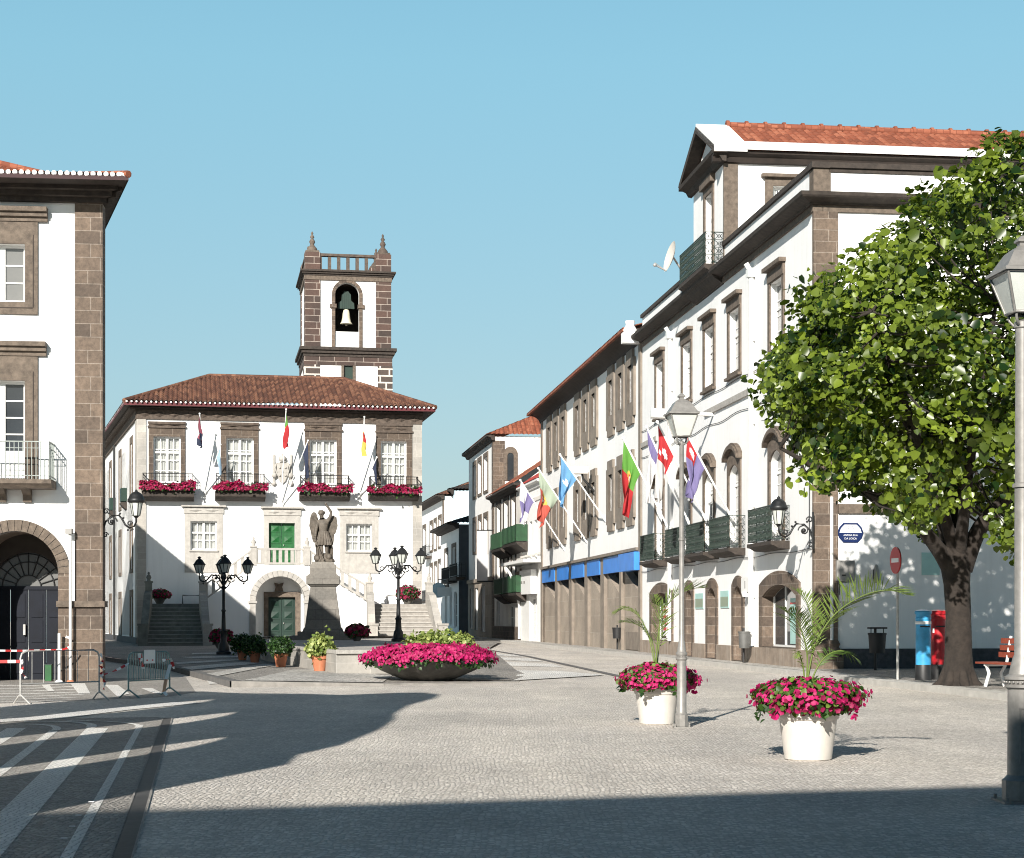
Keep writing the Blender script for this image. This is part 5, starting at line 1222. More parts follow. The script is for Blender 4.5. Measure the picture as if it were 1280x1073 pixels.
# ------------------------------------------------------------------ foliage, flowers, cloth
def leafcloud(name, mat, parent, pos, nrm, size, tint, kind='leaf', kind_prop=None, up=None):
    pos = np.asarray(pos, float); nrm = np.asarray(nrm, float); n = len(pos)
    nrm = nrm/np.maximum(np.linalg.norm(nrm, axis=1, keepdims=True), 1e-6)
    rnd = rs.normal(size=(n, 3)) if up is None else np.asarray(up, float)
    a = np.cross(nrm, rnd); a /= np.maximum(np.linalg.norm(a, axis=1, keepdims=True), 1e-6)
    b = np.cross(a, nrm)
    size = np.asarray(size, float)[:, None]
    if kind == 'leaf':
        sh = [(0,0,0), (.48,.18,.10), (.42,.62,.08), (0,1.05,-.10), (-.42,.62,.08), (-.48,.18,.10)]; fs = [(0,1,2,3), (0,3,4,5)]
    elif kind == 'thin':
        sh = [(0,0,0), (.14,.4,.03), (0,1.1,-.05), (-.14,.4,.03)]; fs = [(0,1,2,3)]
    else:
        sh = [(0,0,-.12)]; fs = []
        for i in range(10):
            r = .52 if i % 2 == 0 else .40; t = i*PI/5; sh.append((r*math.cos(t), r*math.sin(t), .06 if i % 2 == 0 else .0))
        fs = [(0, 1+i, 1+(i+1) % 10) for i in range(10)]
    k = len(sh); V = np.zeros((n, k, 3))
    for i, (x, y, z) in enumerate(sh): V[:, i] = pos + size*(a*x + b*y + nrm*z)
    V = V.reshape(-1, 3) - np.array(root_loc(parent))
    off = (np.arange(n)*k)[:, None]
    me = bpy.data.meshes.new(name); faces = []
    for f in fs: faces.append(off+np.array(f)[None, :])
    nf = len(fs); w = len(fs[0]); A = np.stack(faces, 1).reshape(-1, w)
    me.vertices.add(len(V)); me.vertices.foreach_set('co', V.ravel())
    me.loops.add(A.size); me.loops.foreach_set('vertex_index', A.ravel())
    me.polygons.add(len(A)); me.polygons.foreach_set('loop_start', np.arange(0, A.size, w)); me.polygons.foreach_set('loop_total', np.full(len(A), w))
    at = me.attributes.new('tint', 'FLOAT', 'FACE'); at.data.foreach_set('value', np.repeat(np.clip(tint, 0, 1), nf).astype(np.float32))
    me.update(); me.validate(); me.materials.append(M[mat] if isinstance(mat, str) else mat)
    o = bpy.data.objects.new(name, me); COL.objects.link(o); o.parent = parent
    if kind_prop: o['kind'] = kind_prop
    return o
def mound(n, c, rx, ry, rz, lo=-.3, jitter=.12, ph=0):        # points on a bumpy dome with outward normals
    P = []; Q = []
    while len(P) < n:
        v = rs.normal(size=3); v /= np.linalg.norm(v)
        if v[2] < lo: continue
        t = math.atan2(v[1], v[0])
        k = 1+jitter*(math.sin(3*t+ph)+math.sin(5*t+2*ph+1)*.7+.8*math.sin(4*v[2]+ph))*.5+rs.normal()*jitter*.5
        P.append((c[0]+v[0]*rx*k, c[1]+v[1]*ry*k, c[2]+v[2]*rz*k)); Q.append((v[0], v[1], v[2]+.25))
    return np.array(P), np.array(Q)
def flowers(parent, c, rx, ry, rz, nl, nf, fm='pflow', fs=.07, lm='bush', ls=.06, lo=-.3, ph=0., jt=.12):
    p, q = mound(nl, c, rx*.95, ry*.95, rz*.95, lo, jt, ph); q = q+rs.normal(size=q.shape)*.6
    leafcloud('foliage', lm, parent, p, q, ls*rs.uniform(.7, 1.3, nl), rs.uniform(0, 1, nl), 'leaf', 'stuff')
    k = int(nl*.6); p = np.array([c])+(rs.uniform(-1, 1, (k, 3))*np.array([rx*.7, ry*.7, rz*.6])); leafcloud('inner_foliage', lm, parent, p, rs.normal(size=(k, 3)), ls*1.3*np.ones(k), rs.uniform(0, .6, k), 'leaf', 'stuff')
    p, q = mound(nf, c, rx*1.03, ry*1.03, rz*1.05, lo, jt, ph); q = q+rs.normal(size=q.shape)*.35
    leafcloud('flowers', fm, parent, p, q, fs*rs.uniform(.75, 1.25, nf), rs.uniform(0, 1, nf), 'flower', 'stuff')
def bush(parent, c, rx, ry, rz, n, mat, ls, name='foliage', lo=-.6, kind='leaf'):
    p, q = mound(n, c, rx, ry, rz, lo, .2, c[0]); q = q+rs.normal(size=q.shape)*.7
    leafcloud(name, mat, parent, p, q, ls*rs.uniform(.6, 1.3, n), np.clip(rs.normal(.5, .28, n), 0, 1), kind, 'stuff')
    k = n//2; p = np.array([c])+rs.normal(size=(k, 3))*np.array([rx, ry, rz])*.42; leafcloud('inner_foliage', mat, parent, p, rs.normal(size=(k, 3)), ls*1.2*np.ones(k), rs.uniform(0, .5, k), kind, 'stuff')
# window boxes on the town hall balconies
labs = ['crimson flowers filling the balcony under the far left upper window of the town hall', 'crimson flowers filling the balcony just left of the central coat of arms', 'crimson flowers filling the balcony just right of the central coat of arms, above the statue', 'crimson flowers filling the balcony at the right end of the town hall']
for (x0, x1, z1), lab in zip(FB, labs):
    c = FT.w((x0+x1)/2, -.78, z1+.10); r_ = root('flower_box', FT.w((x0+x1)/2, -.7, z1), lab, 'flower box', 'flower boxes on the town hall balconies')
    m = MB(FT); m.box(x0+.1, x1-.1, -.92, -.62, z1+.005, z1+.16); m.build('box', M['darkbowl'], r_)
    n = 950; X = rs.uniform(x0-.1, x1+.1, n); t = rs.uniform(0, PI, n); pts = []; nr = []
    for x, a in zip(X, t):
        hgt = .26+.09*math.sin(x*3.1)+.06*math.sin(x*7.7+1); rr = 1+rs.normal()*.1
        y = -.80-.24*math.cos(a)*rr; z = z1+.10+hgt*math.sin(a)*rr-(.10 if a < .6 else 0)*rs.rand(); pts.append(FT.w(x, y, z)); nr.append(FT.dy*(-math.cos(a))+Vector((0, 0, math.sin(a)+.15)))
    pts = np.array(pts); nr = np.array(nr)+rs.normal(size=(n, 3))*.4
    leafcloud('flowers', 'rflow', r_, pts, nr, rs.uniform(.085, .14, n), rs.uniform(0, 1, n), 'flower', 'stuff')
    k = 260; X = rs.uniform(x0, x1, k); pts = [FT.w(x, -.8+rs.normal()*.13, z1+.14+rs.normal()*.1) for x in X]; leafcloud('foliage', 'bush', r_, pts, rs.normal(size=(k, 3)), rs.uniform(.09, .16, k), rs.uniform(0, .8, k), 'leaf', 'stuff')
# big planters on the plaza
def planter(px, py, s, lab, ph):
    p = G(px, py); r_ = root('flower_planter', p, lab, 'planter', 'tall cream planters with magenta flowers and palms')
    m = MB(Fr(p, (1, 0))); 
    m.lathe([(.22,0),(.232,.01),(.285,.40),(.30,.405),(.305,.42),(.305,.50),(.295,.515),(.27,.515),(.26,.47),(.05,.46)], (0,0,0), 40); m.v = [v*s for v in m.v]; m.build('pot', M['concrete'], r_, 30)
    m = MB(Fr(p, (1, 0))); m.lathe([(.262*s,.46*s),(.01,.48*s)], (0,0,0), 24); m.build('soil', M['soil'], r_)
    c = (p.x, p.y, .60*s)
    flowers(r_, c, .50*s, .46*s, .20*s, 1500, 820, fs=.053*s, lm='pleaf', ls=.050*s, lo=-.62, ph=ph, jt=.13)
    for k in range(10):                                        # trailing shoots over the rim
        t = rs.uniform(0, 2*PI); n_ = 9; st = np.array([c[0]+.46*s*math.cos(t), c[1]+.46*s*math.sin(t), c[2]-.02]); dr = np.array([math.cos(t)*.06, math.sin(t)*.06, -.20])*s*rs.uniform(.5, 1)
        P_ = np.array([st+dr*(j/n_) for j in range(n_)])+rs.normal(size=(n_, 3))*.018; leafcloud('trailing_shoot', 'pflow' if k % 2 else 'bush', r_, P_, rs.normal(size=(n_, 3))+np.array([math.cos(t), math.sin(t)-.4, .3]), rs.uniform(.045, .08, n_)*s, rs.uniform(0, 1, n_), 'flower' if k % 2 else 'leaf')
    return r_, p
def frond(parent, p, pts, width, n=26, droop=.5, tint=(.2, .9), name='palm_frond', side=Vector((0, 1, 0))):
    pts = [Vector(q) for q in pts]                                     # smooth curve through the points
    cur = []
    for i in range(len(pts)-1):
        a = pts[max(0, i-1)]; b = pts[i]; c = pts[i+1]; d = pts[min(len(pts)-1, i+2)]
        for t in [k/8 for k in range(8)]:
            cur.append(.5*((2*b)+(c-a)*t+(2*a-5*b+4*c-d)*t*t+(3*b-a-3*c+d)*t**3))
    cur.append(pts[-1])
    m = MB(); m.tube(cur, .010, 5, r2=.003); st = m
    o = m.build(name, M['palm'], parent)
    at = o.data.attributes.new('tint', 'FLOAT', 'FACE'); at.data.foreach_set('value', [.8]*len(o.data.polygons))
    vs = []; fs = []; ti = []
    N_ = len(cur)
    n = int(n*1.5)
    for i in range(n):
        t = .26+.74*i/(n-1); k = min(int(t*(N_-1)), N_-2); b = cur[k]+(cur[k+1]-cur[k])*(t*(N_-1)-k)
        d = (cur[k+1]-cur[k]).normalized(); sd = d.cross(Vector((0, 0, 1)))
        if sd.length < .2: sd = side.copy()
        sd = (sd.normalized()*.55+side*.45).normalized()
        upv = sd.cross(d).normalized()
        ln = width*(math.sin(PI*(.12+.86*(t-.26)/.74))**.7)*rs.uniform(.8, 1.1)
        for sg in (-1, 1):
            e = (sd*sg*.62+d*.66+upv*.42*(1-droop)+Vector((0, 0, -1))*.10+Vector(tuple(rs.normal(size=3)))*.07).normalized()
            w = .0072*rs.uniform(.8, 1.2); nn = e.cross(d).normalized(); ww = e.cross(nn).normalized()*w
            q = len(vs); mid = b+e*ln*.5+Vector((0,0,-ln*.02)); tip = b+e*ln+Vector((0, 0, -ln*.25*droop))
            vs += [b-ww*.4, b+ww*.4, mid+ww, tip, mid-ww]; fs += [(q, q+1, q+2, q+4), (q+4, q+2, q+3)]; v_ = rs.uniform(*tint); ti += [v_, v_]
    P = root_loc(parent); me = bpy.data.meshes.new('leaflets'); me.from_pydata([tuple(v-P) for v in vs], [], fs)
    at = me.attributes.new('tint', 'FLOAT', 'FACE'); at.data.foreach_set('value', ti); me.materials.append(M['palm'])
    l = bpy.data.objects.new('leaflets', me); COL.objects.link(l); l.parent = o; return o
def pp(px, py, Y): return Vector(((px-640)/F*Y, Y, H+(HY-py)/F*Y))
r1, p1 = planter(1010, 949.5, 1.0, 'nearer cream planter of magenta flowers with an arching palm, standing alone on the sunlit cobbles', .4)
Yp = p1.y
frond(r1, p1, [pp(1008,858,Yp), pp(1018,810,Yp), pp(1040,772,Yp-.05), pp(1072,748,Yp-.15), pp(1106,738,Yp-.25), pp(1136,744,Yp-.3)], .35, 38, .35, (.25, .95))
frond(r1, p1, [pp(1008,858,Yp), pp(1009,820,Yp), pp(1003,792,Yp-.1), pp(992,770,Yp-.25), pp(976,760,Yp-.4)], .34, 24, .5, (.1, .7))
frond(r1, p1, [pp(1012,858,Yp), pp(1022,834,Yp), pp(1036,818,Yp+.05), pp(1055,814,Yp+.1), pp(1074,826,Yp+.1)], .20, 18, .9, (.0, .3))
frond(r1, p1, [pp(1008,858,Yp), pp(1016,812,Yp+.05), pp(1016,780,Yp+.15), pp(1008,752,Yp+.3), pp(996,738,Yp+.45)], .30, 22, .3, (.5, 1.))
frond(r1, p1, [pp(1006,858,Yp), pp(1004,835,Yp), pp(998,815,Yp-.1), pp(996,822,Yp-.2)], .10, 8, 1., (.6, 1.))
r2, p2 = planter(821, 905, .99, 'farther cream planter of magenta flowers with a ragged palm, standing behind the grey lamp post', 1.9)
Yp = p2.y
frond(r2, p2, [pp(820,838,Yp), pp(816,806,Yp), pp(806,788,Yp), pp(794,780,Yp), pp(779,777,Yp)], .42, 24, .6, (.1, .7))
frond(r2, p2, [pp(820,838,Yp), pp(822,800,Yp), pp(828,768,Yp), pp(842,748,Yp), pp(862,737,Yp), pp(880,735,Yp)], .44, 26, .3, (.2, .8))
frond(r2, p2, [pp(819,838,Yp), pp(812,800,Yp+.1), pp(800,772,Yp+.2), pp(786,760,Yp+.3), pp(768,764,Yp+.3)], .30, 18, .9, (.5, 1.))
frond(r2, p2, [pp(821,838,Yp), pp(824,800,Yp+.2), pp(824,770,Yp+.3), pp(818,745,Yp+.5)], .34, 18, .4, (.3, .9))
# ------------------------------------------------------------------ bowl, pots, dais, monument
def on(px, py, z=.12): return G(px, py, z)
pb = pp(535, 845, 39); pb.z = .05
BW = root('flower_bowl', pb, 'huge shallow dark stone bowl brimming with magenta flowers on the paving', 'planter')
m = MB(Fr(pb, (1, 0))); m.lathe([(.50,-.03),(.58,.0),(.75,.07),(1.05,.20),(1.28,.36),(1.34,.42),(1.30,.43),(1.2,.38),(.05,.36)], (0,0,0), 56); m.build('bowl', M['darkbowl'], BW, 40)
def disc(n, c, R, rz, ph):
    P = []; Q = []
    for i in range(n):
        t = rs.uniform(0, 2*PI); k = math.sqrt(rs.uniform(0, 1)); r = R*k*(1+.04*math.sin(7*t+ph)); edge = max(0, k-.86)/.14
        z = rz*(1-k**3.5)+.05*math.sin(5*t+r*6+ph)+rs.normal()*.035-.09*edge*rs.rand(); P.append((c[0]+r*math.cos(t), c[1]+r*math.sin(t), c[2]+z)); Q.append((math.cos(t)*(k*1.3), math.sin(t)*(k*1.3)-.3, 1-.5*k))
    return np.array(P), np.array(Q)
p, q = disc(2400, (pb.x, pb.y, pb.z+.46), 1.42, .15, 0); leafcloud('foliage', 'bush', BW, p-np.array([0,0,.05]), q+rs.normal(size=q.shape)*.6, rs.uniform(.06, .11, len(p)), rs.uniform(0, 1, len(p)), 'leaf', 'stuff')
p, q = disc(4000, (pb.x, pb.y, pb.z+.49), 1.53, .19, 0); leafcloud('flowers', 'pflow', BW, p, q+rs.normal(size=q.shape)*.5, rs.uniform(.06, .09, len(p)), rs.uniform(0, .9, len(p)), 'flower', 'stuff')
ps = pp(551, 806, 40.1); ps.z = .5
SH = root('shrub', ps, 'pale yellow-green variegated shrub growing behind the magenta flowers of the dark bowl', 'shrub')
for i, (dx, rx, rz) in enumerate(((-.42, .38, .26), (.02, .42, .36), (.42, .36, .29), (.2, .5, .22), (-.2, .5, .2))): bush(SH, (ps.x+dx, ps.y+.1*math.sin(i*2), ps.z+.24), rx, .34, rz, 420, 'vari', .085)
m = MB(Fr(ps, (1, 0)))
for i in range(9): m.tube([(0, 0, -.2), (-.4+.1*i, .05*math.sin(i), .3)], .012, 5)
m.build('stems', M['bark'], SH)
DC = [pp(420, 840, 42), pp(331, 828, 52)]
dp = [Vector((-4.2, 42.0, 0)), Vector((-7.2, 52, 0)), Vector((-10.2, 66, 0)), Vector((-10.2, 74, 0)), Vector((-5, 75, 0)), Vector((-2.2, 66, 0)), Vector((-1.6, 43.2, 0))]
DS = root('stone_dais', Vector((-6, 58, .0)), 'low grey stone platform carrying the statue pedestal, its lit front behind the big bowl', 'platform')
m = MB(); zt = .55; n_ = len(dp); 
m.add([flat(v, 0) for v in dp]+[flat(v, zt) for v in dp], [(i, i+n_, (i+1) % n_+n_, (i+1) % n_) for i in range(n_)]+[tuple(range(2*n_-1, n_-1, -1))]); m.build('base', M['greyb'], DS)
m = MB(); cen = Vector((-6, 58, 0)); oo = [v+(v-cen).normalized()*.07 for v in dp]; ii = [v-(v-cen).normalized()*.4 for v in dp]
m.add([flat(v, zt) for v in oo]+[flat(v, zt+.09) for v in oo]+[flat(v, zt+.09) for v in ii], [(i, i+n_, (i+1) % n_+n_, (i+1) % n_) for i in range(n_)]+[(i+n_, i+2*n_, (i+1) % n_+2*n_, (i+1) % n_+n_) for i in range(n_)]); m.build('coping', M['greyp'], DS)
pm_ = pp(404, 800, 70); pm_.z = .55
MO = root('monument', pm_, 'dark stone statue of a winged warrior raising an arm on a tall tapering pedestal', 'statue')
fm = Fr(pm_, (1, .08)); m = MB(fm)
def taper(m, w0, w1, z0, z1, y0=None):
    m.add([(-w0,-w0,z0),(w0,-w0,z0),(w0,w0,z0),(-w0,w0,z0),(-w1,-w1,z1),(w1,-w1,z1),(w1,w1,z1),(-w1,w1,z1)], [(0,3,2,1),(4,5,6,7),(0,1,5,4),(1,2,6,5),(2,3,7,6),(3,0,4,7)])
taper(m, 1.25, 1.25, 0, .16); taper(m, .98, .98, .16, .32); taper(m, .80, .74, .32, .48); taper(m, .70, .49, .48, 2.1); m.build('pedestal', M['ped'], MO)
m = MB(fm); taper(m, .52, .63, 2.1, 2.2); taper(m, .65, .65, 2.2, 2.52); taper(m, .62, .54, 2.52, 2.6); taper(m, .52, .50, 2.6, 2.98); taper(m, .44, .42, 2.98, 3.08); m.build('pedestal_cap', M['ped'], MO)
# the figure: one skinned body
def skin_body(name, verts, edges, radii, mat, parent, loc, sub=2, rootv=0):
    me = bpy.data.meshes.new(name); me.from_pydata(verts, edges, []); o = bpy.data.objects.new(name, me); COL.objects.link(o)
    md = o.modifiers.new('skin', 'SKIN'); md.use_smooth_shade = True
    for i, r_ in enumerate(radii): me.skin_vertices[0].data[i].radius = r_ if isinstance(r_, tuple) else (r_, r_)
    me.skin_vertices[0].data[rootv].use_root = True
    s2 = o.modifiers.new('sub', 'SUBSURF'); s2.levels = s2.render_levels = sub
    dg_ = bpy.context.evaluated_depsgraph_get(); me2 = bpy.data.meshes.new_from_object(o.evaluated_get(dg_)); me2.name = name
    bpy.data.objects.remove(o); o = bpy.data.objects.new(name, me2); COL.objects.link(o); me2.materials.clear(); me2.materials.append(M[mat]); o.location = loc; o.parent = parent
    for p_ in me2.polygons: p_.use_smooth = True
    return o
zb = 3.08
V = [(0,0,1.02),(0,-.02,1.25),(.0,-.03,1.50),(-.02,-.05,1.68),(-.05,-.08,1.76),(-.06,-.11,1.90),(-.06,-.10,2.0),   # 0 pelvis..6 crown
     (.17,-.04,1.62),(.30,-.06,1.80),(.33,-.10,1.98),(.22,-.16,2.16),(.12,-.18,2.28),                                # 7-11 raised arm
     (-.20,-.04,1.60),(-.27,-.06,1.35),(-.29,-.16,1.10),(-.30,-.22,.98),                                              # 12-15 lowered arm
     (.11,-.02,.90),(.15,-.06,.52),(.16,.02,.12),(.17,-.12,.04),                                                       # 16-19 leg
     (-.10,-.02,.90),(-.05,-.14,.54),(-.02,-.10,.14),(-.01,-.24,.06)]                                                  # 20-23 leg
E = [(0,1),(1,2),(2,3),(3,4),(4,5),(5,6),(2,7),(7,8),(8,9),(9,10),(10,11),(2,12),(12,13),(13,14),(14,15),(0,16),(16,17),(17,18),(18,19),(0,20),(20,21),(21,22),(22,23)]
Rr = [(.18,.14),(.16,.13),(.21,.15),(.12,.10),(.065,.065),(.10,.115),(.07,.08),(.09,.09),(.075,.075),(.06,.06),(.05,.05),(.045,.05),(.09,.09),(.075,.075),(.06,.06),(.055,.055),(.12,.12),(.085,.085),(.055,.055),(.05,.05),(.12,.12),(.085,.085),(.055,.055),(.05,.05)]
bd = skin_body('figure', V, E, Rr, 'statue', MO, (0, 0, zb))
fs_ = Fr(pm_+Vector((0, 0, zb)), (1, 0))
m = MB(fs_)                                                            # pleated tunic skirt
n_ = 36; ring = []
for k, (z, rr) in enumerate(((1.22, .19), (1.05, .24), (.85, .29), (.66, .33))):
    for j in range(n_):
        t = 2*PI*j/n_; f = 1+(.10*k/3)*(1 if j % 2 else -1); ring.append((rr*f*math.cos(t)+.02, rr*.8*f*math.sin(t)-.02, z+(.02 if j % 2 else 0)))
m.add(ring, [(i*n_+j, i*n_+(j+1) % n_, (i+1)*n_+(j+1) % n_, (i+1)*n_+j) for i in range(3) for j in range(n_)]); m.build('tunic', M['statue'], bd)
m = MB(fs_)                                                            # heavy cloak falling behind to the plinth
for (xa, xb, y, zt_, sd_) in ((-.30, -.08, .10, 1.45, 1.), (.10, .36, .12, 1.55, 2.)):
    n_ = 14; vs = []
    for k in range(10):
        z = zt_*(1-k/9); sp = .75+.4*k/9+.06*math.sin(k*1.7+sd_)
        for j in range(n_):
            t = j/(n_-1); vs.append((((xa+xb)/2)+(xb-xa)*(t-.5)*sp+.03*math.sin(k*.9+sd_), y-.06*math.sin(t*16+k*.4)-.08*k/9, z))
    m.add(vs, [(k*n_+j, (k+1)*n_+j, (k+1)*n_+j+1, k*n_+j+1) for k in range(9) for j in range(n_-1)], True)
m.lathe([(.36,.0),(.38,.05),(.30,.16),(.20,.30),(.05,.36)], (.05, .08, 0), 9, False, 1.1, .8)
for i in range(7): m.ball((.28*math.cos(i*.95), .02+.18*math.sin(i*.95), .12+.1*math.sin(i*2.3)), .13, 6)
m.build('cloak', M['statue'], bd)
def smooth2(pts, k=5):
    q = []; n_ = len(pts)
    for i in range(n_):
        a, b, c, d = (Vector(pts[(i+o) % n_]) for o in (-1, 0, 1, 2))
        for t in [j/k for j in range(k)]: q.append(tuple(.5*((2*b)+(c-a)*t+(2*a-5*b+4*c-d)*t*t+(3*b-a-3*c+d)*t**3)))
    return q
for sg, pts in ((-1, [(-.14,1.45),(-.22,1.72),(-.30,1.95),(-.42,1.99),(-.52,1.82),(-.545,1.5),(-.50,1.15),(-.43,.86),(-.36,.78),(-.31,1.05),(-.22,1.3)]), (1, [(.16,1.45),(.26,1.70),(.36,1.80),(.415,1.6),(.43,1.25),(.41,.9),(.36,.68),(.30,.95),(.24,1.2)])):
    m = MB(fs_); q = smooth2(pts)
    if sum(q[i][0]*q[(i+1) % len(q)][1]-q[(i+1) % len(q)][0]*q[i][1] for i in range(len(q))) < 0: q = q[::-1]
    m.slab(q, [], .10, .19); ce = (sum(p_[0] for p_ in q)/len(q), sum(p_[1] for p_ in q)/len(q))
    for i in range(6):                                                # long feathers
        x0 = sg*(.24+.05*i); x1 = sg*(.33+.03*i); m.tube([(x0, .10, 1.86-.03*abs(i-3)), ((x0+x1)/2+sg*.05, .085, 1.45), (x1, .10, .92+.05*i)], [.03, .035, .012], 6)
    m.build('wing', M['statue'], bd)
m = MB(fs_); m.tube([(-.33, -.24, .99), (.06, -.32, .06)], .022, 6); m.tube([(-.40, -.24, .92), (-.24, -.28, .98)], .02, 6); m.build('sword', M['statue'], bd)
m = MB(fs_); m.ball((-.06, -.10, 1.94), .115, 8, sz=1.1); m.ball((-.06, -.215, 1.90), .022, 6)
for sx in (-.1, -.02): m.ball((sx, -.2, 1.925), .016, 6)
for i in range(14): m.ball((-.06+.10*math.cos(i*2.4), -.06+.09*math.sin(i*2.4), 1.98+.05*math.sin(i*1.3)), .045, 6)
m.build('head', M['statue'], bd); m = MB(fs_); m.ball((.12, -.18, 2.30), .05, 6); m.build('orb', M['statue'], bd)
# potted plants on the raised pavement
def potplant(px, py, s, lab, leafm, rx, rz, n, ls, zz=.12):
    z_ = zz
    for _ in range(5): p = G(px, py, z_); z_ = plat_z(p)
    p.z = z_
    r_ = root('potted_plant', p, lab, 'potted plant', 'terracotta pots beside the dais'); m = MB(Fr(p, (1, 0)))
    m.lathe([(.17*s,0),(.19*s,.02*s),(.27*s,.44*s),(.30*s,.45*s),(.31*s,.56*s),(.27*s,.56*s),(.25*s,.48*s),(.02,.47*s)], (0,0,0), 26); m.build('pot', M['terra'], r_, 30)
    c = (p.x, p.y, p.z+.50*s+rz*.75)
    bush(r_, c, rx, rx, rz, n, leafm, ls, lo=-.8)
    m = MB(Fr(p, (1, 0)))
    for i in range(6): m.tube([(0, 0, .4*s), (rx*.5*math.cos(i*1.05), rx*.5*math.sin(i*1.05), .5*s+rz)], .012, 5)
    m.build('stems', M['bark'], r_); return r_
potplant(303, 825.6, .60, 'clipped dark green bush in the leftmost terracotta pot, shaded beside the tall lamp', 'bush', .30, .25, 800, .06)
potplant(318.5, 828.8, .60, 'clipped dark green bush in the redder second terracotta pot from the lamp', 'bush', .31, .25, 800, .06)
potplant(351, 834, .65, 'dark green bush in the single shaded terracotta pot before the lower green door', 'bush', .30, .25, 800, .055)
potplant(399.5, 840, .71, 'pale variegated plant in the sunlit terracotta pot at the dais corner', 'vari', .31, .31, 480, .08)
def redplant(p, lab, rx, rz, s=.85):
    r_ = root('flower_pot', p, lab, 'flower pot', 'round pots of red flowers'); m = MB(Fr(p, (1, 0)))
    m.lathe([(.16*s,0),(.2*s,.02),(.34*s,.28*s),(.36*s,.36*s),(.3*s,.36*s),(.02,.32*s)], (0,0,0), 20); m.build('pot', M['darkbowl'], r_, 30)
    flowers(r_, (p.x, p.y, p.z+.36*s+rz*.5), rx, rx, rz, 380, 260, 'rflow', .12, 'bush', .1, -.5, p.x); return r_
q_ = pp(446, 808, 58); q_.z = .64; redplant(q_, 'round pot of bright red flowers on the dais, right of the statue pedestal', .36, .24, .55)
q_ = pp(276, 806, 74); q_.z = .12; redplant(q_, 'round pot of dark red flowers in shade behind the left tall lamp', .46, .34)
q_ = FT.w(FT.at(199.5, 754, -1.3)[0], -1.3, zM); redplant(q_, 'round pot of dark red flowers at the top of the left lower stairs', .5, .26)
q_ = FT.w(FT.at(509.5, 756, -1.4)[0], -1.4, zM); redplant(q_, 'round pot of bright red flowers at the top of the right lower stairs', .55, .42)
# ------------------------------------------------------------------ lamps
def lantern4(fr, z, s, parent, mat, rot=0., r8=False):                # four- or eight-sided street lantern, bottom at z
    n_ = 8 if r8 else 4; f2 = 1/math.cos(PI/n_)
    m = MB(fr); P = lambda r_, zz, i: (r_*s*f2*math.cos(2*PI*(i+.5)/n_+rot), r_*s*f2*math.sin(2*PI*(i+.5)/n_+rot), z+zz*s)
    for i in range(n_):
        m.tube([P(.098, 0, i), P(.188, .30, i)], .011*s, 5)
    for r_, zz, t in ((.098, 0, .013), (.188, .30, .014)): m.tube([P(r_, zz, i % n_) for i in range(n_+1)], t*s, 5)
    m.lathe([(.215*s*f2, .30*s),(.215*s*f2, .325*s),(.19*s*f2, .335*s),(.115*s*f2, .455*s),(.105*s*f2, .47*s),(.065*s*f2, .50*s),(.045*s, .52*s),(.045*s, .54*s),(.07*s, .55*s),(.07*s, .565*s),(.02*s, .60*s)], (0, 0, z), n_, False, 1, 1, PI/n_+rot)
    h = m.build('lantern', mat, parent)
    m = MB(fr); m.lathe([(.094*s*f2, .004*s), (.183*s*f2, .30*s)], (0, 0, z), n_, False, 1, 1, PI/n_+rot, cap=False); m.build('lamp_glass', M['lampglass'], h)
    return h
def lamp_post(px, py, k, ls, lab, mat, rot):
    p = G(px, py); r_ = root('street_lamp', p, lab, 'street lamp', 'grey lantern posts on the plaza'); f = Fr(p, (1, 0))
    m = MB(f); m.box(-.11*k, .11*k, -.11*k, .11*k, 0, .018)
    for a in (-1, 1):
        for b in (-1, 1): m.tube([(a*.095*k, b*.095*k, .018), (a*.095*k, b*.095*k, .05)], .014, 6)
    m.build('base_plate', mat, r_)
    m = MB(f); m.lathe([(.09*k,.02),(.09*k,.17)], (0,0,0), 8, False, 1, 1, PI/8)
    m.lathe([(.09*k,.17),(.078*k,.185),(.066*k,.21),(.064*k,.86),(.072*k,.87),(.078*k,.875),(.078*k,.895),(.066*k,.905),(.066*k,.925),(.078*k,.935),(.078*k,.955),(.06*k,.975),(.050*k,1.05),(.042*k,1.10),(.036*k,1.12),(.034*k,2.39),(.044*k,2.395),(.044*k,2.42),(.033*k,2.43),(.030*k,3.60),(.036*k,3.61),(.036*k,3.65),(.0,3.68)], (0,0,0), 24)
    for i in range(24): m.ball((.079*k*math.cos(2*PI*i/24), .079*k*math.sin(2*PI*i/24), .915), .006*k, 4)
    m.build('post', mat, r_, 35)
    m = MB(f)
    for i in range(4):
        t = PI/4+i*PI/2+rot; c, s_ = math.cos(t), math.sin(t)
        m.tube([(.02*c, .02*s_, 3.62), (.07*c, .07*s_, 3.63), (.105*c, .105*s_, 3.67), (.11*c, .11*s_, 3.72)], .011, 6)
    m.build('lantern_bracket', mat, r_)
    lantern4(f, 3.72, ls, r_, mat, rot)
    if k > 1.2:
        m = MB(f); yy = -.066*k-.002; m.slab(rect(-.05, .07, .30, .72), [rect(-.04, .06, .31, .71)], -.114, -.09, bk=False); m.build('access_door', mat, r_)
    return r_
lamp_post(852, 910, .95, .92, 'slim grey lantern post standing in full sun between the two cream planters', M['lampgrey'], .12)
lamp_post(1278, 1003, 1.7, .98, 'stout grey lantern post at the right edge, its thick base in shadow', M['lampgrey'], .1)
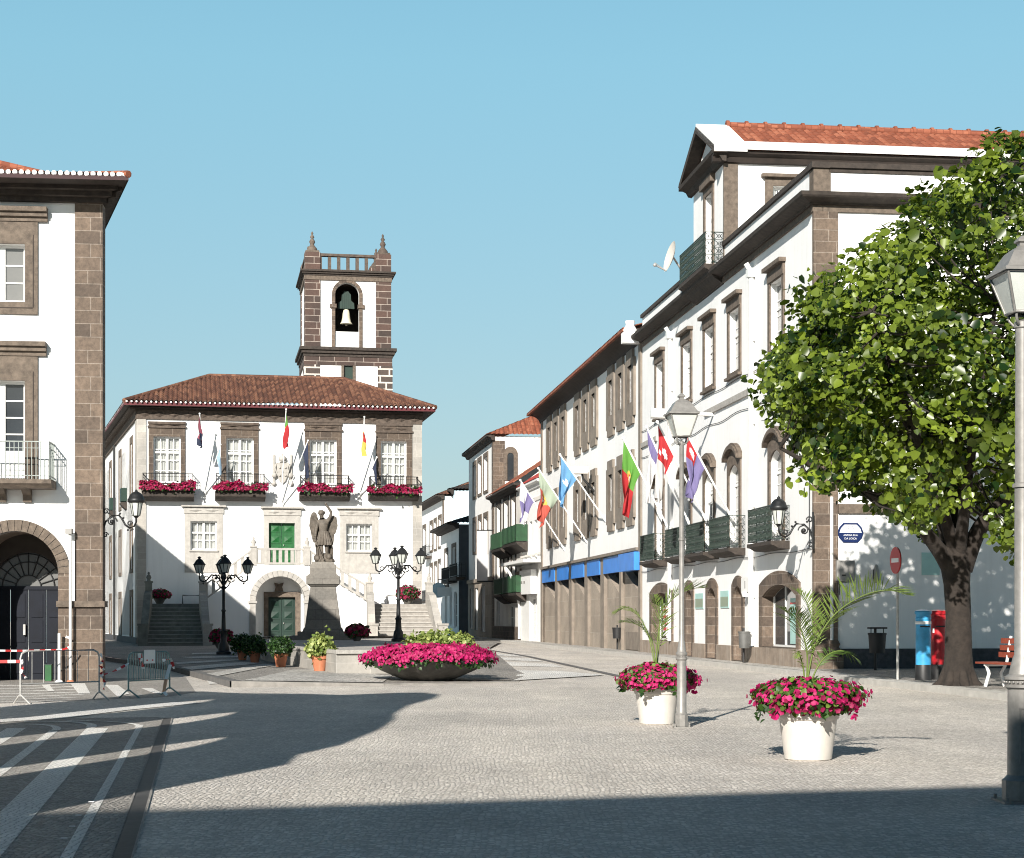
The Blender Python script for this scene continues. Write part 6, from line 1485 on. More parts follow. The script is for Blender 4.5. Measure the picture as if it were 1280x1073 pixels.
def candelabra(p, s, lab):
    r_ = root('candelabra_lamp', p, lab, 'street lamp', 'black four armed lamps before the town hall'); f = Fr(p, (1, .1)); mat = M['lampdark']
    m = MB(f); m.lathe([(.26*s,0),(.26*s,.10*s),(.2*s,.14*s),(.17*s,.36*s),(.12*s,.44*s),(.10*s,.8*s),(.13*s,.84*s),(.08*s,.92*s),(.06*s,1.5*s),(.09*s,1.54*s),(.055*s,1.6*s),(.05*s,2.3*s),(.10*s,2.36*s),(.05*s,2.42*s),(.05*s,2.6*s),(.11*s,2.7*s),(.08*s,2.85*s),(.04*s,2.95*s)], (0,0,0), 16); m.build('post', mat, r_, 40)
    for i in range(4):
        t = i*PI/2+.12; c, s_ = math.cos(t), math.sin(t)
        R_ = lambda a, z: (a*c*s, a*s_*s, z*s)
        m = MB(f); m.tube([R_(.03,2.45), R_(.12,2.62), R_(.26,2.78), R_(.42,2.80), R_(.52,2.68), R_(.60,2.60), R_(.72,2.56), R_(.82,2.62), R_(.84,2.75), R_(.84,2.86)], .028*s, 6)
        m.tube([R_(.26+.13*math.cos(a), 2.68+.13*math.sin(a)) for a in [k*.5 for k in range(13)]], .022*s, 5); m.tube([R_(.60+.07*math.cos(a), 2.68+.07*math.sin(a)) for a in [k*.5 for k in range(13)]], .018*s, 5)
        m.tube([R_(.04,2.3), R_(.16,2.42), R_(.24,2.55)], .02*s, 5); m.ball(R_(.26, 2.68), .05*s, 6); m.ball(R_(.7, 2.50), .035*s, 6)
        ar = m.build('arm', mat, r_)
        q = f.w(.84*c*s, .84*s_*s, 0); h = lantern4(Fr(q, (1, 0)), 2.86*s, .98*s*(1.08 if i in (1, 3) else 1), ar, mat, .3, True)
    return r_
p = G(279.5, 818.5, .12); p.z = plat_z(p); candelabra(p, 1.0, 'black four armed lamp standing in shade before the left stairs')
p = pp(498, 803, 60); p.z = .6; candelabra(p, .93, 'black four armed lamp standing in sun behind the big flower bowl')
def wall_lamp(p, out, s, lab, mat):           # scrolled bracket from a wall point, lantern at its end
    r_ = root('wall_lamp', p, lab, 'wall lamp', 'scrolled wall lanterns'); f = Fr(p, out)
    P = lambda a, z: (a*s, 0, z*s)
    m = MB(f); m.tube([P(.02,-.75), P(.02,.35)], .03*s, 6)
    m.tube([P(.02,-.45), P(.10,-.2), P(.30,-.02), P(.52,0), P(.62,-.12), P(.72,-.30), P(.86,-.40), P(1.0,-.34), P(1.06,-.2), P(1.06,-.08)], .032*s, 7)
    for (ca_, cz_, rr) in ((.30, -.2, .17), (.12, .12, .1), (.86, -.26, .09), (.1, -.62, .09)): m.tube([P(ca_+rr*math.cos(t*.45)*(1-.045*t), cz_+rr*math.sin(t*.45)*(1-.045*t)) for t in range(18)], .022*s, 5)
    m.ball(P(.30, -.2), .07*s, 6)
    for (a, z) in ((.55,.05), (.66,-.08), (.2,.06), (.8,-.46), (.95,-.44)): m.ball(P(a, z), .035*s, 6)
    ar = m.build('bracket', mat, r_)
    q = f.w(1.06*s, 0, 0); fl = Fr(q, (1, 0)); m = MB(fl); b = -.08*s
    m.lathe([(.05*s,b),(.09*s,b+.05*s),(.13*s,b+.06*s)], (0,0,0), 12)
    for i in range(6):
        t = 2*PI*i/6; m.tube([(.12*s*math.cos(t), .12*s*math.sin(t), b+.06*s), (.20*s*math.cos(t), .20*s*math.sin(t), b+.48*s)], .012*s, 5)
    m.lathe([(.22*s,b+.47*s),(.27*s,b+.5*s),(.27*s,b+.58*s),(.24*s,b+.61*s),(.21*s,b+.70*s),(.13*s,b+.79*s),(.05*s,b+.82*s),(.05*s,b+.85*s),(.0,b+.90*s)], (0,0,0), 20)
    h = m.build('lantern', mat, r_)
    m = MB(fl); m.lathe([(.115*s,b+.07*s), (.192*s,b+.47*s)], (0,0,0), 18, cap=False); m.build('lamp_glass', M['lampglass'], h)
pl = FL.w(.02, .15, 3.66); wall_lamp(pl, (1, -.0), .70, 'weathered green wall lantern on a scrolled arm at the corner of the arcade building', M['lampdark'])
xw = FR.at(1018, 660)[0]; pr_ = FR.w(LR, -.02, 4.05); pr_ = pp(1017, 655, 44.7); wall_lamp(pr_, (-.99, -.12), .86, 'black wall lantern on a scrolled arm at the corner pilaster under the tree', M['lampdark'])
# ------------------------------------------------------------------ flags
def flag(name, lab, base, tip, hoist, fly, colf, mats, seed, group, gather=.85, pole_r=.03, gap=.04, slope=.35, wind=0.):
    base, tip = Vector(base), Vector(tip); r_ = root('flag', base, lab, 'flag', group)
    m = MB(); m.tube([base, tip], pole_r, 8); m.ball(tip, pole_r*1.8, 6); m.tube([base-(tip-base).normalized()*.05, base+(tip-base).normalized()*.25], pole_r*1.7, 8); m.build('pole', M['wood_w'], r_)
    rr = random.Random(seed); d = (base-tip).normalized(); a0 = tip+d*gap; nx, ny = 22, 34; vs = []
    hd = Vector((d.x, d.y, 0)); hd = hd.normalized() if hd.length > 1e-3 else Vector((0, -1, 0)); side = Vector((-hd.y, hd.x, 0))
    for j in range(ny+1):
        v = j/ny
        for i in range(nx+1):
            u = i/nx; h = a0+d*(hoist*u)
            t = 1-(1-v)**1.5
            x = h+(a0-h)*(gather*t); x.z = h.z-v*fly*(1-slope*u)
            am = .16*hoist*min(1, v*1.6)*(1-.35*u*0)
            off = am*(math.sin(u*9.5+seed+v*2.2)+.5*math.sin(u*17+2*seed-v*4))*.55
            vs.append(x+side*off+hd*(am*.5*math.cos(u*8+seed*2+v*3))+side*wind*v)
    m = MB()
    for j in range(ny):
        for i in range(nx):
            pass
    m.add(vs, [(j*(nx+1)+i, j*(nx+1)+i+1, (j+1)*(nx+1)+i+1, (j+1)*(nx+1)+i) for j in range(ny) for i in range(nx)], True)
    m.mi = [colf((i+.5)/nx, (j+.5)/ny) for j in range(ny) for i in range(nx)]
    m.build('cloth', [M[k] for k in mats], r_); return r_
def pt(g, r_):
    def f(u, v):
        e = ((u-.5)/.22)**2+((v-.40)/.12)**2
        if e < 1: return 3 if e < .16 else (1 if e < .34 else 2)
        return 0 if v < .40 else 1
    return f
def blu(u, v): return 1 if ((u-.5)/.2)**2+((v-.42)/.09)**2 < 1 and not (u < .45 and v < .4) else 0
def pur(u, v): return 0 if (v < .5) == (u < .5) else 1
def redc(u, v):
    if v < .42: return 2 if ((u-.55)/.16)**2+((v-.22)/.06)**2 < 1 or ((u-.3)/.08)**2+((v-.3)/.03)**2 < 1 else 0
    return 1 if v < .46 or u > .1 else 2
def redp(u, v):
    if v < .38 and u < .55: return 2 if ((u-.28)/.14)**2+((v-.2)/.09)**2 < 1 else 0
    return 2 if ((u-.6)/.1)**2+((v-.55)/.05)**2 < 1 else 1
def wallpole(fr, bx, by, tx, ty, y=0.):
    x, z = fr.at(bx, by, y); b = fr.w(x, y, z); n_ = -fr.dy            # outward
    k = (tx-640)/F; a = (k*b.y-b.x)/(n_.x-k*n_.y); t = b+n_*a; t.z = H+(HY-ty)/F*t.y
    return b, t
gF = 'flags on the office building'; 
for args in (
 (FB2, 705.6, 687, 650.5, 600.5, .30, 1.9, pur, ['cw','cp'], 1.3, 'faded white and lilac flag, farthest down the street', gF),
 (FB2, 733.5, 677.5, 673, 585.6, .40, 2.1, pt('cpg','cor'), ['cpg','cor','cy','cw'], 2.1, 'sun bleached green and orange-red flag with a crest, second from the far end', gF),
 (FB2, 757, 651, 700, 568.6, .36, 1.9, blu, ['cb','cw'], 3.4, 'sky blue flag with a white emblem on the office building', gF),
 (FR, 836, 662, 779, 548, .37, 2.5, pt('cg','cr'), ['cg','cr','cy','cw'], 4.2, 'vivid green and red flag with a crest, hanging in front of the nearest slit windows', gF)):
    fr, bx, by, tx, ty, ho, fl_, cf, ms, sd, lab, g = args; b, t = wallpole(fr, bx, by, tx, ty); flag('flag', lab, b, t, ho*(t-b).length, fl_, cf, ms, sd, g, pole_r=.033)
for args in (
 (FR, 862, 656, 808.5, 534, .28, 2.5, lambda u, v: 0 if v < .25 else 1, ['cp','cw'], 5.5, 'white flag with purple top hanging nearest the downpipe of the corner building', 'flags on the corner building'),
 (FR, 883, 651, 821.6, 527.7, .33, 2.4, redc, ['cr','cgrey','cw'], 6.3, 'grey flag with a red top corner hanging left of the slim lamp post', 'flags on the corner building'),
 (FR, 915.6, 649, 859, 543, .38, 1.65, redp, ['cr','cp','cw'], 7.7, 'purple flag with a red corner hanging just right of the slim lamp lantern', 'flags on the corner building')):
    fr, bx, by, tx, ty, ho, fl_, cf, ms, sd, lab, g = args; b, t = wallpole(fr, bx, by, tx, ty); flag('flag', lab, b, t, ho*(t-b).length, fl_, cf, ms, sd, g, pole_r=.032)
gT = 'limp flags on the town hall front'
def thpole(bx, by, tx, ty, out, yb=0.):
    x, z = FT.at(bx, by, yb); b = FT.w(x, yb, z); x2, z2 = FT.at(tx, ty, yb-out); return b, FT.w(x2, yb-out, z2)
for (bx, by, tx, ty, out, ho, fl_, cf, ms, sd, lab) in (
 (255.5, 619, 249.6, 517.4, 1.6, 1.1, 1.3, lambda u, v: 0 if v < .62 else 1, ['cpk','cn'], 1.1, 'small furled pink and navy flag between the two left upper windows of the town hall'),
 (255.6, 620, 275.8, 556, 1.2, .7, 1.5, lambda u, v: 0, ['clb'], 2.2, 'pale blue flag on a slanting pole beside the second upper window of the town hall'),
 (351.5, 634, 357.7, 512, 1.8, 1.2, 1.6, pt('cg','cr'), ['cg','cr','cy','cw'], 3.3, 'green and red crested flag on the tall pole over the central coat of arms'),
 (352.5, 634, 385, 551, 1.4, .7, 1.9, lambda u, v: 0, ['cn'], 4.4, 'dark navy flag on a slanting pole beside the third upper window of the town hall'),
 (449, 621, 455.5, 521.5, 1.6, 1.0, 1.9, lambda u, v: 1 if ((u-.5)/.45)**2+((v-.42)/.14)**2 < 1 else (2 if v < .28 else 0), ['cy','cr','cw'], 5.1, 'white and yellow flag with a red emblem between the two right upper windows'),
 (449.5, 621, 471, 572, 1.2, .6, 1.4, lambda u, v: 0, ['cn'], 6.6, 'dark navy flag on a slanting pole beside the rightmost upper window of the town hall')):
    b, t = thpole(bx, by, tx, ty, out); flag('flag', lab, b, t, ho, fl_, cf, ms, sd, gT, gather=.93, pole_r=.028, slope=.5)
# ------------------------------------------------------------------ the linden tree
TP = G(1198, 857, .11); TP.z = .08
TR = root('linden_tree', TP, 'big leafy linden tree with a thick forked trunk in front of the corner building', 'tree')
def P3(px, py, dy=0.): return pp(px, py, TP.y+dy)
m = MB()
def limb(pts, r0, r1, n=10, rough=.06):
    q = [Vector(p) for p in pts]; cur = []
    for i in range(len(q)-1):
        a = q[max(0, i-1)]; b = q[i]; c = q[i+1]; d = q[min(len(q)-1, i+2)]
        for t in [k/6 for k in range(6)]: cur.append(.5*((2*b)+(c-a)*t+(2*a-5*b+4*c-d)*t*t+(3*b-a-3*c+d)*t**3))
    cur.append(q[-1]); k = len(cur)-1
    r_ = [r0+(r1-r0)*(i/k) for i in range(k+1)]
    m.tube(cur, r_, n); return cur
b0 = P3(1198, 862)
m.tube([b0+Vector((0,0,-.05)), b0+Vector((0,0,.08)), b0+Vector((0,0,.25)), P3(1198, 820), P3(1198, 770), P3(1196, 730), P3(1194, 700), P3(1195, 680)], [.42, .36, .30, .262, .238, .25, .30, .28], 20)
for i in range(7):
    t = i*.9+.3; m.tube([b0+Vector((.55*math.cos(t), .55*math.sin(t), -.03)), b0+Vector((.3*math.cos(t), .3*math.sin(t), .13)), b0+Vector((.2*math.cos(t), .2*math.sin(t), .5))], [.05, .11, .06], 8)
tips = []
L1 = limb([P3(1190,715), P3(1168,680,-.2), P3(1135,645,-.8), P3(1090,620,-1.4), P3(1030,590,-1.8), P3(975,560,-2)], .17, .03)
L2 = limb([P3(1194,710), P3(1178,650,.1), P3(1160,590,.2), P3(1130,520,.2), P3(1080,440,0), P3(1020,410,-.3)], .17, .03)
L3 = limb([P3(1198,710), P3(1196,640,.3), P3(1200,560,.6), P3(1205,450,.8), P3(1215,330,.8), P3(1230,230,.6)], .19, .03)
L4 = limb([P3(1204,712), P3(1225,660,-.2), P3(1260,620,-.4), P3(1300,560,-.6), P3(1350,470,-.6), P3(1390,400,-.4)], .19, .03)
L5 = limb([P3(1198,705), P3(1204,650,-.6), P3(1215,560,-1.6), P3(1230,470,-2.3), P3(1245,380,-2.6)], .14, .03)
L6 = limb([P3(1198,705), P3(1190,630,.9), P3(1170,540,1.9), P3(1150,440,2.6), P3(1140,350,2.8)], .14, .03)
L7 = limb([P3(1196,700), P3(1170,610,-.8), P3(1140,530,-1.9), P3(1110,450,-2.6), P3(1090,390,-2.9)], .13, .03)
limbs = [L1, L2, L3, L4, L5, L6, L7]
# crown outline in the picture plane (photo pixels), used as the real silhouette of the crown at the tree's distance
# clumps: centres placed through a lumpy ellipsoid, trimmed to the observed profile of the crown
prof = [(972, 450, 512), (982, 420, 535), (996, 395, 568), (1012, 370, 600), (1030, 342, 614), (1060, 318, 622), (1090, 300, 640), (1130, 262, 662), (1165, 222, 664), (1195, 194, 632), (1215, 168, 624), (1240, 170, 640), (1270, 152, 688), (1310, 140, 720), (1360, 150, 700), (1420, 210, 670), (1480, 310, 610), (1520, 410, 530)]
def span(px):
    for (a, t0, b0_), (c, t1, b1_) in zip(prof, prof[1:]):
        if a <= px <= c: k = (px-a)/(c-a); return t0+(t1-t0)*k, b0_+(b1_-b0_)*k
    return None
clumps = []
while len(clumps) < 560:
    px = rs.uniform(972, 1518); sp = span(px); py = rs.uniform(sp[0]+10, sp[1]-8)
    cxp = (px-1235)/280; cyp = (py-(sp[0]+sp[1])/2)/((sp[1]-sp[0])/2)
    dmax = 4.7*math.sqrt(max(.03, 1-min(1, .8*cxp*cxp)))*math.sqrt(max(.05, 1-cyp*cyp*(.9 if cyp < 0 else .2)))
    s_ = rs.uniform(-1, 1); s_ = math.copysign(abs(s_)**.55, s_)
    clumps.append(P3(px, py, s_*dmax))
for c in clumps[::2]:
    best = min(((q-c).length, q) for L_ in limbs for q in L_[6:])[1]
    mid = best+(c-best)*.5+Vector((0, 0, -.12)); m.tube([best, mid, c], [.03, .02, .007], 5, cap=False)
trunk = m.build('trunk', M['bark'], TR)
pos = []; nr = []; up_ = []; tc_ = []; sz_ = []
ctr = P3(1225, 470)
for c in clumps:
    k = int(rs.uniform(52, 80)); out = (c-ctr).normalized()
    rx = rs.uniform(.30, .62); ct = rs.normal()*.17; cs = rs.uniform(.75, 1.15)
    tl = rs.normal(size=3)*.5+np.array(out)+np.array([0, 0, .35])
    tl /= np.linalg.norm(tl)
    for i in range(k):
        v = rs.normal(size=3); v /= np.linalg.norm(v); v *= rs.uniform(.3, 1)**.5
        pz = v-tl*np.dot(v, tl)*.55                     # flattened sprays
        tc_.append(ct); sz_.append(cs); pos.append(np.array(c)+pz*rx); nr.append(tl*.9+rs.normal(size=3)*.6+np.array([-.12, -.40, .35])); up_.append(None)
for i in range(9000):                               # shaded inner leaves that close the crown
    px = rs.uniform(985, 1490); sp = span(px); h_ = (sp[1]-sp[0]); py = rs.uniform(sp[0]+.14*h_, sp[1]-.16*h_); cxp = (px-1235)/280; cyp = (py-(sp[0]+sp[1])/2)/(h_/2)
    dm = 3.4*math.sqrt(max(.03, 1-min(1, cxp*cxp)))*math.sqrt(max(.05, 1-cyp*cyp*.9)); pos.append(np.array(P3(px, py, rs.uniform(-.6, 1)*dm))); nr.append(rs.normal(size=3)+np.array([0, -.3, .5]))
pos = np.array(pos); nr = np.array(nr)
# stray shoots round the edge
ex = []; en = []
for i in range(120):
    c = clumps[rs.randint(len(clumps))]; out = np.array((c-ctr).normalized())
    for k in range(9):
        ex.append(np.array(c)+out*(.25+.04*k)+rs.normal(size=3)*.07); en.append(out*.4+rs.normal(size=3)*.7+np.array([0, 0, .4]))
pos = np.concatenate([pos, np.array(ex)]); nr = np.concatenate([nr, np.array(en)])
n = len(pos)
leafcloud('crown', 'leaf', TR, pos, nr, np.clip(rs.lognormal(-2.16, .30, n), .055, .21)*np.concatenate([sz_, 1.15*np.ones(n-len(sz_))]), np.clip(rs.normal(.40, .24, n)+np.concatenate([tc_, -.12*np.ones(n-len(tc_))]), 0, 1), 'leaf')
# ------------------------------------------------------------------ street furniture on the right
def thing_at(name, p, lab, cat, group=None): return root(name, p, lab, cat, group), Fr(p, (1, 0))
for px, w_, mat, lab, white in ((1154, 'bluepost', 'bluepost', 'light blue pillar post box with a white stripe, left of its red twin', True), (1173, 'redpost', 'redpost', 'red pillar post box standing against the tree trunk', False)):
    p = pp(px, 852, 36.6 if white else 36.9); p.z = .113; r_, f = thing_at('post_box', p, lab, 'post box', 'pillar post boxes by the tree')
    m = MB(f); m.lathe([(.155,.32),(.155,1.26),(.165,1.27),(.165,1.30),(.155,1.31),(.155,1.36),(.175,1.38),(.178,1.42),(.165,1.44),(.10,1.465),(.0,1.47)], (0,0,0), 28); m.build('body', M[mat], r_, 35)
    m = MB(f); m.lathe([(.168,0),(.168,.29),(.158,.32)], (0,0,0), 28); m.build('base', M['black'], r_, 35)
    m = MB(f); m.lathe([(.157,1.16 if white else 1.30),(.1665,1.165 if white else 1.302),(.1665,1.22 if white else 1.305),(.157,1.225 if white else 1.307)], (0,0,0), 28, cap=False); m.build('band', M['plainw'] if white else M['redpost'], r_)
    m = MB(f); m.box(-.10, .10, -.168, -.15, 1.10, 1.13); m.build('letter_slot', M['black'], r_)
    if not white:
        m = MB(f); m.box(-.145, -.115, -.125, -.09, .98, 1.08); m.build('notice', M['plainw'], r_)
p = pp(1122, 850, 36.9); p.z = .113; r_, f = thing_at('no_entry_sign', p, 'round red no entry sign with white bar turned half away on a grey pole', 'road sign')
m = MB(f); m.tube([(0, 0, 0), (0, 0, 2.72)], .03, 10); m.build('pole', M['galv'], r_)
nd = Vector((-math.sin(math.radians(80)), -math.cos(math.radians(80)), 0)); fsn = Fr(p+nd*.045, (-nd.y, nd.x)); fsn = Fr(p+nd*.045, (math.cos(math.radians(80)), -math.sin(math.radians(80))))
m = MB(fsn); m.slab(arc(0, 2.50, .28, 0, 360, 40)[:-1], [], -.012, .012); m.build('disc', [M['signred']], r_)
m = MB(fsn); m.box(-.19, .19, -.016, -.0125, 2.455, 2.545); m.build('bar', M['plainw'], r_)
m = MB(fsn); m.slab(arc(0, 2.50, .283, 0, 360, 40)[:-1], [], .013, .02); m.build('back_plate', M['meter'], r_)
def bin_(p, lab, mat, kind, r0=.14, h0=.62, h=.5):
    r_, f = thing_at('litter_bin', p, lab, 'litter bin', 'litter bins on posts'); m = MB(f)
    m.lathe([(r0*.86,h0),(r0,h0+h*.9),(r0*1.06,h0+h*.92),(r0*1.06,h0+h),(r0*.9,h0+h),(r0*.85,h0+h*.9),(.01,h0+h*.85)], (0,0,0), 20, True, 1.15); m.build('bin', M[mat], r_, 40)
    m = MB(f); m.tube([(0, r0+.04, 0), (0, r0+.04, h0+h+.1)], .035, 8); m.build('post', M['black'], r_)
    if kind: m = MB(f); m.box(-r0*1.1, r0*1.1, -r0, r0*.9, h0+h+.10, h0+h+.14); m.tube([(-r0*.8, 0, h0+h), (-r0*.8, 0, h0+h+.1)], .012, 6); m.tube([(r0*.8, 0, h0+h), (r0*.8, 0, h0+h+.1)], .012, 6); m.build('lid', M[mat], r_)
    return r_
q = pp(1096.5, 838, 43.2); q.z = .12; bin_(q, 'black litter bin with a flat lid on the shaded side wall', 'black', True, .19, .42, .50)
q = pp(930.5, 832, 50.6); q.z = .12; bin_(q, 'grey litter bin on a black post beside the nearest shop door', 'dimgrey', False, .15, .42, .48)
q = pp(772, 815, 72.0); q.z = .12; bin_(q, 'dark litter bin before the stone ground floor of the office building', 'black', False, .19, .45, .45)
q = pp(1274, 861, 32.2); q.z = .113; r_ = root('bench', q, 'red slatted bench with pale legs partly hidden by the stout lamp post', 'bench'); f = Fr(q, (.25, -.97))
m = MB(f)
for i in range(4): m.box(-1.2, .55, -.22+.115*i, -.12+.115*i, .43, .465)
m.build('seat', M['benchred'], r_)
m = MB(f)
for i in range(3): m.box(-1.2, .55, .27+.025*i, .30+.025*i, .55+.13*i, .65+.13*i)
m.build('backrest', M['benchred'], r_)
for x in (-.9, .35):
    m = MB(f); m.tube([(x, -.18, 0), (x, -.1, .25), (x, -.16, .42)], .035, 6); m.tube([(x, .22, 0), (x, .15, .25), (x, .27, .45), (x, .36, .95)], .03, 6); m.tube([(x, -.2, .41), (x, .24, .41)], .025, 6); m.build('leg', M['wood_w'], r_)
# wall fittings of the corner building
def fs(px, py, y=0.): return FRs.at(px, py, y)
x0, x1, z0, z1 = FRs.r(1046.5, 678.5, 1079, 654); r_ = root('street_plaque', FRs.w((x0+x1)/2, 0, z0), 'blue and white enamel street name plaque on the side wall under the tree', 'street sign')
cx_, cz_ = (x0+x1)/2, (z0+z1)/2; hw, hh = (x1-x0)/2, (z1-z0)/2
def octo(w, h, c): return [(cx_-w*.55, cz_-h), (cx_+w*.55, cz_-h), (cx_+w*.86, cz_-h*.55), (cx_+w, cz_), (cx_+w*.86, cz_+h*.55), (cx_+w*.55, cz_+h), (cx_-w*.55, cz_+h), (cx_-w*.86, cz_+h*.55), (cx_-w, cz_), (cx_-w*.86, cz_-h*.55)]
m = MB(FRs); m.slab(octo(hw, hh, .4), [], -.03, 0, bk=False); m.build('plate', M['plaqblue'], r_)
w2, h2 = hw*.85, hh*.82
m = MB(FRs); m.slab([(cx_-w2, cz_), (cx_+w2, cz_), (cx_+w2*.86, cz_+h2*.55), (cx_+w2*.55, cz_+h2), (cx_-w2*.55, cz_+h2), (cx_-w2*.86, cz_+h2*.55)], [], -.034, -.03, bk=False); m.build('white_field', M['plainw'], r_)
def text_mesh(name, fr, items, mat, parent, y):
    m = MB(fr)
    for s_, x, z, h_ in items:
        cu = bpy.data.curves.new('t', 'FONT'); cu.body = s_; cu.size = h_*1.4; cu.align_x = 'CENTER'; cu.resolution_u = 2
        o = bpy.data.objects.new('t', cu); COL.objects.link(o); me = bpy.data.meshes.new_from_object(o.evaluated_get(bpy.context.evaluated_depsgraph_get())); bpy.data.objects.remove(o)
        m.add([(x+v.co.x, y, z+v.co.y) for v in me.vertices], [tuple(p_.vertices) for p_ in me.polygons]); bpy.data.meshes.remove(me)
    return m.build(name, M[mat], parent)
text_mesh('lettering', FRs, [('RUA', cx_, cz_+hh*.56, hh*.19), ('MANUEL', cx_, cz_+hh*.32, hh*.19), ('DA PONTE', cx_, cz_+hh*.07, hh*.19)], 'plaqblue', r_, -.038)
text_mesh('lettering', FRs, [('ANTIGA RUA', cx_, cz_-hh*.33, hh*.18), ('DA LOIÇA', cx_, cz_-hh*.68, hh*.2)], 'plainw', r_, -.0315)
for (a, b, c, d, mt, nm, lab) in ((1043.5,727,1065.5,701,'meter','meter_box','larger grey meter box on the side wall below the street plaque'), (1048,752,1065,729,'white2','cable_box','smaller pale cable box fixed under the grey meter box'), (1152,719,1174,691,'tealp','wall_plate','blank pale teal wall plate beside the tree fork')):
    x0, x1, z0, z1 = FRs.r(a, b, c, d); r_ = root(nm, FRs.w((x0+x1)/2, 0, z0), lab, nm.replace('_', ' '))
    m = MB(FRs); m.box(x0, x1, -.03 if nm == 'wall_plate' else -.2, 0, z0, z1); m.build('case', M[mt], r_)
    if nm != 'wall_plate':
        m = MB(FRs); m.box(x0+.03, x1-.03, -.215, -.2, z0+.04, z1-.04); dd = m.build('cover', M[mt], r_); m = MB(FRs); m.box(x0+.12, x0+.22, -.222, -.215, z0+.25*(z1-z0), z0+.32*(z1-z0)); m.build('latch', M['black'], dd)
        m = MB(FRs); m.tube([(x0+.1, -.1, z0), (x0+.1, -.1, z0-.35)], .02, 6); m.build('cable', M['black'], r_)
x0, x1, z0, z1 = FRs.r(1089, 729, 1098, 705); r_ = root('alarm_bell', FRs.w((x0+x1)/2, 0, z0), 'small dark wall lamp fixture between the meter box and the no entry sign', 'wall light')
m = MB(FRs); m.lathe([(.03,0),(.06,.05),(.065,.3),(.05,.42),(.02,.47)], ((x0+x1)/2, -.12, z0), 12); m.build('case', M['meter'], r_); m = MB(FRs); m.box((x0+x1)/2-.05, (x0+x1)/2+.05, -.1, 0, z0+.1, z0+.35); m.build('bracket', M['black'], r_)
for (a, b, c, d, lab) in ((901.5,760,912,738.7,'brighter green notice panel between the two nearest doors of the corner building'), (870,761,880,742,'paler green notice panel between the two farther doors of the corner building')):
    x0, x1, z0, z1 = FR.r(a, b, c, d); r_ = root('notice_panel', FR.w((x0+x1)/2, 0, z0), lab, 'notice panel', 'green notice panels'); m = MB(FR); m.box(x0, x1, -.03, 0, z0, z1); m.build('panel', M['tealp'], r_); m = MB(FR); m.box(x0+.04, x1-.04, -.034, -.03, z0+.04, z0+(z1-z0)*.65); m.build('print', M['cpg'], r_)
x0, x1, z0, z1 = FR.r(933, 744.5, 943, 722); r_ = root('wall_box', FR.w(x0, 0, z0), 'white wall box with a slit between the shop window and nearest door', 'wall box'); m = MB(FR); m.box(x0, x1, -.16, 0, z0+.1, z1); m.build('case', M['wood_w'], r_); m = MB(FR); m.box((x0+x1)/2-.04, (x0+x1)/2+.04, -.166, -.16, z0+.2, z1-.1); m.build('slot', M['meter'], r_); m = MB(FR); m.lathe([(.12,-.04),(.16,.1)], ((x0+x1)/2, -.12, z0), 12); m.build('hood', M['wood_w'], r_)
x0, x1, z0, z1 = FR.r(872, 531, 892, 517); r_ = root('floodlight', FR.w(x1, 0, z0), 'white tubular floodlight bracketed to the corner building behind the slim lamp lantern', 'floodlight', 'facade floodlights'); zc__ = (z0+z1)/2
m = MB(FR); m.tube([(x1, 0, zc__+.02), (x1, -1.1, zc__+.02)], .06, 8); m.build('bracket', M['wood_w'], r_); m = MB(FR); m.tube([(x1, -.8, zc__), (x1-.05, -1.15, zc__), (x1-.15, -2.0, zc__+.05)], .17, 12); m.build('lamp_housing', M['wood_w'], r_)
x1, z1 = FB2.at(744, 590); r_ = root('floodlight', FB2.w(x1, 0, z1), 'cream boxy floodlight on a bent arm above the office building middle windows', 'floodlight', 'facade floodlights')
m = MB(FB2); m.tube([(x1, -.02, z1-.9), (x1, -.55, z1-.3), (x1, -.6, z1-.05)], .05, 8); m.build('bracket', M['iron'], r_); m = MB(FB2); m.box(x1-.25, x1+.25, -1.5, -.35, z1-.1, z1+.22); m.build('lamp_housing', M['concrete'], r_)
# satellite dish on the attic
q = pp(850, 330, 58.4); r_ = root('satellite_dish', q, 'pale satellite dish on an arm beside the attic balcony', 'satellite dish'); ax = Vector((-.93, -.22, .25)).normalized()
ctr_ = pp(841, 322, 58.3); u_ = ax.cross(Vector((0,0,1))).normalized(); v_ = u_.cross(ax).normalized()
m = MB(); vs = []; n_ = 28
for k in range(7):
    rr = .52*k/6
    for j in range(n_): t = 2*PI*j/n_; vs.append(ctr_+u_*(rr*.92*math.cos(t))+v_*(rr*math.sin(t))+ax*(.12*(rr/.52)**2))
m.add(vs, [(k*n_+j, k*n_+(j+1) % n_, (k+1)*n_+(j+1) % n_, (k+1)*n_+j) for k in range(6) for j in range(n_)], True); m.build('dish', M['concrete'], r_)
m = MB(); hd_ = pp(818.5, 331.5, 58.0); m.tube([ctr_-v_*.5+ax*.10, hd_], .025, 6); m.tube([ctr_-v_*.5+ax*.10, hd_+Vector((0, 0, .08))], .012, 6); m.ball(hd_, .06, 6); m.build('feed_arm', M['galv'], r_)
m = MB(); m.tube([ctr_-ax*.02, pp(852, 338, 58.5), pp(866, 338, 58.6)], .035, 8); m.build('mount', M['galv'], r_)
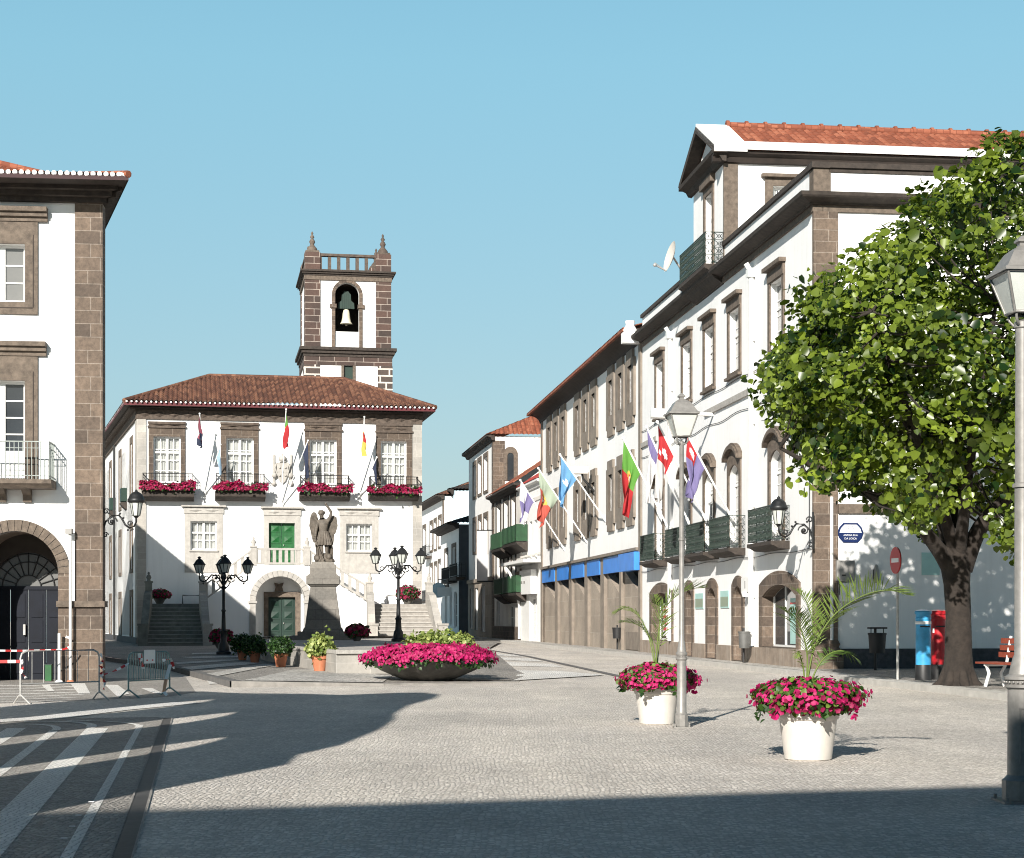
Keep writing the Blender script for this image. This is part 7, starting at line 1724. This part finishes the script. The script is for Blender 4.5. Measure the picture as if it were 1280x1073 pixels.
# ------------------------------------------------------------------ barriers and tape on the left
def barrier(pa, pb_, h, lab, nbar, mat, bend, feet=.22):
    pa, pb_ = Vector(pa), Vector(pb_); r_ = root('crowd_barrier', (pa+pb_)/2, lab, 'barrier', 'crowd control barriers'); Lb = (pb_-pa).length; f = Fr(pa, (pb_-pa)); m = MB(f); zb_ = .27*h/.86; zt = h
    m.tube([(0, 0, .12), (0, 0, zt-.12), (.03, 0, zt-.04), (.12, 0, zt), (Lb-.12, 0, zt), (Lb-.03, 0, zt-.04), (Lb, 0, zt-.12), (Lb, 0, .12)], .016, 8); m.tube([(0, 0, zb_+.05), (Lb, 0, zb_+.05)], .013, 8); m.build('frame', M[mat], r_)
    m = MB(f)
    for i in range(1, nbar+1): x = Lb*i/(nbar+1); m.tube([(x, 0, zb_+.05), (x, 0, zt-.005)], .006 if nbar < 12 else .008, 6)
    m.build('bars', M[mat], r_)
    for x in (0, Lb):
        m = MB(f); m.tube([(x, 0, .15), (x, -.04, .13), (x+.03, -feet, 0)], .014, 8); m.tube([(x, 0, .15), (x, .04, .13), (x+.03, feet, 0)], .014, 8); m.build('foot', M[mat], r_)
    return r_, f, Lb
pa, pb_ = G(25.5, 880), G(124, 875.5)
r1_, f1_, L1_ = barrier(pa, pb_, .86, 'bare galvanised barrier with a few thin bars before the arched doorway', 6, 'galv', 0)
pc, pd = G(160.5, 873), G(212, 869.5)
r2_, f2_, L2_ = barrier(pc, pd, .80, 'teal barred barrier with a paper notice hung from its top rail', 16, 'teal', 0)
x0, x1, z0, z1 = f2_.r(180.5, 829.5, 194, 812.5, -.03); m = MB(f2_); m.box(x0, x1, -.03, -.022, z0, z1); m.m = 1; m.box(x0+.06, x0+.10, -.033, -.03, z0+.045, z0+.07); m.box(x1-.10, x1-.06, -.033, -.03, z0+.045, z0+.07); nt_ = root('paper_notice', f2_.w((x0+x1)/2, -.03, z0), 'white paper notice with two red marks hung on the teal barrier', 'notice'); m.build('sheet', [M['plainw'], M['signred']], nt_)
def tape(name, lab, pts, w=.045, seg=.09, sag=.0, twist=0., cat='barrier tape'):
    pts = [Vector(p) for p in pts]; cur = []
    for a, b in zip(pts, pts[1:]):
        n_ = max(2, int((b-a).length/(seg*.5)))
        for i in range(n_): t = i/n_; p = a+(b-a)*t; p.z -= sag*4*t*(1-t); cur.append(p)
    cur.append(pts[-1]); m = MB(); vs = []; s_ = 0
    for i, p in enumerate(cur):
        a_ = twist*i; d = (cur[min(i+1, len(cur)-1)]-cur[max(i-1, 0)]).normalized(); sd = d.cross(Vector((0, 1, 0))); sd = sd.normalized() if sd.length > .1 else Vector((1, 0, 0)); wv = (sd*math.cos(a_)+Vector((0, 1, 0))*math.sin(a_))*w/2; vs += [p+wv, p-wv]
    m.add(vs, [(2*i, 2*i+1, 2*i+3, 2*i+2) for i in range(len(cur)-1)]); m.mi = [(i//2) % 2 for i in range(len(cur)-1)]
    o = root(name, pts[0], lab, cat, 'red and white barrier tapes'); m.build('strip', [M['plainw'], M['torange' if 'orange' in lab else 'signred']], o); return o
yb = pa.y
tape('barrier_tape', 'upper red and white tape stretched across the arched doorway to the white post', [pp(-30, 812.5, 36.5), pp(74, 812.5, 37.8), pp(88, 808, 38.0)], .042, .13, .02)
tape('barrier_tape', 'lower red and white tape running to the bare barrier from the left', [pp(-30, 827.5, yb), pp(24.5, 827, yb-.03)], .05, .13)
tape('barrier_tape', 'slanting red and white tape between the two barriers', [f1_.w(L1_, 0, .42), f2_.w(0, -.02, .62)], .045, .12, .03, .3)
tape('barrier_tape', 'nearly level red and white tape behind the gap between the barriers', [f1_.w(L1_, .02, .78), pp(158, 824, 33)], .04, .12, .02, .2)
tape('barrier_tape', 'tangle of red and white tape knotted on the right post of the bare barrier', [f1_.w(L1_, -.03, .80), f1_.w(L1_+.06, -.03, .68), f1_.w(L1_-.02, -.03, .6), f1_.w(L1_+.08, -.03, .52), f1_.w(L1_, -.03, .44), f1_.w(L1_+.10, -.03, .30), f1_.w(L1_+.07, -.03, .18)], .05, .07, 0, .8)
tape('barrier_tape', 'short tape end tied to the left post of the bare barrier', [f1_.w(0, -.03, .72), f1_.w(.03, -.03, .6), f1_.w(-.01, -.03, .52), f1_.w(.09, -.03, .42)], .05, .07, 0, .7)
tape('barrier_tape', 'tape wound on the teal barrier left of the paper notice', [f2_.w(.28, -.025, .78), f2_.w(.30, -.025, .62), f2_.w(.34, -.025, .74), f2_.w(.40, -.025, .5)], .06, .08, 0, .5)
tape('barrier_tape', 'tape fluttering at the right end of the teal barrier', [f2_.w(L2_-.25, -.025, .64), f2_.w(L2_, -.025, .66), f2_.w(L2_+.06, -.025, .56), f2_.w(L2_+.10, -.025, .48)], .06, .09, 0, .5)
tape('barrier_tape', 'wide orange-white tape hanging from the teal barrier down to the ground', [f2_.w(L2_-.02, -.03, .56), f2_.w(L2_-.18, -.05, .30), f2_.w(L2_-.32, -.10, .08), f2_.w(L2_-.36, -.2, .02)], .06, .3, 0, .1)
tape('barrier_tape', 'tape bow tied round the white post at the corner pilaster', [FL.w(FL.at(84, 808)[0], -.2, 1.0), FL.w(FL.at(92, 806)[0], -.2, .95), FL.w(FL.at(88, 812)[0], -.2, .8), FL.w(FL.at(91, 826)[0], -.2, .5)], .05, .08, 0, .6)
for px, py, pt_, hd_, lab in ((88, 853, 670, True, 'tall white post with a small lamp head beside the corner pilaster'), (74, 853, 792, False, 'short white post at the foot of the arch pier')):
    x, _ = FL.at(px, 800, -.22); q = FL.w(x, -.22, 0); r_ = root('white_post', q, lab, 'post'); f = Fr(q, (1, 0)); zt = FL.at(px, pt_, -.22)[1]
    m = MB(f); m.tube([(0, 0, 0), (0, 0, zt)], .032, 10); m.build('shaft', M['wood_w'], r_)
    m = MB(f); m.lathe([(.09,0),(.08,.04),(.04,.06)], (0,0,0), 12); m.build('foot', M['terra'] if hd_ else M['wood_w'], r_)
    if hd_: m = MB(f); m.tube([(0, 0, zt), (-.04, -.02, zt+.06)], .02, 6); m.box(-.1, .04, -.06, .06, zt+.04, zt+.16); m.build('lamp_head', M['meter'], r_)
x0, x1, z0, z1 = FL.r(57, 841, 65, 824, .9); q = FL.w((x0+x1)/2, .9, 0); r_ = root('green_crate', q, 'small bright green crate just inside the arched doorway', 'crate'); m = MB(FL); z1 = .36; m.box(x0, x1, .8, 1.0, 0, z1); m.build('body', M['greendoor'], r_); m = MB(FL); m.box(x0-.01, x1+.01, .79, 1.01, z1, z1+.02); m.build('rim', M['greendk'], r_)
m = MB(); 
# a few scraps of litter on the shaded cobbles
for (px, py) in ((114, 1005), (98, 1022), (90, 1036), (80, 1051)):
    g_ = G(px, py); q = root('paper_scrap', g_, 'small white paper scrap lying along the narrow pale stripe', 'litter', 'paper scraps on the shaded paving'); m = MB(Fr(g_, (1, .1))); m.box(-.02, .02, -.012, .012, .014, .018); m.build('sheet', M['plainw'], q)
# ------------------------------------------------------------------ light, sky, camera
EL = math.radians(25.5); AZ = (.282, .959)
sd = Vector((AZ[0]*math.cos(EL), AZ[1]*math.cos(EL), -math.sin(EL)))
su = bpy.data.lights.new('sun', 'SUN'); su.energy = 5.0; su.angle = math.radians(.55); su.color = (1.0, .95, .875)
so_ = bpy.data.objects.new('sun', su); COL.objects.link(so_); so_.rotation_euler = sd.to_track_quat('-Z', 'Y').to_euler(); so_.location = (-20, -40, 40)
wd_ = bpy.data.worlds.new('World'); SC.world = wd_; wd_.use_nodes = True; nt = wd_.node_tree; bg = nt.nodes['Background']
sk = nt.nodes.new('ShaderNodeTexSky'); sk.sky_type = 'NISHITA'; sk.sun_disc = False; sk.sun_elevation = EL; sk.sun_rotation = math.atan2(-AZ[0], -AZ[1]); sk.air_density = 1.0; sk.dust_density = 1.2; sk.ozone_density = 1.6
# even, slightly cyan summer sky: the physical sky flattened towards one colour near the horizon and darkened overhead, out of view, to cut the fill on the ground
mu = N(nt, 'ShaderNodeMix', data_type='RGBA', blend_type='MULTIPLY'); mu.inputs[0].default_value = 1; L(nt, sk.outputs[0], mu.inputs[6]); mu.inputs[7].default_value = (.35, .35, .35, 1)
ad = N(nt, 'ShaderNodeMix', data_type='RGBA', blend_type='ADD'); ad.inputs[0].default_value = 1; L(nt, mu.outputs[2], ad.inputs[6]); ad.inputs[7].default_value = (1.55, 3.2, 3.9, 1); ad.clamp_result = False
tcw = N(nt, 'ShaderNodeTexCoord'); sx = N(nt, 'ShaderNodeSeparateXYZ'); L(nt, tcw.outputs['Generated'], sx.inputs[0])
rw = ramp(nt, sx.outputs[2], [(.0, (.95, .74, .66)), (.30, (.79, .84, .83)), (.36, (.72, .80, .82)), (.48, (.03, .09, .16))])
m3 = N(nt, 'ShaderNodeMix', data_type='RGBA', blend_type='MULTIPLY'); m3.inputs[0].default_value = 1; L(nt, ad.outputs[2], m3.inputs[6]); L(nt, rw.outputs[0], m3.inputs[7])
nt.links.new(m3.outputs[2], bg.inputs[0]); bg.inputs[1].default_value = .096
cam = bpy.data.cameras.new('camera'); co = bpy.data.objects.new('camera', cam); COL.objects.link(co); SC.camera = co
co.location = (0, 0, H); co.rotation_euler = (PI/2, 0, 0); cam.sensor_width = 36; cam.lens = F/1280*36; cam.shift_y = (HY-536.5)/1280; cam.clip_end = 3000; cam.clip_start = .1; SC.cycles.filter_width = 1.05
vs_ = SC.view_settings; vs_.view_transform = 'Standard'; vs_.look = 'None'; vs_.exposure = .75; vs_.gamma = 1
